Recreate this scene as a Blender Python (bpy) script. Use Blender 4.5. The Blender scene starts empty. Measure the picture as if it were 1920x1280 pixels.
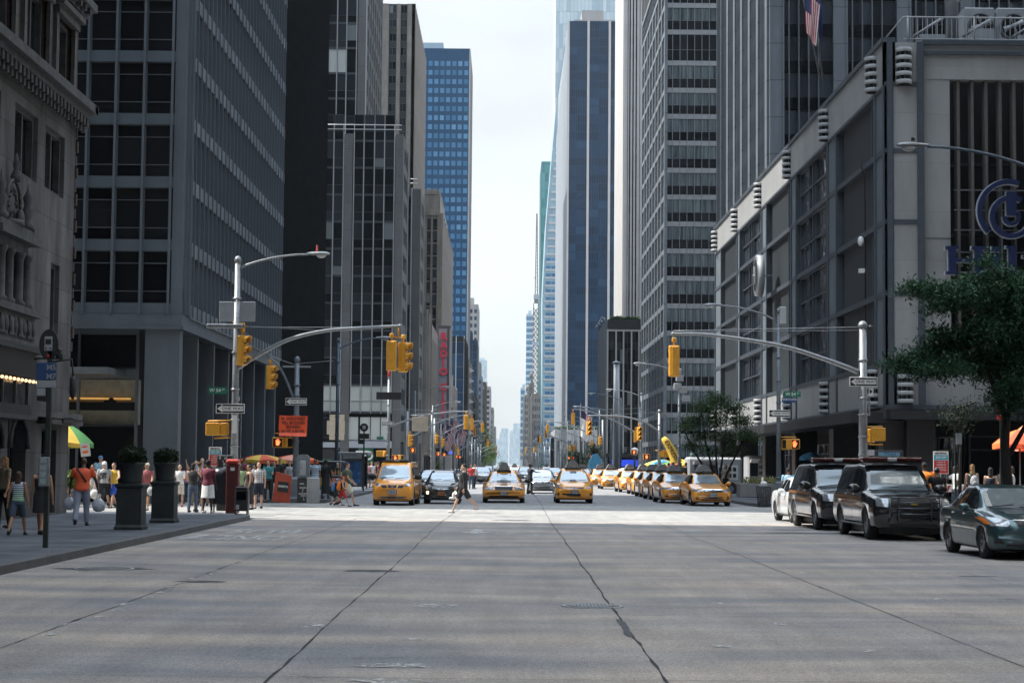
import bpy, bmesh, math, random
from mathutils import Vector, Matrix
from mathutils.bvhtree import BVHTree
random.seed(7)
R=math.radians
sc=bpy.context.scene
C=sc.collection
FL=3400.0; H=1.8
cam_d=bpy.data.cameras.new('camera'); cam=bpy.data.objects.new('camera',cam_d); C.objects.link(cam)
cam_d.sensor_width=36; cam_d.lens=FL/1920*36; cam_d.clip_end=12000; cam_d.clip_start=.1
CR=Matrix.Rotation(-9.9/FL,3,'Z')@Matrix.Rotation(math.pi/2+math.atan(229.1/FL),3,'X')@Matrix.Rotation(.009,3,'Z')
cam.matrix_world=Matrix.Translation((0,0,H))@CR.to_4x4()
sc.camera=cam
def ray(u,v): return CR@Vector(((u-960)/FL,(640-v)/FL,-1))
def P(u,v,Y):
 d=ray(u,v); t=Y/d.y; return Vector((d.x*t,Y,H+d.z*t))
def G(u,v,z=0.):
 d=ray(u,v); t=(z-H)/d.z; return Vector((d.x*t,d.y*t,z))
def proj(p):
 q=CR.transposed()@(Vector(p)-Vector((0,0,H)))
 if q.z>-.5: return (-9999,-9999)
 return (960+FL*q.x/-q.z, 640-FL*q.y/-q.z)
MATS={}
def newmat(n):
 m=bpy.data.materials.new(n); m.use_nodes=True; MATS[n]=m
 return m,m.node_tree.nodes,m.node_tree.links,m.node_tree.nodes['Principled BSDF']
def pm(n,col,rough=.6,metal=0,var=.12,scale=3.,bump=0.,spec=.5,coat=0,streak=None,emit=0,det=4):
 """procedural material: noise-varied base colour, roughness and optional bump"""
 m,N,L,b=newmat(n)
 b.inputs['Metallic'].default_value=metal
 b.inputs['Specular IOR Level'].default_value=spec
 if coat: b.inputs['Coat Weight'].default_value=coat; b.inputs['Coat Roughness'].default_value=.04
 tc=N.new('ShaderNodeTexCoord'); mp=N.new('ShaderNodeMapping'); L.new(tc.outputs['Object'],mp.inputs[0])
 if streak: mp.inputs['Scale'].default_value=streak
 no=N.new('ShaderNodeTexNoise'); no.inputs['Scale'].default_value=scale; no.inputs['Detail'].default_value=det; no.inputs['Roughness'].default_value=.6
 L.new(mp.outputs[0],no.inputs['Vector'])
 cr=N.new('ShaderNodeValToRGB'); e=cr.color_ramp.elements
 e[0].position=.3; e[1].position=.7
 e[0].color=[c*(1-var) for c in col]+[1]; e[1].color=[min(1,c*(1+var)) for c in col]+[1]
 L.new(no.outputs[0],cr.inputs[0]); L.new(cr.outputs[0],b.inputs['Base Color'])
 mr=N.new('ShaderNodeMapRange'); mr.inputs[3].default_value=max(.02,rough-.08); mr.inputs[4].default_value=min(1,rough+.08)
 L.new(no.outputs[0],mr.inputs[0]); L.new(mr.outputs[0],b.inputs['Roughness'])
 if bump:
  bp=N.new('ShaderNodeBump'); bp.inputs['Strength'].default_value=bump; bp.inputs['Distance'].default_value=.05
  L.new(no.outputs[0],bp.inputs['Height']); L.new(bp.outputs[0],b.inputs['Normal'])
 if emit:
  b.inputs['Emission Color'].default_value=list(col)+[1]; b.inputs['Emission Strength'].default_value=emit
 return m
def panelmat(n,col,bw=1.,bh=1.,var=.12,rough=.7,gap=.006,line=.6,stain=.15,bump=.2):
 """stone/metal cladding: panel joints from a brick texture on real-size wall coordinates, stained"""
 m,N,L,b=newmat(n)
 b.inputs['Roughness'].default_value=rough
 geo=N.new('ShaderNodeNewGeometry'); sp=N.new('ShaderNodeSeparateXYZ'); L.new(geo.outputs['Position'],sp.inputs[0])
 ns=N.new('ShaderNodeSeparateXYZ'); L.new(geo.outputs['True Normal'],ns.inputs[0])
 ab=N.new('ShaderNodeMath'); ab.operation='ABSOLUTE'; L.new(ns.outputs[0],ab.inputs[0])
 gt=N.new('ShaderNodeMath'); gt.operation='GREATER_THAN'; gt.inputs[1].default_value=.5; L.new(ab.outputs[0],gt.inputs[0])
 mx=N.new('ShaderNodeMix'); L.new(gt.outputs[0],mx.inputs[0]); L.new(sp.outputs[0],mx.inputs[2]); L.new(sp.outputs[1],mx.inputs[3])
 cb=N.new('ShaderNodeCombineXYZ'); L.new(mx.outputs[0],cb.inputs[0]); L.new(sp.outputs[2],cb.inputs[1])
 br=N.new('ShaderNodeTexBrick'); br.inputs['Scale'].default_value=1; br.offset=0 if bw<=bh*1.2 else .5
 br.inputs['Brick Width'].default_value=bw; br.inputs['Row Height'].default_value=bh; br.inputs['Mortar Size'].default_value=gap
 br.inputs['Color1'].default_value=[c*(1-var) for c in col]+[1]; br.inputs['Color2'].default_value=[c*(1+var) for c in col]+[1]
 br.inputs['Mortar'].default_value=[c*line for c in col]+[1]
 L.new(cb.outputs[0],br.inputs['Vector'])
 no=N.new('ShaderNodeTexNoise'); no.inputs['Scale'].default_value=.5; no.inputs['Detail'].default_value=8; no.inputs['Roughness'].default_value=.7
 mp=N.new('ShaderNodeMapping'); mp.inputs['Scale'].default_value=(1.5,.35,1); L.new(cb.outputs[0],mp.inputs[0]); L.new(mp.outputs[0],no.inputs['Vector'])
 mr=N.new('ShaderNodeMapRange'); mr.inputs[1].default_value=.3; mr.inputs[2].default_value=.7; mr.inputs[3].default_value=1-stain*1.6; mr.inputs[4].default_value=1+stain
 L.new(no.outputs[0],mr.inputs[0])
 ml=N.new('ShaderNodeVectorMath'); ml.operation='SCALE'; L.new(br.outputs[0],ml.inputs[0]); L.new(mr.outputs[0],ml.inputs['Scale'])
 L.new(ml.outputs[0],b.inputs['Base Color'])
 if bump:
  bp=N.new('ShaderNodeBump'); bp.inputs['Strength'].default_value=bump; bp.inputs['Distance'].default_value=.02; bp.invert=True
  L.new(br.outputs['Fac'],bp.inputs['Height']); L.new(bp.outputs[0],b.inputs['Normal'])
 return m
def glassmat(n,dark,light,rough=.05,pale=None,pale_p=.06,wave=.12,spec=.5,metal=0.,wscale=.35):
 """facade glass: each pane its own tone, a few with pale blinds drawn behind, slightly wavy surface"""
 m,N,L,b=newmat(n)
 geo=N.new('ShaderNodeNewGeometry')
 oi=N.new('ShaderNodeObjectInfo')
 ad=N.new('ShaderNodeMath'); ad.operation='ADD'; L.new(geo.outputs['Random Per Island'],ad.inputs[0]); L.new(oi.outputs['Random'],ad.inputs[1])
 fr=N.new('ShaderNodeMath'); fr.operation='FRACT'; L.new(ad.outputs[0],fr.inputs[0])
 cr=N.new('ShaderNodeValToRGB'); cr.color_ramp.interpolation='CONSTANT' if pale else 'LINEAR'
 e=cr.color_ramp.elements
 e[0].color=list(dark)+[1]; e[1].color=list(light)+[1]; e[1].position=1
 if pale:
  mid=[(a+c)/2 for a,c in zip(dark,light)]
  q=e.new(.3); q.color=mid+[1]
  e[2].position=.6
  q=e.new(1-pale_p); q.color=list(pale)+[1]
 L.new(fr.outputs[0],cr.inputs[0]); L.new(cr.outputs[0],b.inputs['Base Color'])
 b.inputs['Roughness'].default_value=rough; b.inputs['Specular IOR Level'].default_value=spec; b.inputs['Metallic'].default_value=metal
 if wave:
  no=N.new('ShaderNodeTexNoise'); no.inputs['Scale'].default_value=wscale; no.inputs['Detail'].default_value=2
  L.new(geo.outputs['Position'],no.inputs['Vector'])
  bp=N.new('ShaderNodeBump'); bp.inputs['Strength'].default_value=wave; bp.inputs['Distance'].default_value=1.
  L.new(no.outputs[0],bp.inputs['Height']); L.new(bp.outputs[0],b.inputs['Normal'])
 return m
class Fr:
 """facade frame: origin (x,y), direction u along the wall seen from outside, n outward"""
 def __init__(s,ox,oy,ux,uy):
  l=math.hypot(ux,uy); s.o=(ox,oy); s.u=(ux/l,uy/l); s.n=(uy/l,-ux/l)
 def pt(s,u,d,z): return (s.o[0]+s.u[0]*u+s.n[0]*d, s.o[1]+s.u[1]*u+s.n[1]*d, z)
 def ang(s): return math.atan2(s.u[1],s.u[0])
class MB:
 def __init__(s): s.v=[];s.f=[];s.m=[];s.s=[]
 def add(s,vs,fs,m=0,sm=False):
  k=len(s.v); s.v.extend([tuple(x) for x in vs])
  for f in fs: s.f.append([i+k for i in f]); s.m.append(m); s.s.append(sm)
  return s
 def hexa(s,c,m=0):
  return s.add(c,[(0,3,2,1),(4,5,6,7),(0,1,5,4),(1,2,6,5),(2,3,7,6),(3,0,4,7)],m)
 def box(s,x0,x1,y0,y1,z0,z1,m=0):
  return s.hexa([(x0,y0,z0),(x1,y0,z0),(x1,y1,z0),(x0,y1,z0),(x0,y0,z1),(x1,y0,z1),(x1,y1,z1),(x0,y1,z1)],m)
 def bbox(s,x0,x1,y0,y1,z0,z1,b=.01,m=0):
  """box with chamfered edges"""
  b=min(b,(x1-x0)*.45,(y1-y0)*.45,(z1-z0)*.45)
  vs=[];idx={}
  for i,x in enumerate((x0,x1)):
   for j,y in enumerate((y0,y1)):
    for k,z in enumerate((z0,z1)):
     sx=b if i==0 else -b; sy=b if j==0 else -b; sz=b if k==0 else -b
     idx[i,j,k]=len(vs); vs+= [(x,y+sy,z+sz),(x+sx,y,z+sz),(x+sx,y+sy,z)]
  f=[]
  I=lambda i,j,k,a: idx[i,j,k]+a
  f.append([I(0,0,0,0),I(0,0,1,0),I(0,1,1,0),I(0,1,0,0)]); f.append([I(1,0,0,0),I(1,1,0,0),I(1,1,1,0),I(1,0,1,0)])
  f.append([I(0,0,0,1),I(1,0,0,1),I(1,0,1,1),I(0,0,1,1)]); f.append([I(0,1,0,1),I(0,1,1,1),I(1,1,1,1),I(1,1,0,1)])
  f.append([I(0,0,0,2),I(0,1,0,2),I(1,1,0,2),I(1,0,0,2)]); f.append([I(0,0,1,2),I(1,0,1,2),I(1,1,1,2),I(0,1,1,2)])
  for j in (0,1):
   for k in (0,1): f.append([I(0,j,k,1),I(1,j,k,1),I(1,j,k,2),I(0,j,k,2)])
  for i in (0,1):
   for k in (0,1): f.append([I(i,0,k,0),I(i,1,k,0),I(i,1,k,2),I(i,0,k,2)])
  for i in (0,1):
   for j in (0,1): f.append([I(i,j,0,0),I(i,j,1,0),I(i,j,1,1),I(i,j,0,1)])
  for i in (0,1):
   for j in (0,1):
    for k in (0,1): f.append([I(i,j,k,0),I(i,j,k,1),I(i,j,k,2)])
  return s.add(vs,f,m)
 def fbox(s,F,u0,u1,d0,d1,z0,z1,m=0):
  p=[F.pt(u0,d1,z0),F.pt(u1,d1,z0),F.pt(u1,d0,z0),F.pt(u0,d0,z0),F.pt(u0,d1,z1),F.pt(u1,d1,z1),F.pt(u1,d0,z1),F.pt(u0,d0,z1)]
  return s.hexa(p,m)
 def quad(s,a,b,c,d,m=0): return s.add([a,b,c,d],[(0,1,2,3)],m)
 def tube(s,pts,r,n=8,m=0,caps=True,sm=True,sx=1.,sy=1.):
  pts=[Vector(p) for p in pts]
  rs=r if isinstance(r,(list,tuple)) else [r]*len(pts)
  k=len(s.v); up=None; ns=len(pts)
  for i,p in enumerate(pts):
   t=(pts[min(i+1,ns-1)]-pts[max(i-1,0)]).normalized()
   if up is None:
    up=Vector((0,0,1)) if abs(t.z)<.9 else Vector((0,1,0))
   a=(t.cross(up)).normalized(); b=a.cross(t).normalized(); up=b
   for j in range(n):
    an=2*math.pi*j/n
    s.v.append(tuple(p+(a*math.cos(an)*sx+b*math.sin(an)*sy)*rs[i]))
  for i in range(ns-1):
   for j in range(n):
    j2=(j+1)%n
    s.f.append([k+i*n+j,k+i*n+j2,k+(i+1)*n+j2,k+(i+1)*n+j]); s.m.append(m); s.s.append(sm)
  if caps:
   s.f.append([k+j for j in range(n)][::-1]); s.m.append(m); s.s.append(False)
   s.f.append([k+(ns-1)*n+j for j in range(n)]); s.m.append(m); s.s.append(False)
  return s
 def lathe(s,prof,c=(0,0,0),n=16,m=0,sm=True,sx=1.,sy=1.):
  """prof: list of (radius,z)"""
  k=len(s.v)
  for r,z in prof:
   for j in range(n):
    a=2*math.pi*j/n; s.v.append((c[0]+r*math.cos(a)*sx,c[1]+r*math.sin(a)*sy,c[2]+z))
  for i in range(len(prof)-1):
   for j in range(n):
    j2=(j+1)%n
    s.f.append([k+i*n+j,k+i*n+j2,k+(i+1)*n+j2,k+(i+1)*n+j]); s.m.append(m); s.s.append(sm)
  s.f.append([k+j for j in range(n)][::-1]); s.m.append(m); s.s.append(False)
  q=k+(len(prof)-1)*n
  s.f.append([q+j for j in range(n)]); s.m.append(m); s.s.append(False)
  return s
 def sqlathe(s,prof,c=(0,0,0),m=0,rot=0.):
  """square 'lathe': prof list of (half width,z)"""
  k=len(s.v)
  for r,z in prof:
   for j in range(4):
    a=math.pi/4+math.pi/2*j+rot; s.v.append((c[0]+r*1.4142*math.cos(a),c[1]+r*1.4142*math.sin(a),c[2]+z))
  for i in range(len(prof)-1):
   for j in range(4):
    j2=(j+1)%4; s.f.append([k+i*4+j,k+i*4+j2,k+(i+1)*4+j2,k+(i+1)*4+j]); s.m.append(m); s.s.append(False)
  s.f.append([k+3,k+2,k+1,k]); s.m.append(m); s.s.append(False)
  q=k+(len(prof)-1)*4; s.f.append([q,q+1,q+2,q+3]); s.m.append(m); s.s.append(False)
  return s
 def ell(s,c,r,n=12,k2=8,m=0,sm=True):
  if not isinstance(r,(tuple,list)): r=(r,r,r)
  k=len(s.v); s.v.append((c[0],c[1],c[2]-r[2]))
  for i in range(1,k2):
   t=-math.pi/2+math.pi*i/k2
   for j in range(n):
    a=2*math.pi*j/n; s.v.append((c[0]+r[0]*math.cos(t)*math.cos(a),c[1]+r[1]*math.cos(t)*math.sin(a),c[2]+r[2]*math.sin(t)))
  s.v.append((c[0],c[1],c[2]+r[2])); top=len(s.v)-1
  for j in range(n):
   j2=(j+1)%n
   s.f.append([k,k+1+j2,k+1+j]); s.m.append(m); s.s.append(sm)
   for i in range(k2-2):
    q=k+1+i*n; s.f.append([q+j,q+j2,q+n+j2,q+n+j]); s.m.append(m); s.s.append(sm)
   q=k+1+(k2-2)*n; s.f.append([q+j,q+j2,top]); s.m.append(m); s.s.append(sm)
  return s
 def prism(s,poly,F3,t0,t1,m=0,sm=False):
  """poly: 2D points; F3(a,b,t)->3D; extruded from t0 to t1 (t1 = outer face)"""
  n=len(poly); k=len(s.v)
  for t in (t0,t1):
   for a,b in poly: s.v.append(tuple(F3(a,b,t)))
  s.f.append([k+n+i for i in range(n)]); s.m.append(m); s.s.append(False)
  s.f.append([k+i for i in range(n)][::-1]); s.m.append(m); s.s.append(False)
  for i in range(n):
   j=(i+1)%n; s.f.append([k+i,k+j,k+n+j,k+n+i]); s.m.append(m); s.s.append(sm)
  return s
 def join(s,me,M=None,m=0):
  """append a bpy mesh"""
  k=len(s.v)
  for v in me.vertices: s.v.append(tuple(M@v.co) if M else tuple(v.co))
  for p in me.polygons: s.f.append([k+i for i in p.vertices]); s.m.append(m); s.s.append(p.use_smooth)
  return s
 def merge(s,o,M=None):
  k=len(s.v)
  s.v.extend([tuple(M@Vector(v)) for v in o.v] if M else o.v)
  s.f.extend([[i+k for i in f] for f in o.f]); s.m.extend(o.m); s.s.extend(o.s)
  return s
 def mesh(s,name,mats):
  me=bpy.data.meshes.new(name); me.from_pydata(s.v,[],s.f)
  for m in (mats if isinstance(mats,(list,tuple)) else [mats]): me.materials.append(MATS[m] if isinstance(m,str) else m)
  me.polygons.foreach_set('material_index',s.m); me.polygons.foreach_set('use_smooth',s.s)
  me.validate(); me.update()
  return me
 def build(s,name,mats,parent=None,loc=None,label=None,kind=None,world=False):
  o=bpy.data.objects.new(name,s.mesh(name,mats)); C.objects.link(o)
  if parent:
   o.parent=parent
   if world: o.matrix_parent_inverse=(Matrix.Translation(parent.location)@parent.rotation_euler.to_matrix().to_4x4()).inverted()
  if loc: o.location=loc
  if label: o['label']=label
  if kind: o['kind']=kind
  return o
def thing(name,label,cat,loc=(0,0,0),rz=0,group=None):
 o=bpy.data.objects.new(name,None); C.objects.link(o); o.location=loc; o.rotation_euler=(0,0,rz)
 o.empty_display_size=.2
 o['label']=label; o['category']=cat
 if group: o['group']=group
 return o
def tag(o,label,cat,group=None):
 o['label']=label; o['category']=cat
 if group: o['group']=group
 return o
def copy_tree(o,parent=None,loc=None,rz=None,label=None):
 c=o.copy(); C.objects.link(c)
 if parent: c.parent=parent
 for ch in list(o.children): copy_tree(ch,c)
 if loc is not None: c.location=loc
 if rz is not None: c.rotation_euler=(0,0,rz)
 if label: c['label']=label
 return c
TMP=bpy.data.scenes.new('workbench')
def evald(os_):
 for o in os_: TMP.collection.objects.link(o)
 vl=TMP.view_layers[0]; vl.update(); dg=vl.depsgraph
 me=bpy.data.meshes.new_from_object(os_[0].evaluated_get(dg))
 for o in os_: TMP.collection.objects.unlink(o)
 return me
def struct(o): o['kind']='structure'; return o
_tc={}
def text_mesh(txt,size=1.,ext=.01,bold=0.,key=None,space=1.,align='CENTER'):
 k=(txt,size,ext,bold,space,align)
 if k in _tc: return _tc[k]
 cu=bpy.data.curves.new('lettering','FONT'); cu.body=txt; cu.size=size; cu.extrude=ext; cu.offset=bold; cu.space_character=space
 cu.align_x=align; cu.align_y='CENTER'; cu.resolution_u=3
 o=bpy.data.objects.new('lettering',cu); me=evald([o])
 bpy.data.objects.remove(o); bpy.data.curves.remove(cu)
 _tc[k]=me; return me
def TM(Fm,u,d,z,flip=False,sx=1.,sz=1.):
 """matrix that stands text up on facade frame Fm at (u,d,z)"""
 ux,uy=Fm.u; nx,ny=Fm.n; p=Fm.pt(u,d,z)
 return Matrix(((ux*sx,0,nx,p[0]),(uy*sx,0,ny,p[1]),(0,sz,0,p[2]),(0,0,0,1)))
_wm={}
def win_mesh(w,h,gm,fm,vd=(),hd=(),ft=.05,fd=.06,key=0):
 k=(round(w,3),round(h,3),gm,fm,vd,hd,ft,fd)
 if k in _wm: return _wm[k]
 b=MB()
 xs=[0]+[w*a for a in vd]+[w]; zs=[0]+[h*a for a in hd]+[h]
 for i in range(len(xs)-1):
  for j in range(len(zs)-1):
   b.quad((xs[i],0,zs[j]),(xs[i+1],0,zs[j]),(xs[i+1],0,zs[j+1]),(xs[i],0,zs[j+1]),0)
 if ft>0:
  for i,x in enumerate(xs):
   a0,a1=(x,x+ft) if i==0 else ((x-ft,x) if i==len(xs)-1 else (x-ft/2,x+ft/2))
   b.box(a0,a1,-fd,-.004,0,h,1)
  for j,z in enumerate(zs):
   a0,a1=(z,z+ft) if j==0 else ((z-ft,z) if j==len(zs)-1 else (z-ft/2,z+ft/2))
   b.box(.002,w-.002,-fd+.004,-.008,a0,a1,1)
 me=b.mesh('window',[gm,fm]); _wm[k]=(me,b); return _wm[k]
class Bld:
 def __init__(s,name,label,loc,cat='building'):
  s.t=thing(name,label,cat,loc); s.cells=[]
 def part(s,mb,name,mats,**k): return mb.build(name,mats,s.t,world=True,**k)
 def win(s,F,u,d,z,w,h,gm,fm,vd=(),hd=(),ft=.05,fd=.06):
  s.cells.append((F,u,d,z,w,h,win_mesh(w,h,gm,fm,tuple(vd),tuple(hd),ft,fd),(gm,fm)))
 def done(s,cap=100):
  def key(c):
   F,u,d,z,w,h=c[:6]; p=F.pt(u+w/2,d,z+h/2); a,b=proj(p)
   vis=0 if (-5<a<1925 and -5<b<1285) else 1
   face=(F.n[0]*-p[0]+F.n[1]*-p[1])
   return (vis, 0 if face>0 else 1, p[1])
  s.cells.sort(key=key)
  rest={}
  for i,c in enumerate(s.cells):
   F,u,d,z,w,h,(me,mb),gf=c
   p=F.pt(u,d,z)
   M=Matrix.Translation(p)@Matrix.Rotation(F.ang(),4,'Z')
   if i<cap:
    o=bpy.data.objects.new('window',me); C.objects.link(o); o.parent=s.t
    o.matrix_parent_inverse=Matrix.Translation(s.t.location).inverted(); o.matrix_basis=M
   else:
    rest.setdefault('x',[]).append((mb,M,gf))
  if rest:
   b=MB(); mats=[]
   for mb,M,gf in rest['x']:
    idx=[]
    for g in gf:
     if g not in mats: mats.append(g)
     idx.append(mats.index(g))
    k=len(b.m); b.merge(mb,M)
    for q in range(k,len(b.m)): b.m[q]=idx[b.m[q]]
   o=b.build('window',mats,s.t,world=True); o['kind']='stuff'
  return s.t
def line(a,b,n): return [a+(b-a)*i/n for i in range(n+1)]
SUN_AZ=176.5   # degrees from +X, measured counter-clockwise: sun stands to the -X side
SUN_EL=54
w=bpy.data.worlds.new('World'); sc.world=w; w.use_nodes=True
N,L=w.node_tree.nodes,w.node_tree.links
bg=N['Background']; sky=N.new('ShaderNodeTexSky'); sky.sky_type='NISHITA'; sky.sun_disc=False
sky.sun_elevation=R(SUN_EL); sky.sun_rotation=R(90-SUN_AZ); sky.dust_density=3.5; sky.air_density=1.2; sky.ozone_density=1.; sky.altitude=0
tc=N.new('ShaderNodeTexCoord'); mp=N.new('ShaderNodeMapping'); mp.inputs['Scale'].default_value=(1,1,3.2); L.new(tc.outputs['Generated'],mp.inputs[0])
no=N.new('ShaderNodeTexNoise'); no.inputs['Scale'].default_value=2.6; no.inputs['Detail'].default_value=7; no.inputs['Roughness'].default_value=.55
L.new(mp.outputs[0],no.inputs['Vector'])
cr=N.new('ShaderNodeMapRange'); cr.inputs[1].default_value=.40; cr.inputs[2].default_value=.62; cr.inputs[3].default_value=.75; cr.inputs[4].default_value=.95
L.new(no.outputs[0],cr.inputs[0])
mx=N.new('ShaderNodeMix'); mx.data_type='RGBA'; L.new(cr.outputs[0],mx.inputs[0]); L.new(sky.outputs[0],mx.inputs[6]); mx.inputs[7].default_value=(6.3,6.75,7.1,1)
sx=N.new('ShaderNodeSeparateXYZ'); L.new(tc.outputs['Generated'],sx.inputs[0])
gr=N.new('ShaderNodeMapRange'); gr.interpolation_type='SMOOTHSTEP'; gr.inputs[1].default_value=.26; gr.inputs[2].default_value=.85; gr.inputs[3].default_value=0; gr.inputs[4].default_value=1; L.new(sx.outputs[2],gr.inputs[0])
oc=N.new('ShaderNodeMix'); oc.data_type='RGBA'; L.new(gr.outputs[0],oc.inputs[0]); oc.inputs[6].default_value=(2.72,2.76,2.78,1); oc.inputs[7].default_value=(8.8,10.2,11.8,1); L.new(oc.outputs[2],mx.inputs[7])
n2=N.new('ShaderNodeTexNoise'); n2.inputs['Scale'].default_value=3.5; n2.inputs['Detail'].default_value=6; L.new(mp.outputs[0],n2.inputs['Vector'])
r2=N.new('ShaderNodeMapRange'); r2.inputs[1].default_value=.35; r2.inputs[2].default_value=.6; r2.inputs[3].default_value=.84; r2.inputs[4].default_value=1.04; L.new(n2.outputs[0],r2.inputs[0])
vs=N.new('ShaderNodeVectorMath'); vs.operation='SCALE'; L.new(mx.outputs[2],vs.inputs[0]); L.new(r2.outputs[0],vs.inputs['Scale'])
L.new(vs.outputs[0],bg.inputs[0]); bg.inputs[1].default_value=.15
sd=bpy.data.lights.new('sun','SUN'); sd.energy=4.0; sd.angle=R(.5); sd.color=(1,.95,.87)
so=bpy.data.objects.new('sun',sd); C.objects.link(so)
dv=Vector((math.cos(R(SUN_AZ))*math.cos(R(SUN_EL)),math.sin(R(SUN_AZ))*math.cos(R(SUN_EL)),math.sin(R(SUN_EL))))
so.rotation_euler=dv.to_track_quat('Z','Y').to_euler(); so.location=(0,0,300)
sc.view_settings.view_transform='Standard'; sc.view_settings.look='None'; sc.view_settings.exposure=1.12; sc.view_settings.gamma=1
cy=sc.cycles; cy.max_bounces=6; cy.diffuse_bounces=3; cy.glossy_bounces=4; cy.transmission_bounces=4; cy.volume_bounces=0; cy.transparent_max_bounces=8
cy.caustics_reflective=True; cy.blur_glossy=.3; cy.caustics_refractive=False; cy.sample_clamp_indirect=6; cy.use_denoising=True
try: cy.denoiser='OPENIMAGEDENOISE'
except Exception: pass
HAZE=.00007
if HAZE:
 m=bpy.data.materials.new('haze_air'); m.use_nodes=True; n_=m.node_tree.nodes; n_.remove(n_['Principled BSDF'])
 pv=n_.new('ShaderNodeVolumePrincipled'); pv.inputs['Color'].default_value=(.80,.91,.97,1); pv.inputs['Density'].default_value=HAZE; pv.inputs['Anisotropy'].default_value=.2
 m.node_tree.links.new(pv.outputs[0],n_['Material Output'].inputs['Volume']); MATS['haze_air']=m
 b=MB(); b.box(-900,900,-160,5200,-2,520); o=b.build('haze',['haze_air']); o['kind']='stuff'
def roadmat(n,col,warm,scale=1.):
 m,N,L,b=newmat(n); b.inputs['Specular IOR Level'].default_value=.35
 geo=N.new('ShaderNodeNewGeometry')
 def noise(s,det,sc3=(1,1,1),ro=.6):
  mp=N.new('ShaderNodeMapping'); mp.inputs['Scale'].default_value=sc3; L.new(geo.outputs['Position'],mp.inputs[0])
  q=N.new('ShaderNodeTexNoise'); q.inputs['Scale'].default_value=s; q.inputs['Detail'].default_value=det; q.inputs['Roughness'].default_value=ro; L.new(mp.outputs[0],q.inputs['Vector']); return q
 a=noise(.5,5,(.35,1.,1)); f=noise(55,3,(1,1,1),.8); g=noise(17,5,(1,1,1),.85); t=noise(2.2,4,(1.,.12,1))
 r1=N.new('ShaderNodeValToRGB'); e=r1.color_ramp.elements; e[0].position=.36; e[1].position=.64; e[0].color=list(col)+[1]; e[1].color=list(warm)+[1]  # cool and warm mottling: dappled reflected sunlight painted into the road colour
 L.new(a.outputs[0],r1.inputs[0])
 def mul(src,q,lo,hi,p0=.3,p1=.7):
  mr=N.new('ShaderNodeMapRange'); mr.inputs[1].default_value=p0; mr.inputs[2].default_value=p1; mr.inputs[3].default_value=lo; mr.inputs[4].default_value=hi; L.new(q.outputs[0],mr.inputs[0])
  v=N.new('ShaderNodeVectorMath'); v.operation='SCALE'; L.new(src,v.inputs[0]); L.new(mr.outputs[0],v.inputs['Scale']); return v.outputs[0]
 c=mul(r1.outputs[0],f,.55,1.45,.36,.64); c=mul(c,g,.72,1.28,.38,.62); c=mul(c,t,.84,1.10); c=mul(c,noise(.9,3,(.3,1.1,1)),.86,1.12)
 vo=N.new('ShaderNodeTexVoronoi'); vo.inputs['Scale'].default_value=2.2; L.new(geo.outputs['Position'],vo.inputs['Vector'])
 lt=N.new('ShaderNodeMath'); lt.operation='LESS_THAN'; lt.inputs[1].default_value=.035; L.new(vo.outputs['Distance'],lt.inputs[0])
 mm=N.new('ShaderNodeMix'); mm.data_type='RGBA'; L.new(lt.outputs[0],mm.inputs[0]); L.new(c,mm.inputs[6]); mm.inputs[7].default_value=[x*.45 for x in col]+[1]
 L.new(mm.outputs[2],b.inputs['Base Color']); b.inputs['Roughness'].default_value=.72
 bp=N.new('ShaderNodeBump'); bp.inputs['Strength'].default_value=.35; bp.inputs['Distance'].default_value=.01; L.new(f.outputs[0],bp.inputs['Height']); L.new(bp.outputs[0],b.inputs['Normal'])
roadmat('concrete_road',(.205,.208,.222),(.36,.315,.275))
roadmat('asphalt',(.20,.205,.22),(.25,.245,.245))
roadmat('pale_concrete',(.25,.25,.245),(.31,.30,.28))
panelmat('sidewalk_slab',(.088,.100,.120),1.5,1.5,.12,.8,.012,.4,.5,.3)
def _swmat():
 m=MATS['sidewalk_slab']; N=m.node_tree.nodes; L=m.node_tree.links
 geo=N.new('ShaderNodeNewGeometry')
 br=[n for n in N if n.type=='TEX_BRICK'][0]; br.offset=0
 L.new(geo.outputs['Position'],br.inputs['Vector'])
 no=[n for n in N if n.type=='TEX_NOISE'][0]; L.new(geo.outputs['Position'],no.inputs['Vector']); no.inputs['Scale'].default_value=.6
_swmat()
pm('kerb_stone',(.085,.09,.098),.75,var=.25,scale=1.5,bump=.3)
pm('seam',(.03,.032,.036),.9); pm('patch_dark',(.075,.08,.088),.85,var=.25,scale=6)
def wornpaint(n,col,thr):
 m,N,L,b=newmat(n); b.inputs['Base Color'].default_value=list(col)+[1]; b.inputs['Roughness'].default_value=.7
 geo=N.new('ShaderNodeNewGeometry'); q=N.new('ShaderNodeTexNoise'); q.inputs['Scale'].default_value=7; q.inputs['Detail'].default_value=8; q.inputs['Roughness'].default_value=.75
 L.new(geo.outputs['Position'],q.inputs['Vector'])
 mr=N.new('ShaderNodeMapRange'); mr.inputs[1].default_value=thr-.03; mr.inputs[2].default_value=thr+.05; L.new(q.outputs[0],mr.inputs[0])
 L.new(mr.outputs[0],b.inputs['Alpha'])
wornpaint('worn_paint',(.55,.55,.54),.47); wornpaint('thin_paint',(.48,.48,.47),.50); wornpaint('crosswalk_paint',(.46,.45,.43),.50)
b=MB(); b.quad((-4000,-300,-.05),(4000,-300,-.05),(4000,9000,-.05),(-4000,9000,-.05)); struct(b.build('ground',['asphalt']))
CL,CRt=-7.85,11.0     # kerbs of the avenue
CRS=[(58.6,79.6),(138,156),(219,237),(300,318),(380,398),(460,479),(541,560),(622,640),(703,721),(784,802),(866,884),(948,966),(1030,1048)]
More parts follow.
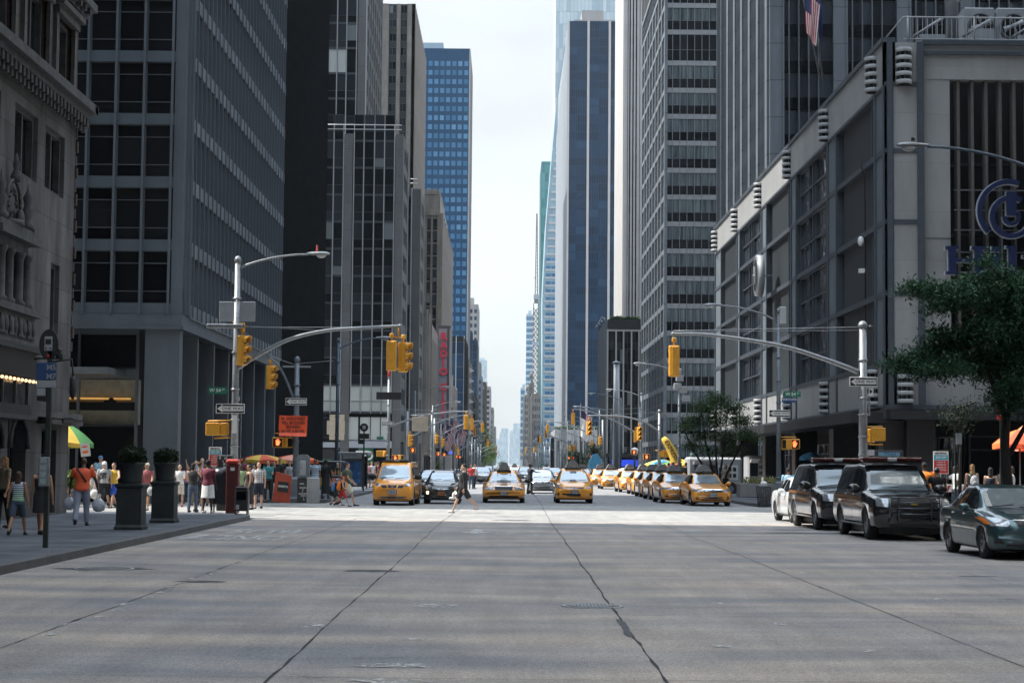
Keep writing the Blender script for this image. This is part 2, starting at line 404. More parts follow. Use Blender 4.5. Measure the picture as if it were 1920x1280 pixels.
b=MB(); b.quad((CL-.1,-60,0),(CRt+.1,-60,0),(CRt+.1,58.2,0),(CL-.1,58.2,0)); struct(b.build('road',['concrete_road']))
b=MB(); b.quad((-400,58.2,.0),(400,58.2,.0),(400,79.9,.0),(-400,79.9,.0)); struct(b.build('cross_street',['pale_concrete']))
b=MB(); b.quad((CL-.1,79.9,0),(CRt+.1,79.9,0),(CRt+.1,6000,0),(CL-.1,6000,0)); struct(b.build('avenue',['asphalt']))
b=MB()
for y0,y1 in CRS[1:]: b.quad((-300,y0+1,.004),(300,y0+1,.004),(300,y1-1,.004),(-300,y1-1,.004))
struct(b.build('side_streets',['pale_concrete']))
def pavement(x_in,x_out,y0,y1,name='pavement',r=2.6):
 sgn=1 if x_out>x_in else -1
 pts=[]
 for a in range(0,91,15): pts.append((x_in+sgn*r*(1-math.cos(R(a))) , y0+r*(1-math.sin(R(a))))) # y0 corner, from the avenue edge
 p0=[(x_in+sgn*r*(1-math.sin(R(a))), y0+r*(1-math.cos(R(a)))) for a in range(0,91,15)]
 p1=[(x_in+sgn*r*(1-math.sin(R(a))), y1-r*(1-math.cos(R(a)))) for a in range(0,91,15)]
 edge=[(x_out,y0)]+p0+p1[::-1]+[(x_out,y1)]
 def off(q,d):
  o=[]
  for i,(x,y) in enumerate(q):
   a=q[max(i-1,0)]; c=q[min(i+1,len(q)-1)]; tx,ty=c[0]-a[0],c[1]-a[1]; l=math.hypot(tx,ty) or 1
   o.append((x+sgn*ty/l*d*1., y-sgn*tx/l*d))
  return o
 inner=off(edge,.16)
 b=MB(); n=len(edge)
 k=[(x,y,-.02) for x,y in edge]+[(x,y,.14) for x,y in edge]+[(x+ (inner[i][0]-x)*.12,y+(inner[i][1]-y)*.12,.156) for i,(x,y) in enumerate(edge)]+[(x,y,.156) for x,y in inner]
 fs=[]
 for i in range(n-1):
  for l in range(3):
   f=(l*n+i,l*n+i+1,(l+1)*n+i+1,(l+1)*n+i); fs.append(f if sgn<0 else f[::-1])
 b.add(k,fs,0); struct(b.build('kerb',['kerb_stone']))
 b=MB(); b.add([(x,y,.152) for x,y in inner],[list(range(n)) if sgn>0 else list(range(n))[::-1]],0)
 o=struct(b.build(name,['sidewalk_slab']))
ends=[-60]+[c for a in CRS for c in a]+[1500]
for i in range(0,len(ends),2):
 pavement(CL,-200 if i<6 else -60,ends[i],ends[i+1]-0.)
 pavement(CRt,200 if i<6 else 60,ends[i],ends[i+1]-0.)
def seam(b,x0,y0,x1,y1,w,jit=.02,n=None,z=.004,m=0):
 l=math.hypot(x1-x0,y1-y0); n=n or max(4,int(l/.35)); dx,dy=(x1-x0)/l,(y1-y0)/l
 L_,R_=[],[]; o=0
 for i in range(n+1):
  t=l*i/n; o=o*.85+random.uniform(-jit,jit)*.5; ww=w*random.uniform(.25,1.1)
  if random.random()<.05: ww*=2.2
  cx,cy=x0+dx*t-dy*o,y0+dy*t+dx*o
  L_.append((cx-dy*ww/2,cy+dx*ww/2,z)); R_.append((cx+dy*ww/2,cy-dx*ww/2,z))
 b.add(L_+R_,[(n+1+i,n+1+i+1,i+1,i) for i in range(n)],m)
b=MB()
seam(b,-1.93,-5,-1.95,58.5,.03); seam(b,1.32,-5,1.42,58.5,.035,.03); seam(b,4.7,-5,4.75,58.5,.018); seam(b,-4.85,-5,-4.75,58.5,.022)
seam(b,7.9,-5,7.9,58.5,.012)
for yy in (3.,9.,15.35,21.9,29.5,37.5,46.,54.):
 for xa,xb in ((-7.8,-4.8),(-4.8,-1.93),(-1.93,1.35),(1.35,4.7),(4.7,7.9),(7.9,10.9)):
  if random.random()<.75 or yy==15.35: seam(b,xa,yy+random.uniform(-.05,.05),xb,yy+random.uniform(-.05,.05),.014 if not(yy==21.9 and xb==-1.93) else .03)
seam(b,-1.9,58.5,-1.8,79.9,.02,z=.006); seam(b,1.42,58.5,1.6,79.9,.03,z=.006); seam(b,1.6,79.9,1.8,137,.04,z=.006)
for k in range(46):
 x,y=random.uniform(-7,10),random.uniform(12,57); a=random.uniform(-.4,.4)
 seam(b,x,y,x+math.cos(a)*random.uniform(.08,.6),y+math.sin(a)*.3,.02,n=4)
struct(b.build('road_seams',['seam']))
def blob(b,x,y,rx,ry,z=.0045,n=18,j=.3,m=0):
 vs=[(x+math.cos(2*math.pi*i/n)*rx*random.uniform(1-j,1+j),y+math.sin(2*math.pi*i/n)*ry*random.uniform(1-j,1+j),z) for i in range(n)]
 b.add(vs,[list(range(n))],m)
b=MB()
for u,v,rx,ry in ((195,1066,.75,.5),(692,1070,.42,.3),(1010+0,1500,.1,.1),(380,1090,.35,.25),(1500,999,.9,.35),(1480,993,.5,.2),(1830,1080,.3,.1),(1610,1000,.8,.3),(1700,960,.1,.1)):
 q=G(u,v); blob(b,q.x,q.y,rx,ry)
seam(b,1.36,19.2,1.34,21.3,.09,.05,z=.007)
struct(b.build('road_patches',['patch_dark']))
b=MB(); b2=MB()
for u,v,rx,ry in ((765,1199,.2,.1),(745,1248,.32,.16),(735,1277,.32,.18),(812,1136,.3,.35),(1235,1172,.08,.1),(594,1174,.12,.25)):
 q=G(u,v); blob(b2,q.x,q.y,rx,ry,.0085,24,.4)
for u,v in ((1000,1004),(935,1000),(955,1000)): q=G(u,v); blob(b2,q.x,q.y,.18,.5,.0085,16,.4)
for yy in line(19,33,14):
 blob(b2,-4.7+random.uniform(-.08,.08),yy,.06,.25,.0085,12,.45)
for k in range(9): q=G(random.uniform(1300,1900),random.uniform(1000,1230)); blob(b2,q.x,q.y,.1,.14,.0085,12,.5)
struct(b2.build('worn_markings',['thin_paint']))
def road_text(b,txt,x,y,sx,sy):
 me=text_mesh(txt,1.,0.,.01); b.join(me,Matrix(((-sx,0,0,x),(0,-sy,0,y),(0,0,1,.008),(0,0,0,1))))
b=MB();
road_text(b,'BUS',-6.2,47.3,1.1,3.6); road_text(b,'ONLY',-6.3,43.2,.85,3.6)
me=[( -.15,0),(.15,0),(.15,2),(.45,2),(0,3.3),(-.45,2),(-.15,2)]
b.add([(-7.35+x*.8,44.5-y*.9,.008) for x,y in me],[list(range(7))]); b.add([(-.75+x,50.-y,.008) for x,y in me],[list(range(7))[::-1]])
struct(b.build('lane_lettering',['worn_paint']))
b=MB()
for x in [-17+1.35*i for i in range(10)]:
 b.quad((x,59.1,.008),(x+.45,59.1,.008),(x+.45,62.,.008),(x,62.,.008))
for k in range(8): b.quad((-13.6,63.2+1.5*k,.008),(-9.6,63.2+1.5*k,.008),(-9.6,63.75+1.5*k,.008),(-13.6,63.75+1.5*k,.008))
b.quad((CL,56.6,.008),(CRt,56.6,.008),(CRt,56.9,.008),(CL,56.9,.008))
b.quad((CL,84.9,.008),(CRt,84.9,.008),(CRt,85.25,.008),(CL,85.25,.008))
for x in (-4.6,-1.5,1.8,4.9,8.0):
 for k in range(14): b.quad((x,88+k*6,.008),(x+.12,88+k*6,.008),(x+.12,91+k*6,.008),(x,91+k*6,.008))
struct(b.build('road_markings',['crosswalk_paint']))
pm('cast_iron',(.06,.062,.066),.45,.5,var=.3,scale=8); pm('cast_iron_worn',(.34,.35,.36),.45,.3,var=.2,scale=8)
def manhole(x,y,r,lab,z=.006):
 t=thing('manhole_cover',lab,'manhole cover',(x,y,0),group='iron covers set in the avenue')
 b=MB(); b.lathe([(r,.001),(r,z+.004),(r*.9,z+.005)],n=32); b.build('frame_ring',['cast_iron_worn'],t)
 b=MB(); b.lathe([(r*.88,.001),(r*.88,z+.006)],n=32,sm=False)
 for i in range(-7,8):
  for j in range(-7,8):
   X,Y_=i*r*.115,j*r*.115
   if math.hypot(X,Y_)<r*.8: b.box(X-r*.038,X+r*.038,Y_-r*.038,Y_+r*.038,z+.007,z+.014,1)
 b.build('lid',['cast_iron','cast_iron_worn'],t)
q=G(1111,1136); manhole(q.x,q.y,.40,'round iron manhole cover by the long wavy seam in the foreground')
q=G(958,975); manhole(q.x,q.y,.62,'pale round manhole cover at the edge of the sunlit crossing')
q=G(195,1066); manhole(q.x,q.y,.5,'dark sunken manhole cover near the kerb')
panelmat('stone_aged',(.088,.088,.09),1.6,1.0,.15,.85,.010,.35,.55,.4)
pm('stone_carved',(.06,.064,.068),.85,var=.4,scale=3,bump=.5)
panelmat('brick_brown',(.055,.038,.03),.3,.09,.25,.9,.012,.7,.25,.3)
panelmat('metal_spandrel',(.075,.098,.122),1.2,9,.05,.45,.004,.6,.10,.1)
panelmat('fin_metal',(.088,.108,.13),9,9,.04,.4,.003,.6,.15,.05)
glassmat('glass_black',(.005,.006,.008),(.018,.02,.024),.09,wave=.05,spec=.08)
glassmat('glass_dark',(.005,.007,.010),(.03,.036,.044),.05,pale=(.17,.19,.2),pale_p=.05,wave=.15,spec=.2)
glassmat('glass_tower',(.012,.016,.022),(.05,.06,.072),.04,wave=.25,spec=.7,wscale=.5)
glassmat('glass_blue',(.03,.11,.21),(.06,.16,.28),.25,pale=(.08,.2,.32),pale_p=.05,wave=.1,spec=.15)
glassmat('glass_navy',(.004,.018,.045),(.008,.03,.07),.08,pale=(.015,.05,.10),pale_p=.1,wave=.12,spec=.15)
glassmat('glass_teal',(.03,.16,.17),(.08,.28,.29),.1,wave=.1,spec=.5)
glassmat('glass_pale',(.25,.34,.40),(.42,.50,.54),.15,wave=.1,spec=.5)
glassmat('glass_blind',(.40,.43,.42),(.50,.53,.52),.4,wave=0,spec=.3)
pm('black_granite',(.009,.010,.012),.85,var=.3,scale=1,spec=.03)
pm('dark_bronze',(.02,.022,.026),.5,.2,var=.15)
pm('mullion_white',(.42,.43,.44),.4,.3,var=.06); pm('mullion_grey',(.14,.16,.18),.4,.3,var=.08); pm('mullion_dark',(.05,.06,.07),.45,.3)
panelmat('granite_pier',(.10,.104,.11),9,3.58,.06,.75,.02,.3,.15,.1)
panelmat('limestone',(.19,.172,.155),1.4,1.1,.07,.85,.008,.75,.22,.1)
panelmat('limestone_grey',(.14,.135,.13),1.6,1.1,.07,.85,.008,.7,.25,.1)
panelmat('pale_stone',(.29,.285,.28),1.6,3.0,.05,.8,.015,.75,.08,.05)
panelmat('white_marble',(.40,.39,.385),2.,2.7,.03,.7,.02,.85,.08,.05)
panelmat('hotel_panel',(.27,.278,.282),2.6,2.2,.03,.6,.008,.7,.12,.05)
panelmat('hotel_dark_panel',(.017,.023,.029),2.1,9,.08,.55,.006,.6,.12,.05)
panelmat('hotel_tower_panel',(.12,.14,.16),9,2.7,.05,.5,.03,.35,.15,.1)
pm('rail_metal',(.075,.09,.11),.45,.4); pm('pier_blue',(.15,.18,.205),.5,.3,var=.12,scale=1)
pm('dark_column',(.018,.02,.024),.35,var=.3,scale=2.5,spec=.5); pm('soffit',(.05,.053,.058),.6,var=.1)
pm('black_interior',(.006,.006,.007),.9); pm('white_paint',(.75,.75,.74),.5,var=.05)
pm('grey_paint',(.28,.30,.32),.5,.1); pm('galvanised',(.22,.235,.25),.42,.6,var=.2,scale=9); pm('pole_grey',(.14,.165,.19),.45,.4,var=.2,scale=6)
pm('hedge',(.035,.06,.02),.8,var=.5,scale=3)
pm('blue_letter',(.010,.020,.070),.35,var=.05); pm('letter_edge',(.62,.66,.72),.35,.3)
pm('red_letter',(.9,.06,.11),.45,var=.1); pm('sign_grey',(.30,.33,.38),.6,var=.12)
pm('warm_lamp',(1,.55,.18),.5,emit=2.2,var=.0); pm('cove_light',(1,.5,.14),.5,emit=.22,var=.5,scale=1.2); pm('bulb',(1,.62,.3),.5,emit=1.1,var=0)
pm('cove_wall',(.33,.31,.25),.8,var=.2)
pm('alu_band',(.24,.25,.26),.45,.2,var=.12,scale=1)
panelmat('pale_band',(.135,.155,.178),.4,9,.2,.6,.004,.6,.2,.1)
XL=-13.7; XR=16.8
def curtain(B,F,W,z0,fh,nf,bay,wall,gm,fm,pier=None,pw=.3,pd=.15,sp=.5,spd=.05,ground=None,vd=(),hd=(),mull=None,mw=.06,md=.1,every=1,pier_m=None,u0=0.,ft=.05,wfull=False,win=True,gt=None):
 """facade: spandrel bands every floor, mullions every bay, wide piers every 'pier' bays, one window per bay and floor"""
 nb=int(round((W-u0)/bay)); top=z0+fh*nf
 b=MB()
 for k in range(nf+1): b.fbox(F,u0,W,-.3,spd,z0+k*fh-sp/2,z0+k*fh+sp/2)
 B.part(b,'spandrel_band',[wall])
 if mull:
  b=MB()
  for i in range(0,nb+1,every): b.fbox(F,u0+i*bay-mw/2,u0+i*bay+mw/2,-.28,md,z0-sp/2+.01,top+sp/2-.01)
  B.part(b,'mullion',[mull])
 if pier:
  b=MB()
  for i in range(0,nb+1,pier): b.fbox(F,u0+i*bay-pw/2,u0+i*bay+pw/2,-.32,pd,z0-sp/2,top+sp/2)
  B.part(b,'pier',[pier_m or wall])
 if win:
  for k in range(nf):
   for i in range(nb):
    B.win(F,u0+i*bay+.01,-.02,z0+k*fh+sp/2-.05,bay-.02,fh-sp+.1,gm,fm,vd,hd,ft)
def mass(B,x0,x1,y0,y1,z0,z1,m,name='wall',ins=.1):
 b=MB(); b.box(x0+ins,x1-ins,y0+ins,y1-ins,z0,z1); return B.part(b,name,[m])
# ================================================================ left side
B=Bld('stone_hotel','old carved stone building with heavy bracketed cornice and lit marquee',(XL-6,50,0))
F=Fr(XL,20,0,1)   # u = Y-20
def Y_(px): return -XL*F0/(948-px)
F0=F_=3400
b=MB()
def wallholes(b,Fm,u0,u1,z0,z1,holes,th=.45,m=0):
 us=sorted({u0,u1}|{h[0] for h in holes}|{h[1] for h in holes}); zs=sorted({z0,z1}|{h[2] for h in holes}|{h[3] for h in holes})
 for i in range(len(us)-1):
  j=0
  while j<len(zs)-1:
   def hole(jj):
    cu,cz=(us[i]+us[i+1])/2,(zs[jj]+zs[jj+1])/2
    return any(h[0]<cu<h[1] and h[2]<cz<h[3] for h in holes)
   if hole(j): j+=1; continue
   k=j
   while k<len(zs)-1 and not hole(k): k+=1
   b.fbox(Fm,us[i],us[i+1],-th,0,zs[j],zs[k],m); j=k
U1=56.9-20
holes=[]
wins=[]
for (a,c,z0,z1) in ((53.2,55.5,9.8,11.7),(49.85,52.3,9.8,11.7),(46.,48.4,9.8,11.7),(42.4,44.8,9.8,11.7)):
 wins.append((a-20,c-20,z0,z1))
wins.append((54.2-20,55.25-20,5.6,7.7)); wins.append((38-20,40-20,5.6,7.7))
arch=[(47.4-20,49.3-20,.2,3.0),(50.0-20,51.9-20,.2,3.0),(44-20,46-20,.2,3.0),(53.6-20,55.4-20,.2,2.7)]
holes=wins+arch+[(47.9-20,50.3-20,5.95,7.45)]
wallholes(b,F,0,U1,0,12.3,holes); B.part(b,'wall',['stone_aged'])
b=MB(); w2=[(50.4-20,52.9-20,13.3,15.3),(54.0-20,56.0-20,13.3,15.2),(46.8-20,49.2-20,13.3,15.3)]
wallholes(b,F,0,U1,13.,24,w2+[(a,c,17.,19.4) for a,c,_,_ in w2],.4); B.part(b,'upper_wall',['brick_brown'])
b=MB(); b.box(XL-60,XL-.5,22,56.4,0,24); b.box(XL-60,XL-.5,-60,22,0,47); b.box(XL-.5,XL,-60,20,0,47); b.box(XL-60,XL-1,22,56.4,24,47)
b.box(XL-.5,XL-.3,56.4,56.9,0,12.3); b.box(XL-60,XL-.3,56.4,56.9,0,12.2); B.part(b,'rear_mass',['limestone_grey'])
for (a,c,z0,z1) in wins+w2+[(a,c,17.,19.4) for a,c,_,_ in w2]:
 B.win(F,a,-.33,z0,c-a,z1-z0,'glass_black','stone_carved',(.5,) if c-a>1.2 else (),(),.12,.2)
for (a,c,z0,z1) in arch: B.win(F,a,-.4,z0,c-a,z1-z0,'glass_dark','mullion_dark',(.25,.5,.75),(.7,),.05)
for (a,c,z0,z1) in w2:
 b=MB(); b.fbox(F,a-.28,a,-.05,.12,z0-.1,z1+.25); b.fbox(F,c,c+.28,-.05,.12,z0-.1,z1+.25); b.fbox(F,a-.4,c+.4,-.05,.35,z1+.25,z1+.42); b.fbox(F,a-.3,c+.3,-.05,.2,z1,z1+.25); B.part(b,'window_surround',['stone_aged'])
b=MB()
b.fbox(F,0,U1+.4,-.4,.6,12.75,13.02); b.fbox(F,0,U1+.25,-.4,.42,12.55,12.748); b.fbox(F,0,U1+.1,-.4,.2,12.25,12.548)
for k in range(int(U1/.42)):
 u=U1-.1-k*.42
 b.fbox(F,u-.12,u+.1,.19,.4,12.3,12.552); b.fbox(F,u-.1,u+.08,.19,.3,12.12,12.3)
b.box(XL-14,XL+.6,56.9,57.35,12.752,13.0); b.box(XL-14,XL+.3,56.9,57.2,12.3,12.748)
B.part(b,'cornice',['stone_carved'])
b=MB(); b.fbox(F,0,U1+.4,-.3,.5,16.05,16.3); b.fbox(F,0,U1+.2,-.3,.25,15.8,16.048)
for k in range(60): b.fbox(F,U1-.1-k*.6-.2,U1-.1-k*.6,.24,.42,15.85,16.052)
B.part(b,'string_course',['stone_carved'])
b=MB()   # rough quoins down the corner return
for k in range(17):
 z=5.2+k*.42; hh=.3
 if k%2==0: b.box(XL-.5,XL+.03,56.9,57.0,z,z+hh)
 else: b.box(XL-.9,XL+.06,56.88,57.06,z,z+hh+.05,1)
B.part(b,'quoin',['stone_aged','brick_brown'])
b=MB()
b.fbox(F,27.,30.9,0,.55,7.75,7.95); b.fbox(F,27.2,30.7,0,.42,7.95,8.15); b.fbox(F,27.4,30.5,0,.3,7.45,7.75)
for u in (27.8,28.6,29.6,30.4):
 b.lathe([(.2,5.95),(.2,6.08),(.14,6.14),(.13,7.25),(.17,7.35),(.2,7.45)],(XL+.28,20+u,0),12)
b.fbox(F,26.8,31.,0,.58,5.75,5.95); b.fbox(F,27,30.8,0,.45,5.0,5.75); b.fbox(F,26.8,31.,0,.585,4.88,5.0)
for u in (27.2,28.1,29.,29.9): b.fbox(F,u,u+.7,.45,.5,5.12,5.62)
for k in range(8): b.ell((XL+.5,20+27.3+k*.45,5.38),(.06,.16,.2),8,6)
B.part(b,'balcony',['stone_carved'])
b=MB()
b.lathe([(.55,8.15),(.55,8.3)],(XL+.1,49.2,0),16,sx=.7);
for k in range(9):
 a=math.pi*k/8; b.ell((XL+.22,49.2+math.cos(a)*.62,8.75+math.sin(a)*.62),(.05,.05,.05),6,5)
b.tube([(XL+.2,49.2+math.cos(math.pi*k/16)*.7,8.7+math.sin(math.pi*k/16)*.7) for k in range(17)],.05,6); b.tube([(XL+.15,49.2+math.cos(math.pi*k/16)*.52,8.7+math.sin(math.pi*k/16)*.52) for k in range(17)],.04,6)
b.ell((XL+.06,49.2,8.75),(.12,.42,.42),14,10)
for k in range(7): b.ell((XL+.16,49.2+.3*math.cos(k*.9),8.8+.3*math.sin(k*.9)),(.05,.07,.05),6,5)
b.lathe([(.12,9.35),(.16,9.5),(.07,9.7),(.1,9.85),(.01,10.15)],(XL+.25,49.2,0),10)
for yy in (47.8,50.5):
 b.lathe([(.2,8.15),(.22,8.3),(.12,8.4),(.18,8.7),(.1,8.9),(.15,9.1),(.05,9.3),(.01,9.5)],(XL+.25,yy,0),10)
 b.ell((XL+.15,yy+.4*(1 if yy<49 else -1),8.45),(.12,.25,.3),8,6)
B.part(b,'carved_crest',['stone_carved'])
for (a,c,z0,z1) in arch[:3]:
 b=MB(); n=10; um=(a+c)/2; r=(c-a)/2
 pts=[(um+r*math.cos(math.pi*i/n),z1-.9+r*.95*math.sin(math.pi*i/n)) for i in range(n+1)]
 poly=[(a-.02,z1+.02)]+[(x,y) for x,y in pts[::-1]]+[(c+.02,z1+.02)]
 b.prism(poly,lambda p,q,t:F.pt(p,t,q),-.3,.04)
 b.tube([F.pt(x,.06,y) for x,y in pts],.07,6); B.part(b,'arch_surround',['stone_carved'])
b=MB(); b.fbox(F,26.,36.6,0,.5,3.02,3.2); b.fbox(F,33.,36.9,0,.45,2.85,3.0); B.part(b,'ledge',['stone_aged'])
b=MB(); b.fbox(F,14.5,24.1,0,2.3,3.75,4.35,0); b.fbox(F,14.4,24.2,0,2.42,4.35,4.48,1); b.fbox(F,14.6,24.,0,2.2,2.85,3.1,0)
b.fbox(F,14.6,24.,.1,2.12,3.1,3.75,2); b.fbox(F,14.4,24.2,0,2.3,2.75,2.85,1)
for k in range(9): b.fbox(F,15+k*1.1,15.08+k*1.1,2.12,2.16,3.1,3.7,1)
B.part(b,'marquee',['dark_bronze','mullion_dark','glass_black'])
b=MB()
for k in range(26): b.ell(F.pt(23.95-k*.34,2.33,3.66-.0*k),.04,8,6)
B.part(b,'marquee_bulbs',['bulb'])
b=MB(); b.tube([F.pt(34.2,0,4.7),F.pt(34.2,.7,4.8),F.pt(34.2,.75,4.3)],.03,6); b.lathe([(.02,4.3),(.1,4.2),(.11,3.8),(.08,3.7),(.03,3.6)],(XL+.75,54.2,0),8); b.fbox(F,34.2,35.5,0,.5,2.9,3.05)
B.part(b,'wall_lantern',['dark_bronze'])
b=MB()
for k in range(7): b.fbox(F,32.6+k*.16,32.62+k*.16,.1,.14,3.5,4.3)
B.part(b,'iron_grille',['dark_bronze'])
B.done()
B=Bld('banded_office_block','grey metal office block with pale spandrel bands and a columned lobby at its corner',(XL-8,85,0))
Ff=Fr(XL-40,76,1,0); fh=2.685; z0=8.16; nf=8
W1=40-.0
mass(B,XL-60,XL,76.4,109,7.4,9.,'metal_spandrel','base_slab',.0)
b=MB(); b.box(XL-60,XL-.4,76.5,108.9,7.9,31); b.box(XL-60,XL,76,109.3,31,150,1); B.part(b,'core',['black_interior','metal_spandrel'])
bay=1.195; fr_w=40-.45
nb=30
b=MB()
for k in range(nf+1): b.fbox(Ff,0,fr_w,-.5,0,z0+k*fh-.235,z0+k*fh+.235)
B.part(b,'spandrel_band',['metal_spandrel'])
b=MB()
for i in range(nb): u=fr_w-.1-i*bay; b.fbox(Ff,u-.05,u+.05,-.4,.12,7.93,z0+nf*fh+.3)
B.part(b,'mullion',['fin_metal'])
for k in range(nf):
 for i in range(14): B.win(Ff,fr_w-.1-(i+1)*bay+.05,-.2,z0+k*fh+.23,bay-.1,fh-.46,'glass_black','fin_metal',(),(.235,.765),.035,.05)
b=MB(); b.fbox(Ff,0,W1+.02,-.5,.06,7.42,7.92); b.fbox(Ff,0,W1+.04,-.55,.1,7.3,7.425)
Fs=Fr(XL,76,0,1)
b.fbox(Fs,-.02,33,-.5,.06,7.42,7.92); b.fbox(Fs,0,33,-.55,.1,7.3,7.425)
B.part(b,'fascia',['fin_metal'])
b=MB(); b.box(XL-.45,XL+.0,76,76.5,7.9,31); b.fbox(Fs,.52,.6,-.3,.12,7.93,31); b.fbox(Fs,.7,.8,-.3,.22,7.93,31); b.fbox(Fs,.95,1.05,-.3,.22,7.93,31); b.fbox(Fs,1.2,1.5,-.3,.1,7.93,31); B.part(b,'corner_pier',['fin_metal'])
sb=1.17
b=MB()
for k in range(nf+1): b.fbox(Fs,1.5,33,-.5,.14,z0+k*fh-.3,z0+k*fh+.3)
B.part(b,'side_spandrel_band',['pale_band'])
b=MB()
for i in range(27): u=1.9+i*sb; b.fbox(Fs,u-.16,u+.16,-.4,.02,7.93,z0+nf*fh+.3)
for i in range(27): u=1.9+i*sb; b.fbox(Fs,u-.03,u+.03,.01,.2,7.93,z0+nf*fh+.3)
B.part(b,'fin',['fin_metal'])
for k in range(nf):
 for i in range(26): B.win(Fs,1.9+i*sb+.07,-.2,z0+k*fh+.23,sb-.14,fh-.46,'glass_black','fin_metal',(),(),.03,.05)
for i in range(8):
 b=MB(); yy=76.3+i*4.55
 if i==0: b.box(XL-1.5,XL-.05,76.1,76.85,0,7.42)
 else: b.box(XL-1.3,XL-.1,yy,yy+.28,0,7.42)
 B.part(b,'column',['fin_metal'])
b=MB(); b.box(XL-60,XL-2.5,79.5,80,0,7.4); b.box(XL-2.6,XL-2.5,80,109,0,7.4); B.part(b,'lobby_wall',['black_interior'])
Fl=Fr(XL-40,78.2,1,0)
for i in range(9):
 u=40-2.2-i*2.5
 for (a,c) in ((.15,3.3),(5.75,7.35)): B.win(Fl,u-2.5,0,a,2.48,c-a,'glass_black','mullion_dark',(),(),.05,.1)
b=MB(); b.box(XL-24,XL-2.2,78.,78.2,5.3,5.72); b.box(XL-24,XL-2.2,78.,78.2,7.2,7.42);
for i in range(9): b.box(XL-2.25-i*2.5,XL-2.15-i*2.5,77.95,78.2,0.1,7.4)
B.part(b,'lobby_frame',['mullion_grey'])
b=MB(); b.box(XL-24,XL-2.3,78.9,79.4,3.35,5.3,0); B.part(b,'lobby_soffit',['cove_wall'])
b=MB(); b.box(XL-23,XL-2.6,78.65,78.8,4.42,4.50); B.part(b,'cove_light',['cove_light'])
b=MB(); b.box(XL-24,XL-2.3,78.3,78.88,3.95,4.3);
for k in range(5): x=XL-4-k*1.9+random.uniform(-.4,.4); b.box(x,x+.5,78.35,78.5,4.3,4.38); b.ell((x+.3,78.4,4.4),(.12,.05,.1),8,6)
B.part(b,'cove_ledge',['black_interior'])
b=MB(); b.box(XL-7,XL-2.7,74.6,78,5.35,5.62); B.part(b,'entrance_canopy',['mullion_grey'])
b=MB()
for i in range(7): yy=81+i*4.55; b.box(XL-2.4,XL-1.4,yy,yy+3.,3.3,4.1)
B.part(b,'side_door_band',['metal_spandrel'])
B.done()
B=Bld('black_granite_tower','near black granite tower set back behind the grey banded block',(-24,185,0))
mass(B,-60,-21.2,160,202,0,130,'black_interior')
Fs=Fr(-21,160,0,1); b=MB()
for i in range(14):
 u=i*3.1; b.prism([(u,-.2),(u+1.5,-.2),(u+.75,.75)],lambda a,c,t:Fs.pt(a,c,t),.5,60)
B.part(b,'pier',['black_granite'])
for k in range(12):
 for i in range(13): B.win(Fs,i*3.1+1.52,-.12,4+k*4,1.55,3.4,'glass_black','dark_bronze',(),(),.05)
b=MB(); b.box(-60,-21.2,160,202,60,130.1); B.part(b,'upper_wall',['black_granite'])
B.done()
B=Bld('glass_and_granite_wing','dark glass wing with thin white mullions and granite piers, bank at street level',(-20,245,0))
Yf=237
def Xp(px,Y): return P(px,867,Y).x
xs=[590,597,617,635.6,655.5,674,694,713,732]
mass(B,Xp(560,Yf),Xp(748,Yf)-.2,Yf+.5,252,0,44.8,'black_interior','core',0)
Ff=Fr(Xp(560,Yf),Yf,1,0); x0=Xp(560,Yf)
b=MB()
for a,c in ((637,653),(734,749)): b.fbox(Ff,Xp(a,Yf)-x0,Xp(c,Yf)-x0,-.5,.15,0,45)
B.part(b,'pier',['granite_pier'])
b=MB()
for a in (597,617,635.6,655.5,674,694,713,732,576): u=Xp(a,Yf)-x0; b.fbox(Ff,u-.05,u+.05,-.3,.22,8.2,45.2)
B.part(b,'mullion',['mullion_white'])
b=MB()
for k in range(11): b.fbox(Ff,0,Xp(734,Yf)-x0,-.3,.02,8.3+k*3.58-.12,8.3+k*3.58+.12)
B.part(b,'spandrel_band',['mullion_dark'])
seg=[560,576,597,617,636.5,None,654.5,674,694,713,733]
for k in range(-0,11):
 for a,c in zip(seg,seg[1:]):
  if a is None or c is None: continue
  u0,u1=Xp(a,Yf)-x0,Xp(c,Yf)-x0
  gm='glass_dark'
  z=8.3+k*3.58
  if k==0 and a>=654 : gm='glass_blind'
  if k==0 and a<636: gm='glass_blind'
  if k in(6,8,9) and a==713: gm='glass_pale' if False else 'glass_dark'
  B.win(Ff,u0+.05,-.1,z+.1,u1-u0-.1,3.4,gm,'mullion_dark',(),(.35,) if gm!='glass_blind' else (.4,),.05)
for a,c in ((650,672),(674,694),(694,713),(713,732)):
 B.win(Ff,Xp(a,Yf)-x0,-.08,4.7,Xp(c,Yf)-Xp(a,Yf)-.1,3.,'glass_blind','mullion_white',(),(),.06)
B.win(Ff,Xp(583,Yf)-x0,-.08,5.,Xp(625,Yf)-Xp(583,Yf),2.6,'glass_black','mullion_dark',(.5,),(),.1)
b=MB(); b.fbox(Ff,0,Xp(636,Yf)-x0,-.2,.3,3.7,4.4); b.fbox(Ff,Xp(654,Yf)-x0,Xp(734,Yf)-x0,-.2,.3,3.7,4.6); B.part(b,'shop_fascia',['sign_grey'])
b=MB(); b.fbox(Ff,0,Xp(734,Yf)-x0,-.3,.05,0,3.7); B.part(b,'shopfront',['glass_black'])
b=MB(); b.fbox(Ff,Xp(574,Yf)-x0,Xp(628,Yf)-x0,.05,.2,1.9,3.5); b.fbox(Ff,Xp(672,Yf)-x0,Xp(700,Yf)-x0,.05,.3,1.6,3.65,1); b.fbox(Ff,Xp(574,Yf)-x0,Xp(622,Yf)-x0,.2,.23,2.0,2.2,1)
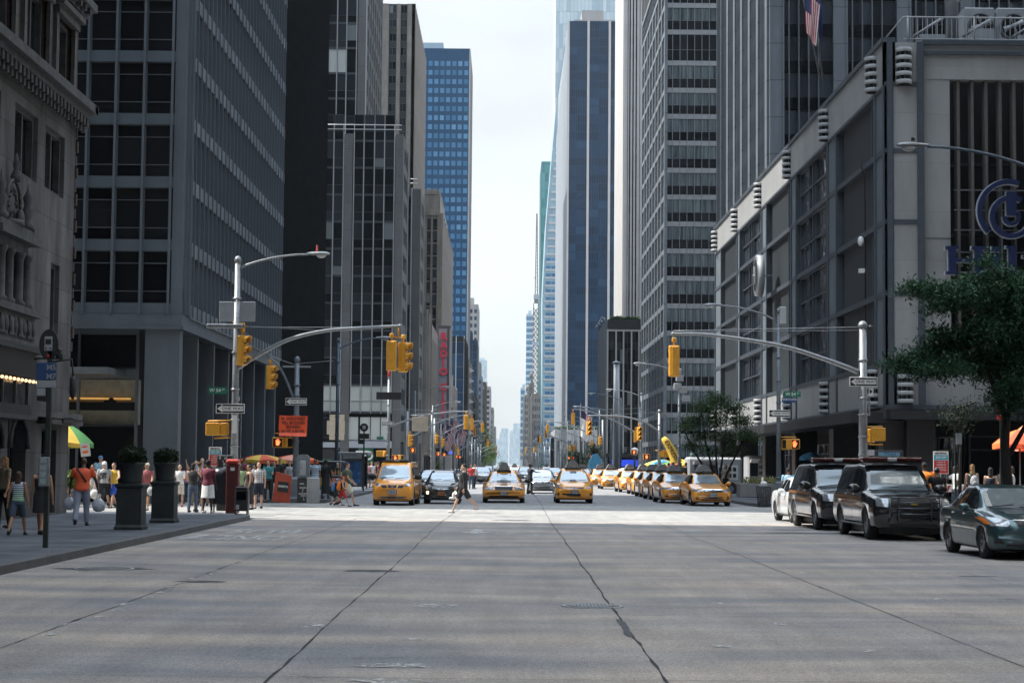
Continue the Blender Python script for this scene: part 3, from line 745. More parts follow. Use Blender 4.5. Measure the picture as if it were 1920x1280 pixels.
b.join(text_mesh('bank',1.3,.01,.03),TM(Ff,Xp(592,Yf)-x0-.9,.21,2.75),2); b.join(text_mesh('TD',1.7,.01,.03),TM(Ff,Xp(686,Yf)-x0-.15,.31,2.65),2)
pm('sign_black',(.015,.016,.018),.5); pm('bank_green',(.01,.09,.05),.5); pm('sign_white',(.62,.62,.60),.5,var=.03)
B.part(b,'bank_sign',['sign_black','bank_green','sign_white'])
b=MB(); b.fbox(Ff,Xp(617,Yf)-x0,Xp(645,Yf)-x0,.25,.28,4.7,8.0); b.fbox(Ff,Xp(612,Yf)-x0,Xp(646,Yf)-x0,.2,.24,5.4,7.2);
pm('banner_tan',(.42,.36,.28),.8,var=.1); B.part(b,'banner',['banner_tan'])
Fs=Fr(Xp(748,Yf),Yf,0,1)
b=MB(); b.fbox(Fs,0,3,-.5,0,0,45); b.fbox(Fs,12,15,-.5,0,0,45)
for k in range(12): b.fbox(Fs,3,12,-.5,-.05,4.6+k*3.58,6.0+k*3.58)
B.part(b,'side_pier',['granite_pier'])
for k in range(11):
 for i in range(3): B.win(Fs,3+i*3,-.2,6.+k*3.58,3,2.2,'glass_tower','mullion_grey',(.5,),(),.06)
b=MB()
for zz in (45.6,46.2): b.tube([Ff.pt(-.5,.1,zz),Ff.pt(Xp(745,Yf)-x0,.1,zz)],.06,5)
for a in xs: b.tube([Ff.pt(Xp(a,Yf)-x0,.1,44.8),Ff.pt(Xp(a,Yf)-x0,.1,46.2)],.04,5)
B.part(b,'roof_rail',['mullion_white'])
B.done()
B=Bld('glass_and_granite_tower','tall dark glass tower with thin white mullions rising behind its own lower wing',(-24,262,0))
Yf=252; x0=Xp(570,Yf); xe=Xp(677,Yf)
mass(B,x0-20,xe-.2,Yf+.5,283,0,78,'black_interior','core',0)
Ff=Fr(x0,Yf,1,0); b=MB()
b.fbox(Ff,Xp(660,Yf)-x0,Xp(675,Yf)-x0,-.5,.15,0,78); B.part(b,'pier',['granite_pier'])
b=MB()
for a in (584,602,620,638,657,675.5): u=Xp(a,Yf)-x0; b.fbox(Ff,u-.05,u+.05,-.3,.24,40,72)
B.part(b,'mullion',['mullion_white'])
b=MB()
for k in range(9): b.fbox(Ff,0,Xp(660,Yf)-x0,-.3,.02,42+k*3.58-.15,42+k*3.58+.15)
B.part(b,'spandrel_band',['mullion_dark'])
seg=[570,584,602,620,638,659.5]
for k in range(9):
 for a,c in zip(seg,seg[1:]):
  u0,u1=Xp(a,Yf)-x0,Xp(c,Yf)-x0
  B.win(Ff,u0+.05,-.1,42+k*3.58+.1,u1-u0-.1,3.38,'glass_blind' if (k==4 and a<638) else 'glass_dark','mullion_dark',(),(.3,) if k!=4 else (),.05)
Fs=Fr(xe-.15,Yf,0,1)
b=MB()
for i in range(8): b.fbox(Fs,i*4.3,i*4.3+1.1,-.5,.1,0,78)
for k in range(20): b.fbox(Fs,0,31,-.5,0,6+k*3.58,7.2+k*3.58)
B.part(b,'side_pier',['granite_pier'])
for k in range(9,19):
 for i in range(7): B.win(Fs,i*4.3+1.1,-.12,7.2+k*3.58,3.2,2.4,'glass_tower','mullion_grey',(.5,),(),.06)
B.done()
B=Bld('narrow_granite_wing','second narrow granite wing with a small rooftop rail before the limestone skyscraper',(-16,296,0))
Yf=290; x0=Xp(740,Yf)
mass(B,x0,Xp(784,Yf)-.2,Yf+.3,304,0,45.5,'black_interior','core',0)
Ff=Fr(x0,Yf,1,0); b=MB(); b.fbox(Ff,Xp(768,Yf)-x0,Xp(783,Yf)-x0,-.5,.1,0,45.8); b.fbox(Ff,0,Xp(764,Yf)-x0,-.5,-.1,44,45.8); B.part(b,'pier',['granite_pier'])
b=MB(); b.fbox(Ff,Xp(765,Yf)-x0,Xp(767,Yf)-x0,-.3,.2,0,46)
for zz in (46.7,47.4): b.tube([Ff.pt(Xp(763,Yf)-x0,.1,zz),Ff.pt(Xp(777,Yf)-x0,.1,zz)],.07,5)
B.part(b,'roof_rail',['mullion_white'])
for k in range(12): B.win(Ff,Xp(752,Yf)-x0,-.1,2+k*3.58,Xp(765,Yf)-Xp(752,Yf),3.3,'glass_dark','mullion_dark',(.5,),(),.08)
Fs=Fr(Xp(784,Yf)-.1,Yf,0,1); b=MB(); b.fbox(Fs,0,2.5,-.4,0,0,45.8); b.fbox(Fs,11,13.5,-.4,0,0,45.8)
for k in range(12): b.fbox(Fs,2.5,11,-.4,-.05,5+k*3.58,6.3+k*3.58)
B.part(b,'side_pier',['granite_pier'])
for k in range(11): B.win(Fs,2.5,-.2,6.3+k*3.58,8.5,2.3,'glass_tower','mullion_grey',(.33,.66),(),.08)
B.done()
B=Bld('limestone_skyscraper','tall limestone skyscraper with dark vertical window strips and fluted side',(-22,340,0))
Yf=321; x0=Xp(690,Yf); xe=Xp(768,Yf)
mass(B,x0-30,xe-.3,Yf+.5,366,0,84,'black_interior','core',0)
Ff=Fr(x0,Yf,1,0); b=MB()
for a,c in ((690,718),(733,740),(753,768.5)): b.fbox(Ff,Xp(a,Yf)-x0,Xp(c,Yf)-x0,-.6,0,0,84)
B.part(b,'pier',['limestone'])
b=MB(); b.fbox(Ff,Xp(718,Yf)-x0,Xp(753,Yf)-x0,-.58,-.3,0,84)
for k in range(25): b.fbox(Ff,Xp(718,Yf)-x0,Xp(753,Yf)-x0,-.58,-.25,20+k*2.55,21.1+k*2.55)
B.part(b,'spandrel',['dark_bronze'])
for k in range(25):
 for a,c in ((718,733),(740,753)): B.win(Ff,Xp(a,Yf)-x0+.05,-.28,21.1+k*2.55,Xp(c,Yf)-Xp(a,Yf)-.1,1.45,'glass_dark','mullion_dark',(.5,),(),.06)
Fs=Fr(xe,Yf,0,1); b=MB()
for i in range(12):
 u=i*3.8; b.fbox(Fs,u,u+2.5,-.6,0,0,84); b.fbox(Fs,u+2.5,u+3.8,-.6,-.35,0,84)
B.part(b,'side_pier',['limestone'])
for k in range(25):
 for i in range(11): B.win(Fs,i*3.8+2.6,-.33,21+k*2.55,1.1,1.5,'glass_dark','mullion_dark',(),(),.05)
B.done()
B=Bld('ribbed_stone_theatre','low grey stone theatre block with narrow vertical ribs behind the tall red lettered sign',(-16,345,0))
Yf=318; x0=Xp(783,Yf)-8; xe=XL-.3
mass(B,x0,xe-.3,Yf,374,0,28.3,'limestone_grey','wall',0)
Fs=Fr(xe,Yf,0,1); b=MB()
for i in range(28): b.fbox(Fs,i*2.,i*2.+1.,-.3,0,3.8,28.8-(3.5 if i>9 else 0))
for i in range(28): b.fbox(Fs,i*2.,i*2.+2,-.3,-.18,3.8,28)
b.fbox(Fs,0,56,-.3,.1,3.2,3.8)
B.part(b,'rib',['limestone'])
Ff=Fr(x0,Yf,1,0)
b=MB()
for i in range(5): b.fbox(Ff,8.2+i*.5-.2,8.2+i*.5+.06,0,.12,3.8,28.8)
b.fbox(Ff,6,9.,0,.2,28.3,28.9); B.part(b,'front_rib',['limestone_grey'])
for i in range(14): B.win(Fs,i*4.+.2,-.1,.4,3.5,2.7,'glass_dark','dark_bronze',(.5,),(),.08)
b=MB(); b.fbox(Fs,20,54,0,3.2,3.4,4.6,0); b.fbox(Fs,20,54,3.2,3.3,3.6,4.2,1);
pm('neon_blue',(.02,.06,.6),.5,emit=.5); B.part(b,'theatre_marquee',['dark_bronze','neon_blue'])
B.done()
SY=372
t=thing('vertical_blade_sign','tall grey blade sign with red capital letters reading down its face','sign',(-13,SY,8))
b=MB(); xa,xb=Xp(820,SY),Xp(841,SY); zt=P(830,615,SY).z; zb=P(830,815,SY).z
b.box(xa,xb,SY,SY+.9,zb,zt,0); b.box(xa-.1,xb+.15,SY-.1,SY+1.,zt,zt+.5,1); b.box(xb-.55,xb-.05,SY-.12,SY,zb,zt,1); b.build('sign_board',['sign_grey','granite_pier'],t,world=True)
Ff=Fr(0,SY,1,0)
for ch,v in zip('RADIO CITY',(631,647.5,664,680,697,None,726,743,760,776)):
 if v is None: continue
 z=P(829,v,SY).z; b=MB(); b.join(text_mesh(ch,2.0,.12,.1),TM(Ff,Xp(829.5,SY),.22,z,sx=.98)); b.build('letter',['red_letter'],t,world=True)
t2=t
B=Bld('art_deco_tower','stepped limestone tower with crenellated crown beside the blue grid tower',(-18,400,0))
Yf=377
mass(B,Xp(770,Yf),Xp(822,Yf),Yf,452,0,53.5,'limestone','wall',0)
mass(B,Xp(770,Yf),Xp(816,Yf),Yf+8,440,53.5,59,'limestone','upper_tier',0)
b=MB(); Ff=Fr(Xp(789,Yf),Yf,1,0); x0=Xp(789,Yf)
for i in range(7): x=Xp(789+i*4.2,Yf+8); b.box(x,x+.38,Yf+7.8,Yf+9,59,60.2)
for i in range(12): b.box(Xp(816,Yf)-.7,Xp(816,Yf),Yf+9+i*2.6,Yf+10.4+i*2.6,59,60.2)
for a,c in ((789,795),(803,806),(815,822.5)): b.fbox(Ff,Xp(a,Yf)-x0,Xp(c,Yf)-x0,0,.35,0,54)
for i in range(7): b.fbox(Ff,i*.52,i*.52+.3,0,.4,53.5,54.6)
Fs=Fr(Xp(822,Yf),Yf,0,1)
for i in range(19): b.fbox(Fs,i*4,i*4+2.2,-.1,.35,0,53.6+(.9 if i%2 else 0))
B.part(b,'pier',['limestone'])
for k in range(17):
 for a,c in ((795,803),(806,815)): B.win(Ff,Xp(a,Yf)-x0+.02,.02,8+k*2.65,Xp(c,Yf)-Xp(a,Yf)-.04,2.4,'glass_dark','mullion_dark',(),(.25,),.08)
b=MB(); b.fbox(Ff,Xp(790,Yf)-x0,Xp(817,Yf)-x0,-7.6,-7.5,51,58.8,0); B.part(b,'penthouse',['limestone_grey'])
B.done()
def grid(B,F,W,z0,z1,nx,nz,gm,fm,fw=.35,fh=.5,dep=.25,wall='sign_grey',vd=(),cap_z=None):
 bw=W/nx; bh=(z1-z0)/nz; b=MB()
 for i in range(nx+1): b.fbox(F,max(0,i*bw-fw/2),min(W,i*bw+fw/2),-.2,dep,z0,z1)
 for k in range(nz+1): b.fbox(F,0,W,-.2,dep-.03,z0+k*bh-fh/2,z0+k*bh+fh/2)
 B.part(b,'frame_grid',[wall])
 for k in range(nz):
  for i in range(nx): B.win(F,i*bw+fw/2,.0,z0+k*bh+fh/2,bw-fw,bh-fh,gm,fm,vd,(),.0)
panelmat('blue_frame',(.006,.042,.10),2,2,.05,.5,.01,.8,.1,0); MATS['blue_frame'].node_tree.nodes['Principled BSDF'].inputs['Specular IOR Level'].default_value=.1
B=Bld('blue_grid_tower','flat topped blue office tower with a regular grid of small square windows',(-20,655,0))
Yf=640; x0=Xp(770,Yf); xe=Xp(872,Yf); zt=P(830,91,Yf).z
mass(B,x0,xe,Yf,690,0,zt,'blue_frame','wall',0)
Ff=Fr(x0,Yf,1,0); b=MB(); W=xe-x0; nb=9; bw=W/9.; nf=44; bh=(zt-6)/nf
for k in range(nf):
 for i in range(9): B.win(Ff,i*bw+.35,.05,2+k*bh+.9,bw-.7,bh-1.5,'glass_blue','blue_frame',(),(),.0)
b.box(x0+.2,xe-9.5,Yf+5,Yf+25,zt,zt+3.2); B.part(b,'roof_box',['glass_pale'])
Fs=Fr(xe,Yf,0,1)
b=MB()
for i in range(12): b.fbox(Fs,i*4,i*4+.5,0,.4,0,zt)
B.part(b,'side_fin',['pale_stone'])
B.done()
def block(name,label,px0,px1,Y,v_top,depth,wallm,glass,style='grid',nx=4,fh=3.6,x_clip=None,v_base=None,side=True,fm='mullion_grey',frac=.55,nz=None,left=True,cat='building',ext=0,roof=True,vlines=None):
 """a street block whose avenue corner stands at pixel px1 (left side) / px0 (right side) at depth Y"""
 xa,xb=Xp(px0,Y),Xp(px1,Y); zt=P((px0+px1)/2,v_top,Y).z
 if left: xa-=ext
 else: xb+=ext
 B=Bld(name,label,((xa+xb)/2,Y+depth/2,0),cat)
 mass(B,xa,xb,Y,Y+depth,0,zt,wallm,'wall',0)
 W=xb-xa; Ff=Fr(xa,Y,1,0); nz=nz or max(2,int((zt-4)/fh)); bh=(zt-5)/nz; bw=W/nx
 for k in range(nz):
  for i in range(nx):
   if style=='grid': B.win(Ff,i*bw+bw*(1-frac)/2,.03,4+k*bh+bh*.25,bw*frac,bh*.55,glass,fm,(.5,) if bw>2.2 else (),(),.06 if Y<1200 else 0)
   elif style=='band': B.win(Ff,i*bw+.03,.03,4+k*bh+bh*.28,bw-.06,bh*.62,glass,fm,(),(),.05)
   elif style=='glass': B.win(Ff,i*bw+.04,.04,4+k*bh+.1,bw-.08,bh-.2,glass,fm,(),(),.05)
 b=MB()
 if vlines:
  for i in range(0,nx+1): b.fbox(Ff,i*bw-.12,i*bw+.12,-.1,.3,4,zt+.6)
  B.part(b,'mullion',[vlines])
 b=MB(); b.box(xa-.25,xb+.25,Y-.25,Y+depth+.25,zt-.1,zt+.7)
 if roof:
  q=W*.3; b.box(xa+q,xb-q*.6,Y+3,Y+min(depth-1,10),zt+.7,zt+4.2)
  if zt<70: b.lathe([(1.3,0),(1.3,3),(0.1,4.2)],((xa+xb)/2-W*.1,Y+5,zt+4.2),10)
 B.part(b,'parapet',[wallm])
 if side:
  Fs=Fr(xb,Y,0,1) if left else Fr(xa,Y+depth,0,-1)
  ns=max(2,int(depth/5))
  b=MB()
  for i in range(ns+1): b.fbox(Fs,i*depth/ns-.5,i*depth/ns+.5,0,.3,0,zt)
  B.part(b,'side_pier',[wallm])
  for k in range(nz):
   for i in range(ns): B.win(Fs,i*depth/ns+.6,.03,4+k*bh+bh*.25,depth/ns-1.2,bh*.55,glass,fm,(),(),0)
 B.done(60); return B
block('dark_glass_block','dark glass block with thin white vertical mullions next to the red lettered sign',843,868,575,634,45,'black_granite','glass_navy','glass',4,3.8,vlines='mullion_white',roof=False,ext=6)
B=block('notched_stone_block','stone block whose side carries a column of pale angled sunshades',868,877,650,676,50,'limestone','glass_dark','grid',2,3.6,ext=6,roof=False)
b=MB()
Fs=Fr(Xp(877,650),650,0,1)
for k in range(9): z=P(877,690+k*19.5,650).z; b.prism([(0,z-1.6),(0,z+.6),(1.9,z-.9)],lambda a,c,t:(Xp(877,650)+a,650+t,c),0,3.)
B.part(b,'sunshade',['white_marble'])
block('slim_stone_block','slim brown stone block in front of the notched facade',842,851,540,728,20,'limestone','glass_dark','grid',2,3.4,ext=3)
block('white_grid_tower','white concrete tower with a tight grid of windows above a dark base',874,893,900,573,40,'pale_stone','glass_navy','grid',5,3.5,frac=.62,ext=6)
block('dark_blue_glass_slab','dark blue glass slab standing below the white gridded tower',872,892.5,800,640,40,'glass_navy','glass_navy','glass',5,3.6,ext=6)
block('dark_stone_corner_block','dark stone corner block with a jutting cornice at the foot of the blue slab',874,893,690,745,40,'granite_pier','glass_dark','grid',4,4,ext=4)
block('glass_lattice_block','glass block with a pale lattice frame behind the dark corner block',892,901,1000,706,40,'mullion_grey','glass_navy','grid',4,4,frac=.8,ext=6)
block('tan_setback_block','tan masonry block with a setback top behind the glass lattice',892,899,1080,681,30,'limestone','glass_dark','grid',3,4,ext=8)
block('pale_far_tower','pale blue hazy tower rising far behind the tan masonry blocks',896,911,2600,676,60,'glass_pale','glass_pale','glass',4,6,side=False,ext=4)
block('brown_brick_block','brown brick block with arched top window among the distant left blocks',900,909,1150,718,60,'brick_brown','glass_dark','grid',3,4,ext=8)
block('cream_corniced_block','cream stone block with stacked cornices over the avenue trees',908,918,1300,726,60,'pale_stone','glass_dark','grid',4,4,ext=8)
block('low_red_brick_block','low red brick block partly behind the street trees',901,908,1050,790,60,'brick_brown','glass_dark','grid',3,4,ext=6)
block('grey_distant_block','grey distant block stepping down toward the vanishing point',916,924,1650,765,80,'limestone_grey','glass_dark','grid',3,4.5,ext=8)
block('farthest_left_block','last low block on the left before the hazy towers',922,928.5,2100,800,100,'limestone_grey','glass_dark','grid',3,5,ext=10)
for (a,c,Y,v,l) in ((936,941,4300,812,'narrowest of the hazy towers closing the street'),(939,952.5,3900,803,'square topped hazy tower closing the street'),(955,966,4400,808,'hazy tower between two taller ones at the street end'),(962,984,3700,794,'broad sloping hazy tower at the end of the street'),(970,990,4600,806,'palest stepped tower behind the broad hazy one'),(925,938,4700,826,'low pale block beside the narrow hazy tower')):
 block('distant_tower',l,a,c,Y,v,60,'glass_pale','glass_pale','glass',6,9,side=False,roof=v>804)  # pale glass also puts distance haze into the colour of these towers
# ================================================================ right side
def YR(px): return XR*3400/(px-948)
B=Bld('hotel_podium','pale panelled hotel podium with striped wall lamps, dark grille and big blue letters',(XR+8,100,0),'hotel')
Y0,Y1=80.2,146.; ZB,ZT=4.55,20.8
mass(B,XR+.4,XR+90,Y0+2.6,Y1-.3,ZB,ZT-.3,'black_interior','core',0)
Fs=Fr(XR,Y1,0,-1)      # u = Y1 - Y
U=lambda y: Y1-y
WS=Y1-Y0
b=MB(); b.fbox(Fs,0,WS,-.5,0,ZT-1.95,ZT); b.fbox(Fs,0,WS,-.5,.12,ZT,ZT+.22,1); b.fbox(Fs,0,WS,-.5,.0,ZB,6.25); b.fbox(Fs,0,WS,-.5,.08,ZB-.12,ZB,1)
B.part(b,'parapet_band',['hotel_panel','rail_metal'])
panels=[(82.6,91.1),(107.6,115.8),(132.6,141.)]; winb=[(95.7,104.1),(120.2,129.5)]
b=MB()
for a,c in panels: b=MB(); b.fbox(Fs,U(c),U(a),-.5,-.22,6.25,ZT-1.95); B.part(b,'blank_panel',['hotel_dark_panel'])
b=MB()
for a,c in ((80.2,82.4),(91.8,94.6),(104.6,106.9),(116.6,119.2),(130.,132.),(141.4,145.8)):
 b=MB(); b.fbox(Fs,U(c)+.35,U(a)-.35,-.4,-.02,6.25,ZT-1.95,0)
 b.fbox(Fs,U(c),U(c)+.35,-.4,.06,ZB,ZT-1.95,1); b.fbox(Fs,U(a)-.35,U(a),-.4,.06,ZB+.0,ZT-1.95,1); B.part(b,'pier',['pier_blue','rail_metal'])
b=MB()
for z in (9.5,12.7,15.9): b.fbox(Fs,0,WS-.02,-.4,.03,z-.13,z+.13)
b.fbox(Fs,0,WS-.02,-.4,.05,6.25,6.45); b.fbox(Fs,0,WS-.02,-.4,.05,ZT-2.1,ZT-1.94)
for a,c in panels:
 for y in (a+.9,): b.fbox(Fs,U(y)-.06,U(y)+.06,-.3,-.1,6.25,ZT-2)
B.part(b,'rail',['rail_metal'])
for a,c in winb:
 for z0_,z1_ in ((6.45,9.37),(9.63,12.57),(12.83,15.77),(16.03,18.7)):
  for q in range(2):
   w=(c-a)/2
   B.win(Fs,U(c)+q*w,-.25,z0_,w,z1_-z0_,'glass_tower','rail_metal',(.74,) if q==0 else (.2,),(.5,),.09,.14)
Ff=Fr(XR,Y0,1,0)
b=MB(); b.fbox(Ff,0,1.6,-.4,0,ZB,ZT,0); b.fbox(Ff,.1,.35,0,.14,ZB,ZT,1); b.fbox(Ff,1.45,1.75,-.3,.14,ZB,ZT,1)
for z in (6.3,9.5,12.7,15.9,18.9): b.fbox(Ff,.0,1.6,0,.06,z-.1,z+.1,1)
b.fbox(Ff,1.75,3.0,-.9,-.3,ZB,ZT-.3,0); b.fbox(Ff,1.76,3.,-.35,-.28,12.,12.03,1)
B.part(b,'corner_pier',['hotel_panel','rail_metal'])
b=MB(); b.fbox(Ff,1.76,30,-.9,-.26,18.9+.3,ZT-.05); b.fbox(Ff,1.75,30,-.9,-.1,ZT-.05,ZT+.15,1); b.fbox(Ff,1.75,30,-.9,-.1,ZT-.5,ZT-.35,1); b.fbox(Ff,3.0,30,-.9,-.28,ZB,6.0); b.fbox(Ff,-.05,30,-.9,.2,ZB-.2,ZB,1); b.fbox(Ff,3.0,30,-.9,-.2,6.0,6.12,1)
B.part(b,'fascia',['hotel_panel','rail_metal'])
b=MB(); b.fbox(Ff,3.0,30,-3.0,-2.4,6,19.3); B.part(b,'grille_recess',['black_interior'])
b=MB()
for i in range(40): u=3.35+i*.63; b.fbox(Ff,u,u+.13,-.95,-.42,6.12,19.2)
pm('louvre',(.09,.085,.08),.6,var=.15); B.part(b,'grille_fin',['louvre'])
b=MB()
for z in (9.,12.2,15.4): b.fbox(Ff,3.0,30,-1.2,-.97,z,z+.12)
B.part(b,'grille_rail',['dark_bronze'])
def lamp(y,z0_,front=None):
 b=MB(); n=10
 c=(XR-.12,y) if front is None else (front,Y0-.12)
 for k in range(5):
  z=z0_+.03+k*.36
  b.lathe([(.34,z),(.36,z+.01),(.36,z+.17),(.34,z+.18)],(c[0],c[1],0),20,0)
 b.lathe([(.26,z0_),(.26,z0_+1.6)],(c[0],c[1],0),16,1)
 for a in range(0,360,45): b.box(c[0]+.3*math.cos(R(a))-.02,c[0]+.3*math.cos(R(a))+.02,c[1]+.3*math.sin(R(a))-.02,c[1]+.3*math.sin(R(a))+.02,z0_,z0_+1.6,2)
 B.part(b,'wall_lamp',['white_paint_worn','black_interior','rail_metal'])
pm('white_paint_worn',(.34,.35,.36),.5,var=.08)
for y in (82.2,94.6,107.2,119.6,132.,144.6):
 lamp(y,ZT-1.9); lamp(y,ZB+.0)
lamp(0,ZT-1.95,XR+.85); lamp(0,ZB+.05,XR+.85)
b=MB()
for k in range(90): b.fbox(Ff,1.2+k*.22,1.225+k*.22,-.6,-.57,ZT+.15,ZT+1.25)
b.tube([Ff.pt(1.,-.58,ZT+1.3),Ff.pt(22,-.58,ZT+1.3)],.04,6); b.tube([Ff.pt(1.,-.58,ZT+.3),Ff.pt(22,-.58,ZT+.3)],.03,6); b.tube([Ff.pt(1,-.58,ZT+1.3),(XR+.3,Y0+2.5,ZT+.4)],.04,6)
for k in range(8): b.tube([Ff.pt(1.2+k*3,-.58,ZT+.1),Ff.pt(1.2+k*3,-.58,ZT+1.35)],.045,6)
B.part(b,'roof_rail',['white_paint_worn'])
for u,rd in ((5.6,.8),(7.15,.8),(8.7,.8),(10.3,.8)):
 b=MB(); b.bbox(XR+u-.72,XR+u+.72,Y0+5,Y0+7,ZT+.3,ZT+2.9,.04,0); b.tube([(XR+u,Y0+5.02,ZT+1.95),(XR+u,Y0+4.7,ZT+1.95)],.62,20,1); b.tube([(XR+u,Y0+4.69,ZT+1.95),(XR+u,Y0+4.66,ZT+1.95)],.56,20,2)
 for a in range(4):
  q=a*math.pi/2+.4; b.tube([(XR+u,Y0+4.64,ZT+1.95),(XR+u+.5*math.cos(q),Y0+4.62,ZT+1.95+.5*math.sin(q))],[.1,.14],4,0,sx=.3)
 b.ell((XR+u,Y0+4.62,ZT+1.95),.12,8,6,0); B.part(b,'roof_fan',['grey_paint','galvanised','black_interior'])
b=MB()
for u in (3.6,8.4,13): b.lathe([(.3,ZT),(.3,ZT+2.4),(.35,ZT+2.45)],(XR+u,Y0+2.2,0),14)
b.box(XR+3,XR+25,Y0+4,Y0+8,ZT-.3,ZT+.5); b.box(XR+2.2,XR+4.2,Y0+3.2,Y0+3.4,ZT,ZT+1.)
for k in range(7): b.tube([(XR+2+k*2.3,Y0+3,ZT+1.),(XR+3.4+k*2.3,Y0+3,ZT+1.9)],.07,6); b.box(XR+2.5+k*2.3,XR+3.7+k*2.3,Y0+3.8,Y0+4.,ZT+.4,ZT+1.3+.3*(k%2))
B.part(b,'roof_plant',['grey_paint'])
b=MB(); b.box(XR-.1,XR+30,Y0-.1,Y1,3.95,ZB-.2,0); b.fbox(Fs,-.1,WS,-.2,1.5,3.75,4.2,1); b.box(XR-.0,XR+30,Y0-1.0,Y0-.1,3.9,4.3,1)
B.part(b,'canopy',['soffit','dark_bronze'])
for i in range(6):
 y=81.2+i*12.4
 b=MB(); b.bbox(XR+.1,XR+1.4,y,y+1.3,0,3.95,.05); B.part(b,'column',['dark_column'])
b=MB(); b.bbox(XR+1.0,XR+2.3,Y0+.3,Y0+1.2,0,4,.05); B.part(b,'column',['dark_column']); b=MB(); b.bbox(XR+9,XR+10.3,Y0+.3,Y0+1.2,0,4,.05); B.part(b,'column',['dark_column'])
b=MB(); b.box(XR+4.6,XR+60,Y0+4.6,Y1-2,0,3.95); B.part(b,'shop_wall',['black_interior'])
Fw=Fr(XR+4.5,Y1-2,0,-1)
for i in range(14): B.win(Fw,i*4.2+.3,0,.3,3.8,3.0,'glass_dark','mullion_grey',(.5,),(.78,),.08)
Fw=Fr(XR+4.5,Y0+4.5,1,0)
for i in range(6): B.win(Fw,i*4+.3,0,.3,3.6,3.,'glass_black','mullion_dark',(.5,),(.78,),.08)
def glyph(ch):
 S=[]
 def r(x0,x1,z0,z1): S.append([(x0,z0),(x1,z0),(x1,z1),(x0,z1)])
 if ch=='H': r(0,.3,0,.1);r(.62,.92,0,.1);r(0,.3,.9,1);r(.62,.92,.9,1);r(.07,.23,.1,.9);r(.69,.85,.1,.9);r(.23,.69,.44,.56); return S,.92
 if ch=='i': r(0,.28,0,.1);r(.06,.22,.1,.62);r(.0,.22,.62,.7);r(.06,.22,.82,1.0); return S,.28
 if ch=='l': r(0,.28,0,.1);r(.06,.22,.1,.95);r(0,.22,.95,1.03); return S,.28
 if ch=='t': r(.08,.24,.1,.9);r(0,.38,.62,.7);r(.12,.38,0,.1); return S,.38
 if ch=='o':
  n=20
  for k in range(n):
   a,c=2*math.pi*k/n,2*math.pi*(k+1)/n
   S.append([(.33+.2*math.cos(a),.35+.25*math.sin(a)),(.33+.33*math.cos(a),.35+.36*math.sin(a)),(.33+.33*math.cos(c),.35+.36*math.sin(c)),(.33+.2*math.cos(c),.35+.25*math.sin(c))])
  return S,.66
 if ch=='n': r(0,.26,0,.1);r(.06,.22,.1,.62);r(0,.2,.62,.7);r(.42,.68,0,.1);r(.47,.63,.1,.55);r(.22,.6,.55,.7); return S,.68
u=2.65; sc_=1.25
for ch in 'Hilton':
 b=MB(); b2=MB(); S,wd=glyph(ch)
 for pl in S:
  b.prism([(u+x*sc_*1.5,10.35+z*sc_) for x,z in pl],lambda a,c,t:Ff.pt(a,t,c),.1,.34)
  cx=sum(x for x,z in pl)/4; cz=sum(z for x,z in pl)/4
  b2.prism([(u+x*sc_*1.5+(.03 if x>cx else -.03),10.35+z*sc_+(.03 if z>cz else -.03)) for x,z in pl],lambda a,c,t:Ff.pt(a,t,c),-.02,.095)
 u+=wd*sc_*1.5+.22; o=B.part(b,'letter',['blue_letter']); b2.build('letter_edge',['letter_edge'],o).matrix_parent_inverse=Matrix.Identity(4)
def ring(bb,cx,cz,r0,r1,a0,a1,t0,t1,n=28,sx=1.):
 for k in range(n):
  a,c=R(a0+(a1-a0)*k/n),R(a0+(a1-a0)*(k+1)/n)
  bb.prism([(cx+r0*math.cos(a)*sx,cz+r0*math.sin(a)),(cx+r1*math.cos(a)*sx,cz+r1*math.sin(a)),(cx+r1*math.cos(c)*sx,cz+r1*math.sin(c)),(cx+r0*math.cos(c)*sx,cz+r0*math.sin(c))],lambda p,q,t:Ff.pt(p,t,q),t0,t1)
cx,cz=5.5,13.2
b=MB(); b2=MB()
for bb,g,t0,t1 in ((b2,.035,-.02,.095),(b,0,.1,.3)):
 ring(bb,cx,cz,1.22-g,1.42+g,70-g*40,225+g*40,t0,t1); ring(bb,cx+.1,cz-.25,.76-g,.96+g,60,330,t0,t1)
 bb.prism([(cx-.12-g,cz-.2-g),(cx+.28+g,cz-.2-g),(cx+.28+g,cz+.85+g),(cx-.12-g,cz+.85+g)],lambda p,q,t:Ff.pt(p,t,q),t0+.0,t1+.02)
 ring(bb,cx+.1,cz-.25,.25-g,.4+g,180,400,t0-.004,t1-.01)
o=B.part(b,'emblem',['blue_letter']); b2.build('emblem_edge',['letter_edge'],o).matrix_parent_inverse=Matrix.Identity(4)
b=MB()
for z in (10.5,11.4,12.4,13.3,14.2): b.fbox(Ff,3.2,14,-.5,-.44,z,z+.05)
for u_ in (5.2,7.2): b.fbox(Ff,u_,u_+.06,-.45,-.03,10.2,14.3)
B.part(b,'sign_bracket',['galvanised'])
b=MB(); yy=113.6; zz=P(1452,517,yy).z
b.tube([(XR-.1,yy,zz),(XR-1.35,yy-.0,zz)],.05,6); b.tube([(XR-.75,yy,zz),(XR-1.15,yy,zz)],1.3,32,0); b.tube([(XR-1.15,yy,zz),(XR-1.19,yy,zz)],1.18,32,1); b.tube([(XR-1.19,yy,zz),(XR-1.2,yy,zz)],1.0,32,2)
for s_ in (-.4,.4): b.box(XR-1.26,XR-1.2,yy+s_-.09,yy+s_+.09,zz-.6,zz+.6,1)
b.prism([(yy+.45,zz+.6),(yy+.25,zz+.6),(yy-.45,zz-.6),(yy-.25,zz-.6)],lambda a,c,t:(t,a,c),XR-1.2,XR-1.265,1)
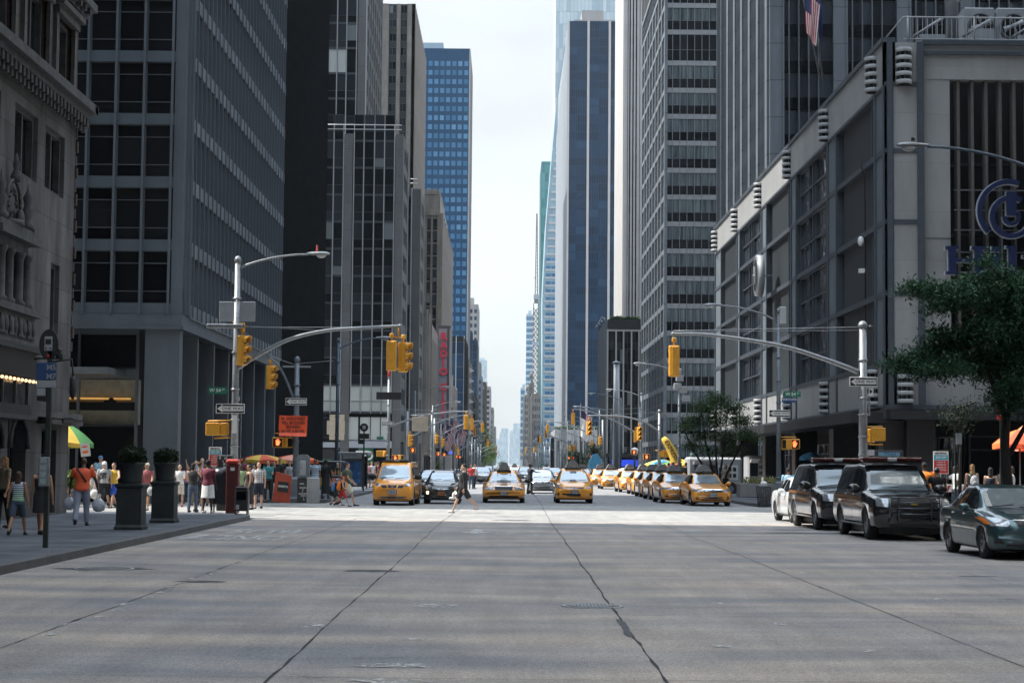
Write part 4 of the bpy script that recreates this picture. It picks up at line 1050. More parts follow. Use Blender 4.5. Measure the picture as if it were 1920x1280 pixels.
B.part(b,'round_sign',['grey_paint','galvanised','sign_black'])
b=MB(); y=84.9; b.tube([(XR+.05,y,7.5),(XR+.05,y,15.6),(XR-.12,y,15.9),(XR-.1,y,16.2)],.035,6); b.ell((XR-.15,y,12.4),(.16,.16,.24),8,8,1); b.box(XR-.25,XR,y-.15,y+.15,10.9,11.1,1); B.part(b,'conduit_light',['dark_bronze','white_paint'])
B.done()
B=Bld('hotel_tower','blue grey slab tower with light vertical fins rising behind the podium roof',(30,150,0),'hotel')
YT=130.; xT=Xp(1443,YT)
mass(B,xT+.2,xT+60,YT+.4,158,18,110,'black_interior','core',0)
Ff=Fr(xT,YT,1,0)
b=MB()
mod=4.62
for i in range(8): b.fbox(Ff,i*mod,i*mod+1.05,-.4,.2,20,48); b.fbox(Ff,i*mod+.0,i*mod+.12,.2,.28,20,48); b.fbox(Ff,i*mod+.93,i*mod+1.05,.2,.28,20,48)
B.part(b,'pier',['hotel_tower_panel'])
b=MB()
for i in range(8):
 for q in range(4): u=i*mod+1.05+.72*(q+.0)+.36; b.fbox(Ff,u-.035,u+.035,-.3,.16,20,48)
B.part(b,'mullion',['mullion_grey'])
for k in range(9):
 for i in range(6):
  for q in range(1): B.win(Ff,i*mod+1.06,-.15,20+k*2.7+.4,mod-1.07,1.75,'glass_tower','dark_bronze',(.25,.5,.75),(),.04)
b=MB()
for k in range(11): b.fbox(Ff,0,37,-.4,-.1,20+k*2.7-.5,20+k*2.7+.42)
B.part(b,'spandrel_band',['black_granite'])
Fs=Fr(xT,158,0,-1)
b=MB()
for i in range(7): b.fbox(Fs,28-i*mod-1.05,28-i*mod,-.4,.2,18,48)
B.part(b,'side_pier',['hotel_tower_panel'])
b=MB()
for k in range(12): b.fbox(Fs,0,28,-.4,.02,18+k*2.7-.5,18+k*2.7+.5)
B.part(b,'side_spandrel_band',['hotel_tower_panel'])
b=MB()
for i in range(7):
 for q in (0,1,2): b.fbox(Fs,28-i*mod-1.05-.9-q*.9,28-i*mod-1.0-.9-q*.9+.03,-.3,.15,18,48)
B.part(b,'side_fin',['mullion_grey'])
for k in range(11):
 for i in range(6): B.win(Fs,28-(i+1)*mod,-.1,18+k*2.7+.5,mod-1.05,1.7,'glass_tower','dark_bronze',(.25,.5,.75),(),.04)
B.done()
B=Bld('banded_glass_tower','glass tower with silver horizontal bands and curtained dark windows',(32,270,0))
YT=253.; xT=Xp(1245,YT); fh=3.7
mass(B,xT+.2,xT+45,YT+.4,296,6,105,'black_interior','core',0)
Ff=Fr(xT,YT,1,0); bay=1.035
zb0=P(1300,878,YT).z
bands=[P(1300,v,YT).z for v in (878,829,778,728,676,625,574,522,471,420.5,370,320,269,219,170,119,61,11,-39,-89)]
b=MB()
for z in bands: b.fbox(Ff,0,30,-.3,.08,z-.34,z+.34)
b.fbox(Ff,0,30,-.3,.12,5.2,6.2); B.part(b,'spandrel_band',['alu_band'])
b=MB()
for i in range(28): b.fbox(Ff,i*bay-.035,i*bay+.035,-.2,.16,2.,70)
B.part(b,'mullion',['galvanised'])
pm('curtain_glass',(.09,.11,.12),.08,var=.8,scale=1.2,streak=(2.2,2.2,.12),spec=.5)
for a,c in zip(bands,bands[1:]):
 h=c-a-.68
 for i in range(18):
  dbl=h>3.5
  B.win(Ff,i*bay+.02,-.04,a+.34,bay-.04,h*.42,'glass_black','mullion_grey',(),(),.03)
  B.win(Ff,i*bay+.02,-.02,a+.34+h*.42,bay-.04,h*.58,'glass_black' if dbl else 'curtain_glass','mullion_grey',(),(),.03)
Fs=Fr(xT,296,0,-1); b=MB()
for z in bands: b.fbox(Fs,0,43,-.3,.08,z-.34,z+.34)
for i in range(0,9): b.fbox(Fs,i*5.3,i*5.3+.9,-.3,.12,2,70)
B.part(b,'side_band',['hotel_tower_panel'])
for a,c in zip(bands,bands[1:]):
 for i in range(8): B.win(Fs,i*5.3+.9,-.05,a+.34,4.4,c-a-.68,'glass_tower','mullion_grey',(.25,.5,.75),(.42,),.05)
b=MB(); b.box(xT+.3,xT+45,YT+1.5,296,0,6); B.part(b,'ground_floor',['glass_dark'])
B.done()
B=Bld('low_glass_wing','low dark glass wing with white mullions and a planted roof edge',(24,335,0))
YT=322.; x0=Xp(1138,YT); zt=P(1170,600,YT).z
mass(B,x0,x0+14,YT+.4,350,0,zt,'black_interior','core',0)
Ff=Fr(x0,YT,1,0); b=MB(); b.fbox(Ff,0,14,-.3,.2,zt-1.6,zt+.1); B.part(b,'fascia',['dark_bronze']); b=MB(); b.fbox(Ff,-.2,14,-.3,1.6,3.2,3.8); B.part(b,'canopy',['dark_bronze']); b=MB(); b.fbox(Ff,0,14,-.3,.15,0,1); B.part(b,'plinth',['dark_bronze'])
b=MB(); b.fbox(Ff,0,14,-.2,.25,zt-2.0,zt-1.7)
for px in (1138,1154,1168,1183,1197): u=Xp(px,YT)-x0; b.fbox(Ff,u-.12,u+.12,-.3,.35,3.8,zt-1.7)
B.part(b,'mullion',['mullion_white'])
for k in range(6):
 for px in (1138,1154,1168,1183): u=Xp(px,YT)-x0; B.win(Ff,u+.12,-.1,3.9+k*3.7,1.35-.14,3.6,'glass_dark','mullion_dark',(.5,),(.3,),.04)
b=MB(); b.fbox(Ff,.5,8,-.1,.3,1.5,2.7); b.join(text_mesh('ALBRIGHT',1.,.01,.02),TM(Ff,4.4,.31,2.1),1) if False else None
B.part(b,'blue_sign',['sign_blue_lit'] if 'sign_blue_lit' in MATS else ['neon_blue'])
Fs=Fr(x0,350,0,-1); b=MB()
for i in range(7): b.fbox(Fs,i*4.6,i*4.6+.3,-.1,.3,0,zt)
B.part(b,'side_mullion',['mullion_grey'])
b=MB()
for i in range(500):
 c=Ff.pt(random.uniform(.6,13),random.uniform(-2.4,-.4),zt+random.uniform(0,.7)); r=random.uniform(.15,.35)
 b.ell(c,(r,r,r*.7),5,4,0,False)
B.part(b,'roof_hedge',['hedge'])
b=MB(); b.tube([(x0-.2,YT,zt-.5),(x0-1.,YT,zt+.6),(x0-1.6,YT,zt-.4),(x0-2.2,YT,zt-1.5)],.09,6)
for k in range(4): b.ell((x0-.6-k*.45,YT,zt+.2-k*.45),(.22,.2,.2),8,6)
B.part(b,'wall_lights',['galvanised'])
B.done()
B=Bld('white_ribbed_tower','white stone tower with closely spaced vertical ribs behind the low glass wing',(30,355,0))
YT=345.; x0=Xp(1167,YT)
mass(B,x0+.1,x0+30,YT+.3,372,0,130,'glass_navy','core',0)
Ff=Fr(x0,YT,1,0); b=MB()
for px,w_ in ((1167,.75),(1173,.35),(1179,.35),(1185,.35),(1191,.5),(1197,.4),(1203,.4),(1209,.4)): u=Xp(px,YT)-x0; b.fbox(Ff,u,u+w_,-.3,.3,0,95)
B.part(b,'rib',['white_marble'])
for k in range(25):
 for px in (1173,1179,1185,1191): u=Xp(px,YT)-x0; B.win(Ff,u-.3,.02,20+k*3.3,.35,1.6,'glass_dark','dark_bronze',(),(),0)
Fs=Fr(x0,372,0,-1); b=MB(); b.fbox(Fs,0,27,-.1,.2,0,130); B.part(b,'side_wall',['white_marble'])
B.done()
B=Bld('blue_striped_tower','deep blue glass tower with two white vertical stripes and a pale stone flank',(40,680,0))
YT=650.; x0=Xp(1061,YT); xe=Xp(1152.5,YT); zt=P(1100,40,YT).z
mass(B,x0,xe+6,YT,790,0,zt,'glass_navy','core',0)
Ff=Fr(x0,YT,1,0); b=MB()
for px in (1098.5,1139): u=Xp(px,YT)-x0; b.fbox(Ff,u-.4,u+.4,0,.8,0,zt)
b.fbox(Ff,-.3,.3,0,.8,0,zt); B.part(b,'white_stripe',['white_marble'])
b=MB()
for i in range(28): u=.9+i*.85; b.fbox(Ff,u-.05,u+.05,0,.2,0,zt)
B.part(b,'mullion',['blue_frame'])
nf=52; bh=zt/nf
for k in range(nf):
 for a,c in ((1062,1077),(1077,1097),(1100.5,1119),(1119,1137.5),(1140.5,1152)):
  B.win(Ff,Xp(a,YT)-x0+.06,.05,k*bh+.25,Xp(c,YT)-Xp(a,YT)-.12,bh-.5,'glass_navy','glass_navy',(),(),0)
Fs=Fr(x0,790,0,-1); b=MB();
for i in range(15): u=140-i*9.8; b.fbox(Fs,u-8.8,u-.6,0,.4,0,zt-4*(i//3)); b.fbox(Fs,u-.6,u,.0,.2,0,zt-4*(i//3))
panelmat('flank_stone',(.22,.245,.275),2.,2.7,.08,.6,.03,.7,.12,0); B.part(b,'stone_flank',['flank_stone'])
b=MB(); b.box(x0+2,xe,YT+6,YT+30,zt,zt+2.); b.box(x0+5,x0+13,YT+8,YT+30,zt,zt+6); B.part(b,'roof_plant',['pale_stone'])
B.done()
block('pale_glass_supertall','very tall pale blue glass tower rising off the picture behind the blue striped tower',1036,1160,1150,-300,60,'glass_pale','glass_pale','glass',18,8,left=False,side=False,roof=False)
B=Bld('faceted_glass_tower','white crystalline glass tower whose edge slopes in toward the top',(30,930,0))
YT=920.; b=MB()
pl=[(1017,868),(1011+6,560),(1024,420),(1044,185),(1062,60),(1062,868)]
pts=[P(u,v,YT) for u,v in pl]
b.prism([(p.x,p.z) for p in pts],lambda a,c,t:(a,t,c),YT+40,YT); panelmat('facet_glass',(.20,.30,.36),3,4,.12,.3,.05,.8,.1,0); B.part(b,'glass_wall',['facet_glass'])
b=MB()
for k in range(60):
 z=4+k*4;
 xs_=[Xp(1018,YT)]
 v=868-(z-1.8)*3400/YT
 if v>560: xl=1017
 elif v>420: xl=1017+(560-v)/140*7
 elif v>185: xl=1024+(420-v)/235*20
 else: xl=1044+(185-v)/125*18
 xl=Xp(xl,YT)+.2; xr=Xp(1042,YT)
 if xr-xl>1: b.box(xl,xr,YT-.3,YT,z,z+1.)
B.part(b,'floor_band',['mullion_white'])
for k in range(26):
 for i in range(2): B.win(Fr(Xp(1019,YT),YT,1,0),.4+i*2.9,.1,3+k*4+1.,2.6,2.6,'glass_blue','mullion_grey',(),(),0)
B.done()
block('teal_glass_tower','narrow teal glass tower left of the faceted white one',1011.5,1030,1040,305,50,'glass_teal','glass_teal','glass',3,5,left=False,roof=False)
block('blue_slab_tower','slim light blue slab tower with a stepped crown far on the right',984.5,997,1650,590,60,'glass_pale','glass_blue','band',4,5.5,left=False,side=False)
block('lower_blue_tower','lower light blue tower leaning in view beside the slim slab',975,986,1750,728,60,'glass_pale','glass_blue','band',3,6,left=False,side=False)
block('brick_shaft_block','tall tan brick block beneath the lattice crane',997,1012,1000,740,60,'limestone','glass_dark','grid',4,4.2,left=False,roof=False)
block('grey_window_block','grey block with paired windows below the teal tower',1000.5,1012.5,900,790,50,'granite_pier','glass_dark','grid',3,4,left=False,roof=False)
block('rose_stone_block','rose coloured stone block in a row of older fronts on the right',983,996,1300,742,90,'limestone','glass_dark','grid',4,4.5,left=False)
block('narrow_tan_front','narrow tan front just before the rose coloured block',992,1000,1180,720,60,'limestone_grey','glass_dark','grid',2,4.4,left=False)
block('far_pale_front','pale far front where the right hand row meets the haze',975,984,1950,800,120,'pale_stone','glass_dark','grid',3,5,left=False)
B=Bld('stone_pavilion','low stone pavilion with a planted roof and flagpoles at the foot of the striped tower',(24,560,0))
YT=540.; x0=Xp(1040,YT); xe=Xp(1128,YT); zt=P(1080,805,YT).z
mass(B,x0,xe,YT+.5,590,0,zt-2,'black_interior','core',0)
b=MB(); Ff=Fr(x0,YT,1,0); W=xe-x0; b.fbox(Ff,0,W,-.5,.3,zt-3.4,zt)
for i in range(9): b.fbox(Ff,i*W/8-.4*(i>0),i*W/8+.4*(i<8),-.5,.2,0,zt-3.4)
b.box(x0,x0+.5,YT,590,0,zt); B.part(b,'arcade',['pale_stone'])
for i in range(8): B.win(Ff,i*W/8+.45,-.3,.5,W/8-.9,zt-4.2,'glass_dark','mullion_white',(.5,),(.6,),.1)
b=MB()
for i in range(260):
 c=Ff.pt(random.uniform(0,W),random.uniform(-2,0),zt+random.uniform(0,.8)); r=random.uniform(.25,.5); b.ell(c,(r,r,r*.7),5,4,0,False)
B.part(b,'roof_hedge',['hedge']); B.done()
pm('crane_white',(.12,.12,.125),.5)
t=thing('tower_crane','white lattice construction hoist with a thin jib above the tan brick block','crane',(Xp(1002,1010),1010,0))
YC=1010; b=MB(); xa,xb=Xp(998,YC),Xp(1007,YC); zt=P(1002,568,YC).z; z0_=P(1002,748,YC).z-12
for x in (xa,xb):
 for y in (YC,YC+2.6): b.box(x-.2,x+.2,y-.2,y+.2,z0_,zt)
z=z0_; s_=1
while z<zt-3:
 for y in (YC,YC+2.6):
  b.tube([(xa if s_>0 else xb,y,z),(xb if s_>0 else xa,y,z+3)],.22,4,sm=False)
  b.tube([(xb if s_>0 else xa,y+.1,z),(xa if s_>0 else xb,y+.1,z+3)],.15,4,sm=False)
  b.box(xa,xb,y-.15,y+.15,z-.12,z+.12)
 z+=3; s_=-s_
b.build('mast',['crane_white'],t,world=True)
b=MB(); zj=P(1003,400,YC).z; xm=Xp(1003,YC)
b.box(xm-1.1,xm+1.3,YC-.4,YC+3,zt,zt+2.2)
for dx in (-.7,.7): b.tube([(xm+dx,YC,zt+2),(xm+dx*.25,YC+.5,zj)],.26,4,sm=False)
z=zt+2
while z<zj-3:
 f=(z-zt)/(zj-zt); w_=.7*(1-f)+.2*f; b.tube([(xm-w_,YC,z),(xm+w_,YC,z+2)],.11,4,sm=False); b.tube([(xm+w_,YC,z+2),(xm-w_,YC,z+4)],.11,4,sm=False); z+=4
b.tube([(xm,YC,zt+14),(xm-1.8,YC,zt+14.2)],.15,4)
b.build('jib',['crane_white'],t,world=True)
b=MB(); b.box(xm-1.5,xm+1.6,YC-.6,YC+3.2,zt+2.2,zt+4.6); b.box(xa-.4,xb+.4,YC-.5,YC+3,P(1002,648,YC).z,P(1002,641,YC).z); b.build('cab',['sign_grey'],t,world=True)
glassmat('glass_sunny',(.35,.33,.30),(.62,.60,.56),.24,wave=.5,spec=.8,metal=.85,wscale=.8)
for nm,lab,x0,x1,y0,y1,h in (('corner_office_block','plain office block across from the stone hotel',XR,XR+50,-60,57,95),('avenue_office_block','plain office block behind the viewer on the stone hotel side',XL-50,XL,-160,-62,80),('street_office_block','plain office block behind the viewer beside the corner block',XR,XR+50,-160,-62,120)):
 B=Bld(nm,lab,((x0+x1)/2,(y0+y1)/2,0)); mass(B,x0,x1,y0,y1,0,h,'granite_pier','wall',0)
 Fq=Fr(x0,y1,0,-1) if x0>0 else Fr(x1,y0,0,1); ny=24 if x0>0 else 9
 for k in range(9):
  for i in range(ny): B.win(Fq,1.5+i*(y1-y0-3)/ny,.03,4+k*4,(y1-y0-3)/ny-1.6,2.4,'glass_sunny' if x0>0 else 'glass_tower','mullion_grey',(.5,),(),.05)
 B.done(81)
# ================================================================ street furniture
pm('signal_yellow',(.62,.30,.03),.42,var=.1,scale=5); pm('signal_black',(.012,.012,.013),.4)
pm('lens_off',(.10,.03,.02),.15,var=.1); pm('hand_red',(1,.12,.03),.5,emit=2.,var=0); pm('red_plastic',(.36,.035,.022),.35,var=.08)
pm('sign_green',(.015,.14,.085),.4,var=.06); pm('sign_blue',(.02,.06,.17),.4,var=.06); pm('sign_orange',(.80,.09,.02),.5,var=.06); pm('sign_red',(.45,.03,.03),.4,var=.06)
pm('clear_lens',(.42,.43,.42),.12,var=.2,scale=12); pm('dark_green_iron',(.02,.028,.026),.5,.2,var=.3,scale=6)
pm('urn_metal',(.022,.027,.029),.55,.2,var=.3,scale=3,bump=.1); pm('blue_grey_paint',(.07,.10,.135),.45,.2,var=.2,scale=5)
pm('red_brown_box',(.07,.011,.01),.4,var=.2); pm('box_orange',(.36,.05,.02),.5,var=.25,scale=4); pm('mailbox_paint',(.012,.014,.02),.35,var=.2); pm('rubber',(.018,.018,.019),.8)
def yawM(p,yaw): return Matrix.Translation(p)@Matrix.Rotation(R(yaw),4,'Z')
def head_mb(sec=3,s=.36,back=False):
 """signal head, front toward -y, hung from its top centre at z=0"""
 b=MB(); h=sec*.345
 b.bbox(-.17,.17,-.02,.2,-h-.02,-.02,.03); b.bbox(-.09,.09,.19,.24,-h+.03,-.07,.01)
 b.tube([(0,.08,-.03),(0,.08,.22)],.035,8); b.bbox(-.07,.07,.02,.15,.1,.24,.02)
 for k in range(sec): b.bbox(-.165,.165,-.035,-.015,-(k+1)*.345,-(k+1)*.345+.325,.01)
 return b
def visor_mb():
 b=MB(); n=14; k=[]
 for j,(y,zz) in enumerate(((-.03,0),(-.26,-.02))):
  for i in range(n+1):
   a=R(-35+250*i/n); k.append((.15*math.cos(a),y+(0 if j==0 else .10*(1-math.sin(a))*.5),.15*math.sin(a)))
 for j,(y) in enumerate((-.26,-.03)):
  for i in range(n+1):
   a=R(-35+250*i/n); k.append((.138*math.cos(a),y+(0.10*(1-math.sin(a))*.5 if j==0 else 0),.138*math.sin(a)))
 m=n+1; fs=[]
 for r_ in range(3):
  for i in range(n): fs.append((r_*m+i,r_*m+i+1,(r_+1)*m+i+1,(r_+1)*m+i))
 b.add(k,fs,0,True); return b
_hm={}
def signal(t,p,yaw,sec=3):
 if 'h%d'%sec not in _hm:
  _hm['h%d'%sec]=head_mb(sec).mesh('signal_head',['signal_yellow'])
  _hm['v']=visor_mb().mesh('visor',['signal_yellow']); q=MB(); q.tube([(0,-.03,0),(0,-.045,0)],.125,16); _hm['l']=q.mesh('lens',['lens_off'])
 inv=(Matrix.Translation(t.location)@t.rotation_euler.to_matrix().to_4x4()).inverted()
 h=bpy.data.objects.new('signal_head',_hm['h%d'%sec]); C.objects.link(h); h.parent=t; h.matrix_parent_inverse=inv; h.matrix_basis=yawM(p,yaw)
 for k in range(sec):
  for nm,me in (('visor',_hm['v']),('lens',_hm['l'])):
   o=bpy.data.objects.new(nm,me); C.objects.link(o); o.parent=h; o.location=(0,0,-.345*k-.182)
 return h
HAND=[(-.05,-.13),(.05,-.13),(.085,-.03),(.12,.03),(.10,.05),(.06,.01),(.065,.12),(.045,.125),(.035,.03),(.03,.145),(.008,.148),(.005,.035),(-.012,.135),(-.035,.13),(-.028,.03),(-.06,.1),(-.08,.09),(-.065,-.02),(-.07,-.08)]
def pedsignal(t,p,yaw,lit=False,boxes=1):
 inv=(Matrix.Translation(t.location)@t.rotation_euler.to_matrix().to_4x4()).inverted()
 M=yawM(p,yaw); b=MB(); b.bbox(-.23,.23,-.1,.12,-.22,.22,.02); b.bbox(-.215,.215,-.17,-.1,.17,.2,.005); b.bbox(-.225,-.205,-.17,-.1,-.2,.2,.005); b.bbox(.205,.225,-.17,-.1,-.2,.2,.005)
 b.box(-.17,.17,.12,.135,-.16,.16)
 q=MB().merge(b,M); h=q.build('pedestrian_signal',['signal_yellow'],t,world=True)
 q=MB(); q.box(-.2,.2,-.115,-.102,-.19,.19); MB().merge(q,M).build('signal_face',['signal_black'],h)
 if lit:
  q=MB(); q.prism([(x*1.,z*1.) for x,z in HAND],lambda a,c,t_:(a,-t_,c),.117,.122); MB().merge(q,M).build('hand_symbol',['hand_red'],h)
def brackets(t,pts,r=.03,m='signal_yellow'):
 b=MB(); b.tube(pts,r,6); b.build('bracket',[m],t,world=True)
def cobra(t,pole,tip,rise=.0,gm='galvanised',arch=.5,head_dir=None,cone=False):
 """curved lamp arm from pole point to tip, with cobra head lantern"""
 a,c=Vector(pole),Vector(tip); d=(c-a); d.z=0; L_=d.length; d.normalize()
 pts=[]
 for i in range(13):
  s_=i/12; z=a.z+(c.z-a.z)*math.sin(s_*math.pi/2)**.8
  pts.append((a.x+d.x*L_*s_,a.y+d.y*L_*s_,z))
 b=MB(); b.tube(pts,[.045-.012*i/12 for i in range(13)],8); b.build('lamp_arm',[gm],t,world=True)
 M=Matrix.Translation(c)@Matrix.Rotation(math.atan2(d.y,d.x),4,'Z')
 b=MB()
 secs=[(-.05,.05,.05),(.1,.09,.07),(.3,.13,.085),(.5,.155,.09),(.66,.13,.07),(.74,.06,.03)]
 n=12
 for i,(x,w_,h) in enumerate(secs):
  for j in range(n):
   an=2*math.pi*j/n; zz=math.sin(an); b.v.append((x,w_*math.cos(an),(h*zz if zz>0 else h*.55*zz)+.02))
 for i in range(len(secs)-1):
  for j in range(n): b.f.append([i*n+j,(i+1)*n+j,(i+1)*n+(j+1)%n,i*n+(j+1)%n]); b.m.append(0); b.s.append(True)
 b.f.append(list(range(n))[::-1]); b.f.append([len(secs)*n-n+j for j in range(n)]); b.m+= [0,0]; b.s+=[False,False]
 h=MB().merge(b,M).build('lamp_head',['galvanised'],t,world=True)
 b=MB(); b.ell((.45,0,-.03),(.17,.125,.10),12,8); MB().merge(b,M).build('lamp_lens',['clear_lens'],h)
 if cone:
  b=MB(); b.lathe([(.05,.09),(.05,.14),(.035,.16),(.035,.3),(.02,.33)],(.3,0,0),10); MB().merge(b,M).build('photocell',['red_plastic'],h)
def pole_thing(name,label,cat,u,v,Yp,vtop,r0,r1,m='galvanised',group=None,base=True,zg=.155,bands=True,cap=True):
 q=P(u,v,Yp); t=thing(name,label,cat,(q.x,Yp,zg),group=group); zt=P(u,vtop,Yp).z
 b=MB(); b.tube([(q.x,Yp,zg),(q.x,Yp,zt)],[r0,r1],14);
 if bands:
  for k in range(7): z=zg+1+(zt-zg-1.5)*(k+random.random()*.5)/7; b.lathe([(r0*1.12,z),(r0*1.12,z+.06)],(q.x,Yp,0),12)
 b.build('pole',[m],t,world=True)
 if cap: b=MB(); b.lathe([(r1*1.25,zt-.04),(r1*1.3,zt+.06),(r1*.8,zt+.16),(.01,zt+.2)],(q.x,Yp,0),12); b.build('finial',[m],t,world=True)
 if base:
  b=MB(); b.sqlathe([(r0*2.0,zg),(r0*2.0,zg+.08),(r0*1.8,zg+.14),(r0*1.45,zg+.85),(r0*1.55,zg+.9),(r0*1.1,zg+1.)],(q.x,Yp,0)); b.build('base',[m],t,world=True)
 t['zt']=zt
 return t,q.x,zt
def arm(t,Yp,pts,r0=.075,r1=.045,m='galvanised',name='mast_arm'):
 W_=[P(u,v,Yp) for u,v in pts]; out=[]
 n=len(W_)
 for i in range(n-1):
  p0,p1,p2,p3=W_[max(i-1,0)],W_[i],W_[i+1],W_[min(i+2,n-1)]
  for k in range(6):
   s_=k/6; out.append(.5*((2*p1)+(p2-p0)*s_+(2*p0-5*p1+4*p2-p3)*s_*s_+(3*p1-p0-3*p2+p3)*s_**3))
 out.append(W_[-1]); b=MB(); b.tube(out,[r0+(r1-r0)*i/(len(out)-1) for i in range(len(out))],10); b.ell(out[-1],r1*1.4,8,6)
 b.build(name,[m],t,world=True); return out
def wire(t,p,q,r=.012,sag=0.,m='galvanised'):
 b=MB(); pts=[Vector(p).lerp(Vector(q),i/10)-Vector((0,0,sag*math.sin(math.pi*i/10))) for i in range(11)]; b.tube(pts,r,5); b.build('guy_wire',[m],t,world=True)
def sign(name,label,p,w,h,board,txts=(),yaw=0,edge=None,arrow=None,th=.012,back='galvanised',cat='sign',group=None):
 """flat road sign standing at world point p (centre). txts: (text,size,x,z,material[,sx])"""
 t=thing(name,label,cat,p,R(yaw),group=group)
 b=MB(); b.bbox(-w/2,w/2,-th,th,-h/2,h/2,.006); b.build('board',[edge or board],t)
 b=MB(); e=.02 if edge else 0; b.box(-w/2+e,w/2-e,-th-.002,-th+.001,-h/2+e,h/2-e)
 b.build('face',[board],t)
 Fq=Fr(0,0,1,0); mm=[];q=MB()
 for tx in txts:
  s,sz,x,z,mt=tx[:5]; sx=tx[5] if len(tx)>5 else 1.
  if mt not in mm: mm.append(mt)
  q.join(text_mesh(s,sz,.001,sz*.015),TM(Fq,x,th+.004,z,sx=sx),mm.index(mt))
 if arrow:
  for pl,mt in arrow:
   if mt not in mm: mm.append(mt)
   q.prism(pl,lambda a,c,t_:(a,-t_,c),th+.0025,th+.004 if mt!='sign_black' else th+.0035,mm.index(mt))
 if mm: q.build('lettering',mm,t)
 return t
def oneway(label,p,w=.92,left=True,yaw=0,grp='one way signs'):
 h=w/3; s=-1 if left else 1
 A=[(s*w*.46,0),(s*w*.27,h*.40),(s*w*.27,h*.26),(-s*w*.46,h*.26),(-s*w*.46,-h*.26),(s*w*.27,-h*.26),(s*w*.27,-h*.40)]
 if s>0: A=A[::-1]
 return sign('one_way_sign',label,p,w,h,'sign_black',[('ONE WAY',h*.42,-s*w*.08,-.0,'sign_black',1.15)],yaw,'sign_white',[(A,'sign_white')],group=grp)
def onaxis(u,v,Y,dy=-.14): q=P(u,v,Y); return (q.x,Y+dy,q.z)
GP='traffic poles at the near crossing'
Y1_=62.4
t,x,zt=pole_thing('traffic_light_pole','tall grey corner pole with lamp arm, long mast arm and two signals','traffic light',437,962,Y1_,490,.14,.10,'galvanised',GP)
cobra(t,P(440,507,Y1_),P(578,477,Y1_),cone=True)
ap=arm(t,Y1_,[(440,694),(480,668),(540,637),(610,620),(690,614),(750,611)],.085,.05)
wire(t,P(437,613,Y1_),P(745,614,Y1_)); wire(t,P(437,610,Y1_),P(600,619,Y1_))
signal(t,P(459,628,Y1_)+Vector((0,-.1,0)),62); brackets(t,[P(437,604,Y1_),P(459,607,Y1_)+Vector((0,-.05,0)),P(459,622,Y1_)+Vector((0,-.05,0))]); brackets(t,[P(437,688,Y1_),P(457,686,Y1_)+Vector((0,-.05,0))])
signal(t,P(735,638,Y1_),176); signal(t,P(760,640,Y1_)+Vector((0,.1,0)),64); brackets(t,[P(735,631,Y1_),P(760,634,Y1_)]); brackets(t,[P(733,691,Y1_),P(758,692,Y1_)]); brackets(t,[P(747,612,Y1_),P(747,632,Y1_)])
pedsignal(t,P(399,804,Y1_),180); pedsignal(t,P(417,804,Y1_)+Vector((0,.35,0)),100); brackets(t,[P(390,789,Y1_),P(435,788,Y1_)]); brackets(t,[P(402,821,Y1_),P(435,820,Y1_)])
b=MB(); b.bbox(x-1.0,x+.25,Y1_-.25,Y1_-.1,P(437,614,Y1_).z-.04,P(437,611,Y1_).z+.05,.02); b.build('cross_arm',['galvanised'],t,world=True)
b=MB(); b.bbox(x-.62,x+.62,Y1_+.1,Y1_+.14,P(437,602,Y1_).z,P(437,565,Y1_).z,.01); b.build('back_plate',['grey_paint'],t,world=True)
oneway('one way sign on the near left corner pole beneath the green street sign',onaxis(433,766,Y1_),.98)
sign('street_name_sign','green W 54 ST sign on the near left corner pole',onaxis(409,732,Y1_),.66,.24,'sign_green',[('W 54',.17,-.08,0,'sign_white'),('ST',.09,.2,.03,'sign_white')])
b_=sign('parking_sign','small narrow white sign low on the near left corner pole',onaxis(441,795,Y1_,-.16),.16,.62,'sign_white')
sign('parking_sign','tiny white sign just behind the near left corner pole',onaxis(442,747,Y1_,.1),.25,.15,'sign_white')
Y2_=78.5
t,x,zt=pole_thing('traffic_light_pole','short thick grey pole with a curved arm and an orange notice tied on','traffic light',553,942,Y2_,676,.13,.10,'pole_grey',GP)
arm(t,Y2_,[(553,755),(540,720),(524,688),(506,670)],.06,.04,'pole_grey'); wire(t,P(506,668,Y2_),P(552,683,Y2_)); wire(t,P(553,682,Y2_),P(625,676,Y2_))
b=MB(); b.bbox(P(530,679,Y2_).x,P(583,679,Y2_).x,Y2_-.03,Y2_+.03,zt-.3,zt-.22,.01); b.build('cross_arm',['galvanised'],t,world=True)
signal(t,P(510,684,Y2_),62); brackets(t,[P(507,670,Y2_),P(509,684,Y2_)])
pedsignal(t,P(522,829,Y2_)+Vector((0,-.15,0)),0,True); pedsignal(t,P(539,829,Y2_),60); brackets(t,[P(516,812,Y2_),P(553,812,Y2_)]); brackets(t,[P(518,838,Y2_),P(553,838,Y2_)])
oneway('one way sign above the orange notice on the far left pole',onaxis(556,753,Y2_),.92)
b=MB();
t3=thing('road_closure_sign','orange temporary notice with curled bottom edge tied to the far left corner pole','sign',onaxis(551,798,Y2_,-.2))
n=10; wv=1.22; hv=.88
rows=[]
for j in range(n+1):
 z=-hv/2+hv*j/n; bend=-.16*max(0,(.25-j/n)*4)**2
 rows.append([( -wv/2+wv*i/12+(.04 if i==0 else 0)*(1 if j<3 else 0)-.03*(1-j/n), bend+.015*math.sin(i*1.3+j), z-.02*(i/12)) for i in range(13)])
b.add([p for r in rows for p in r],[(j*13+i,j*13+i+1,(j+1)*13+i+1,(j+1)*13+i) for j in range(n) for i in range(12)],0,True); b.build('board',['sign_orange'],t3)
q=MB(); Fq=Fr(0,0,1,0)
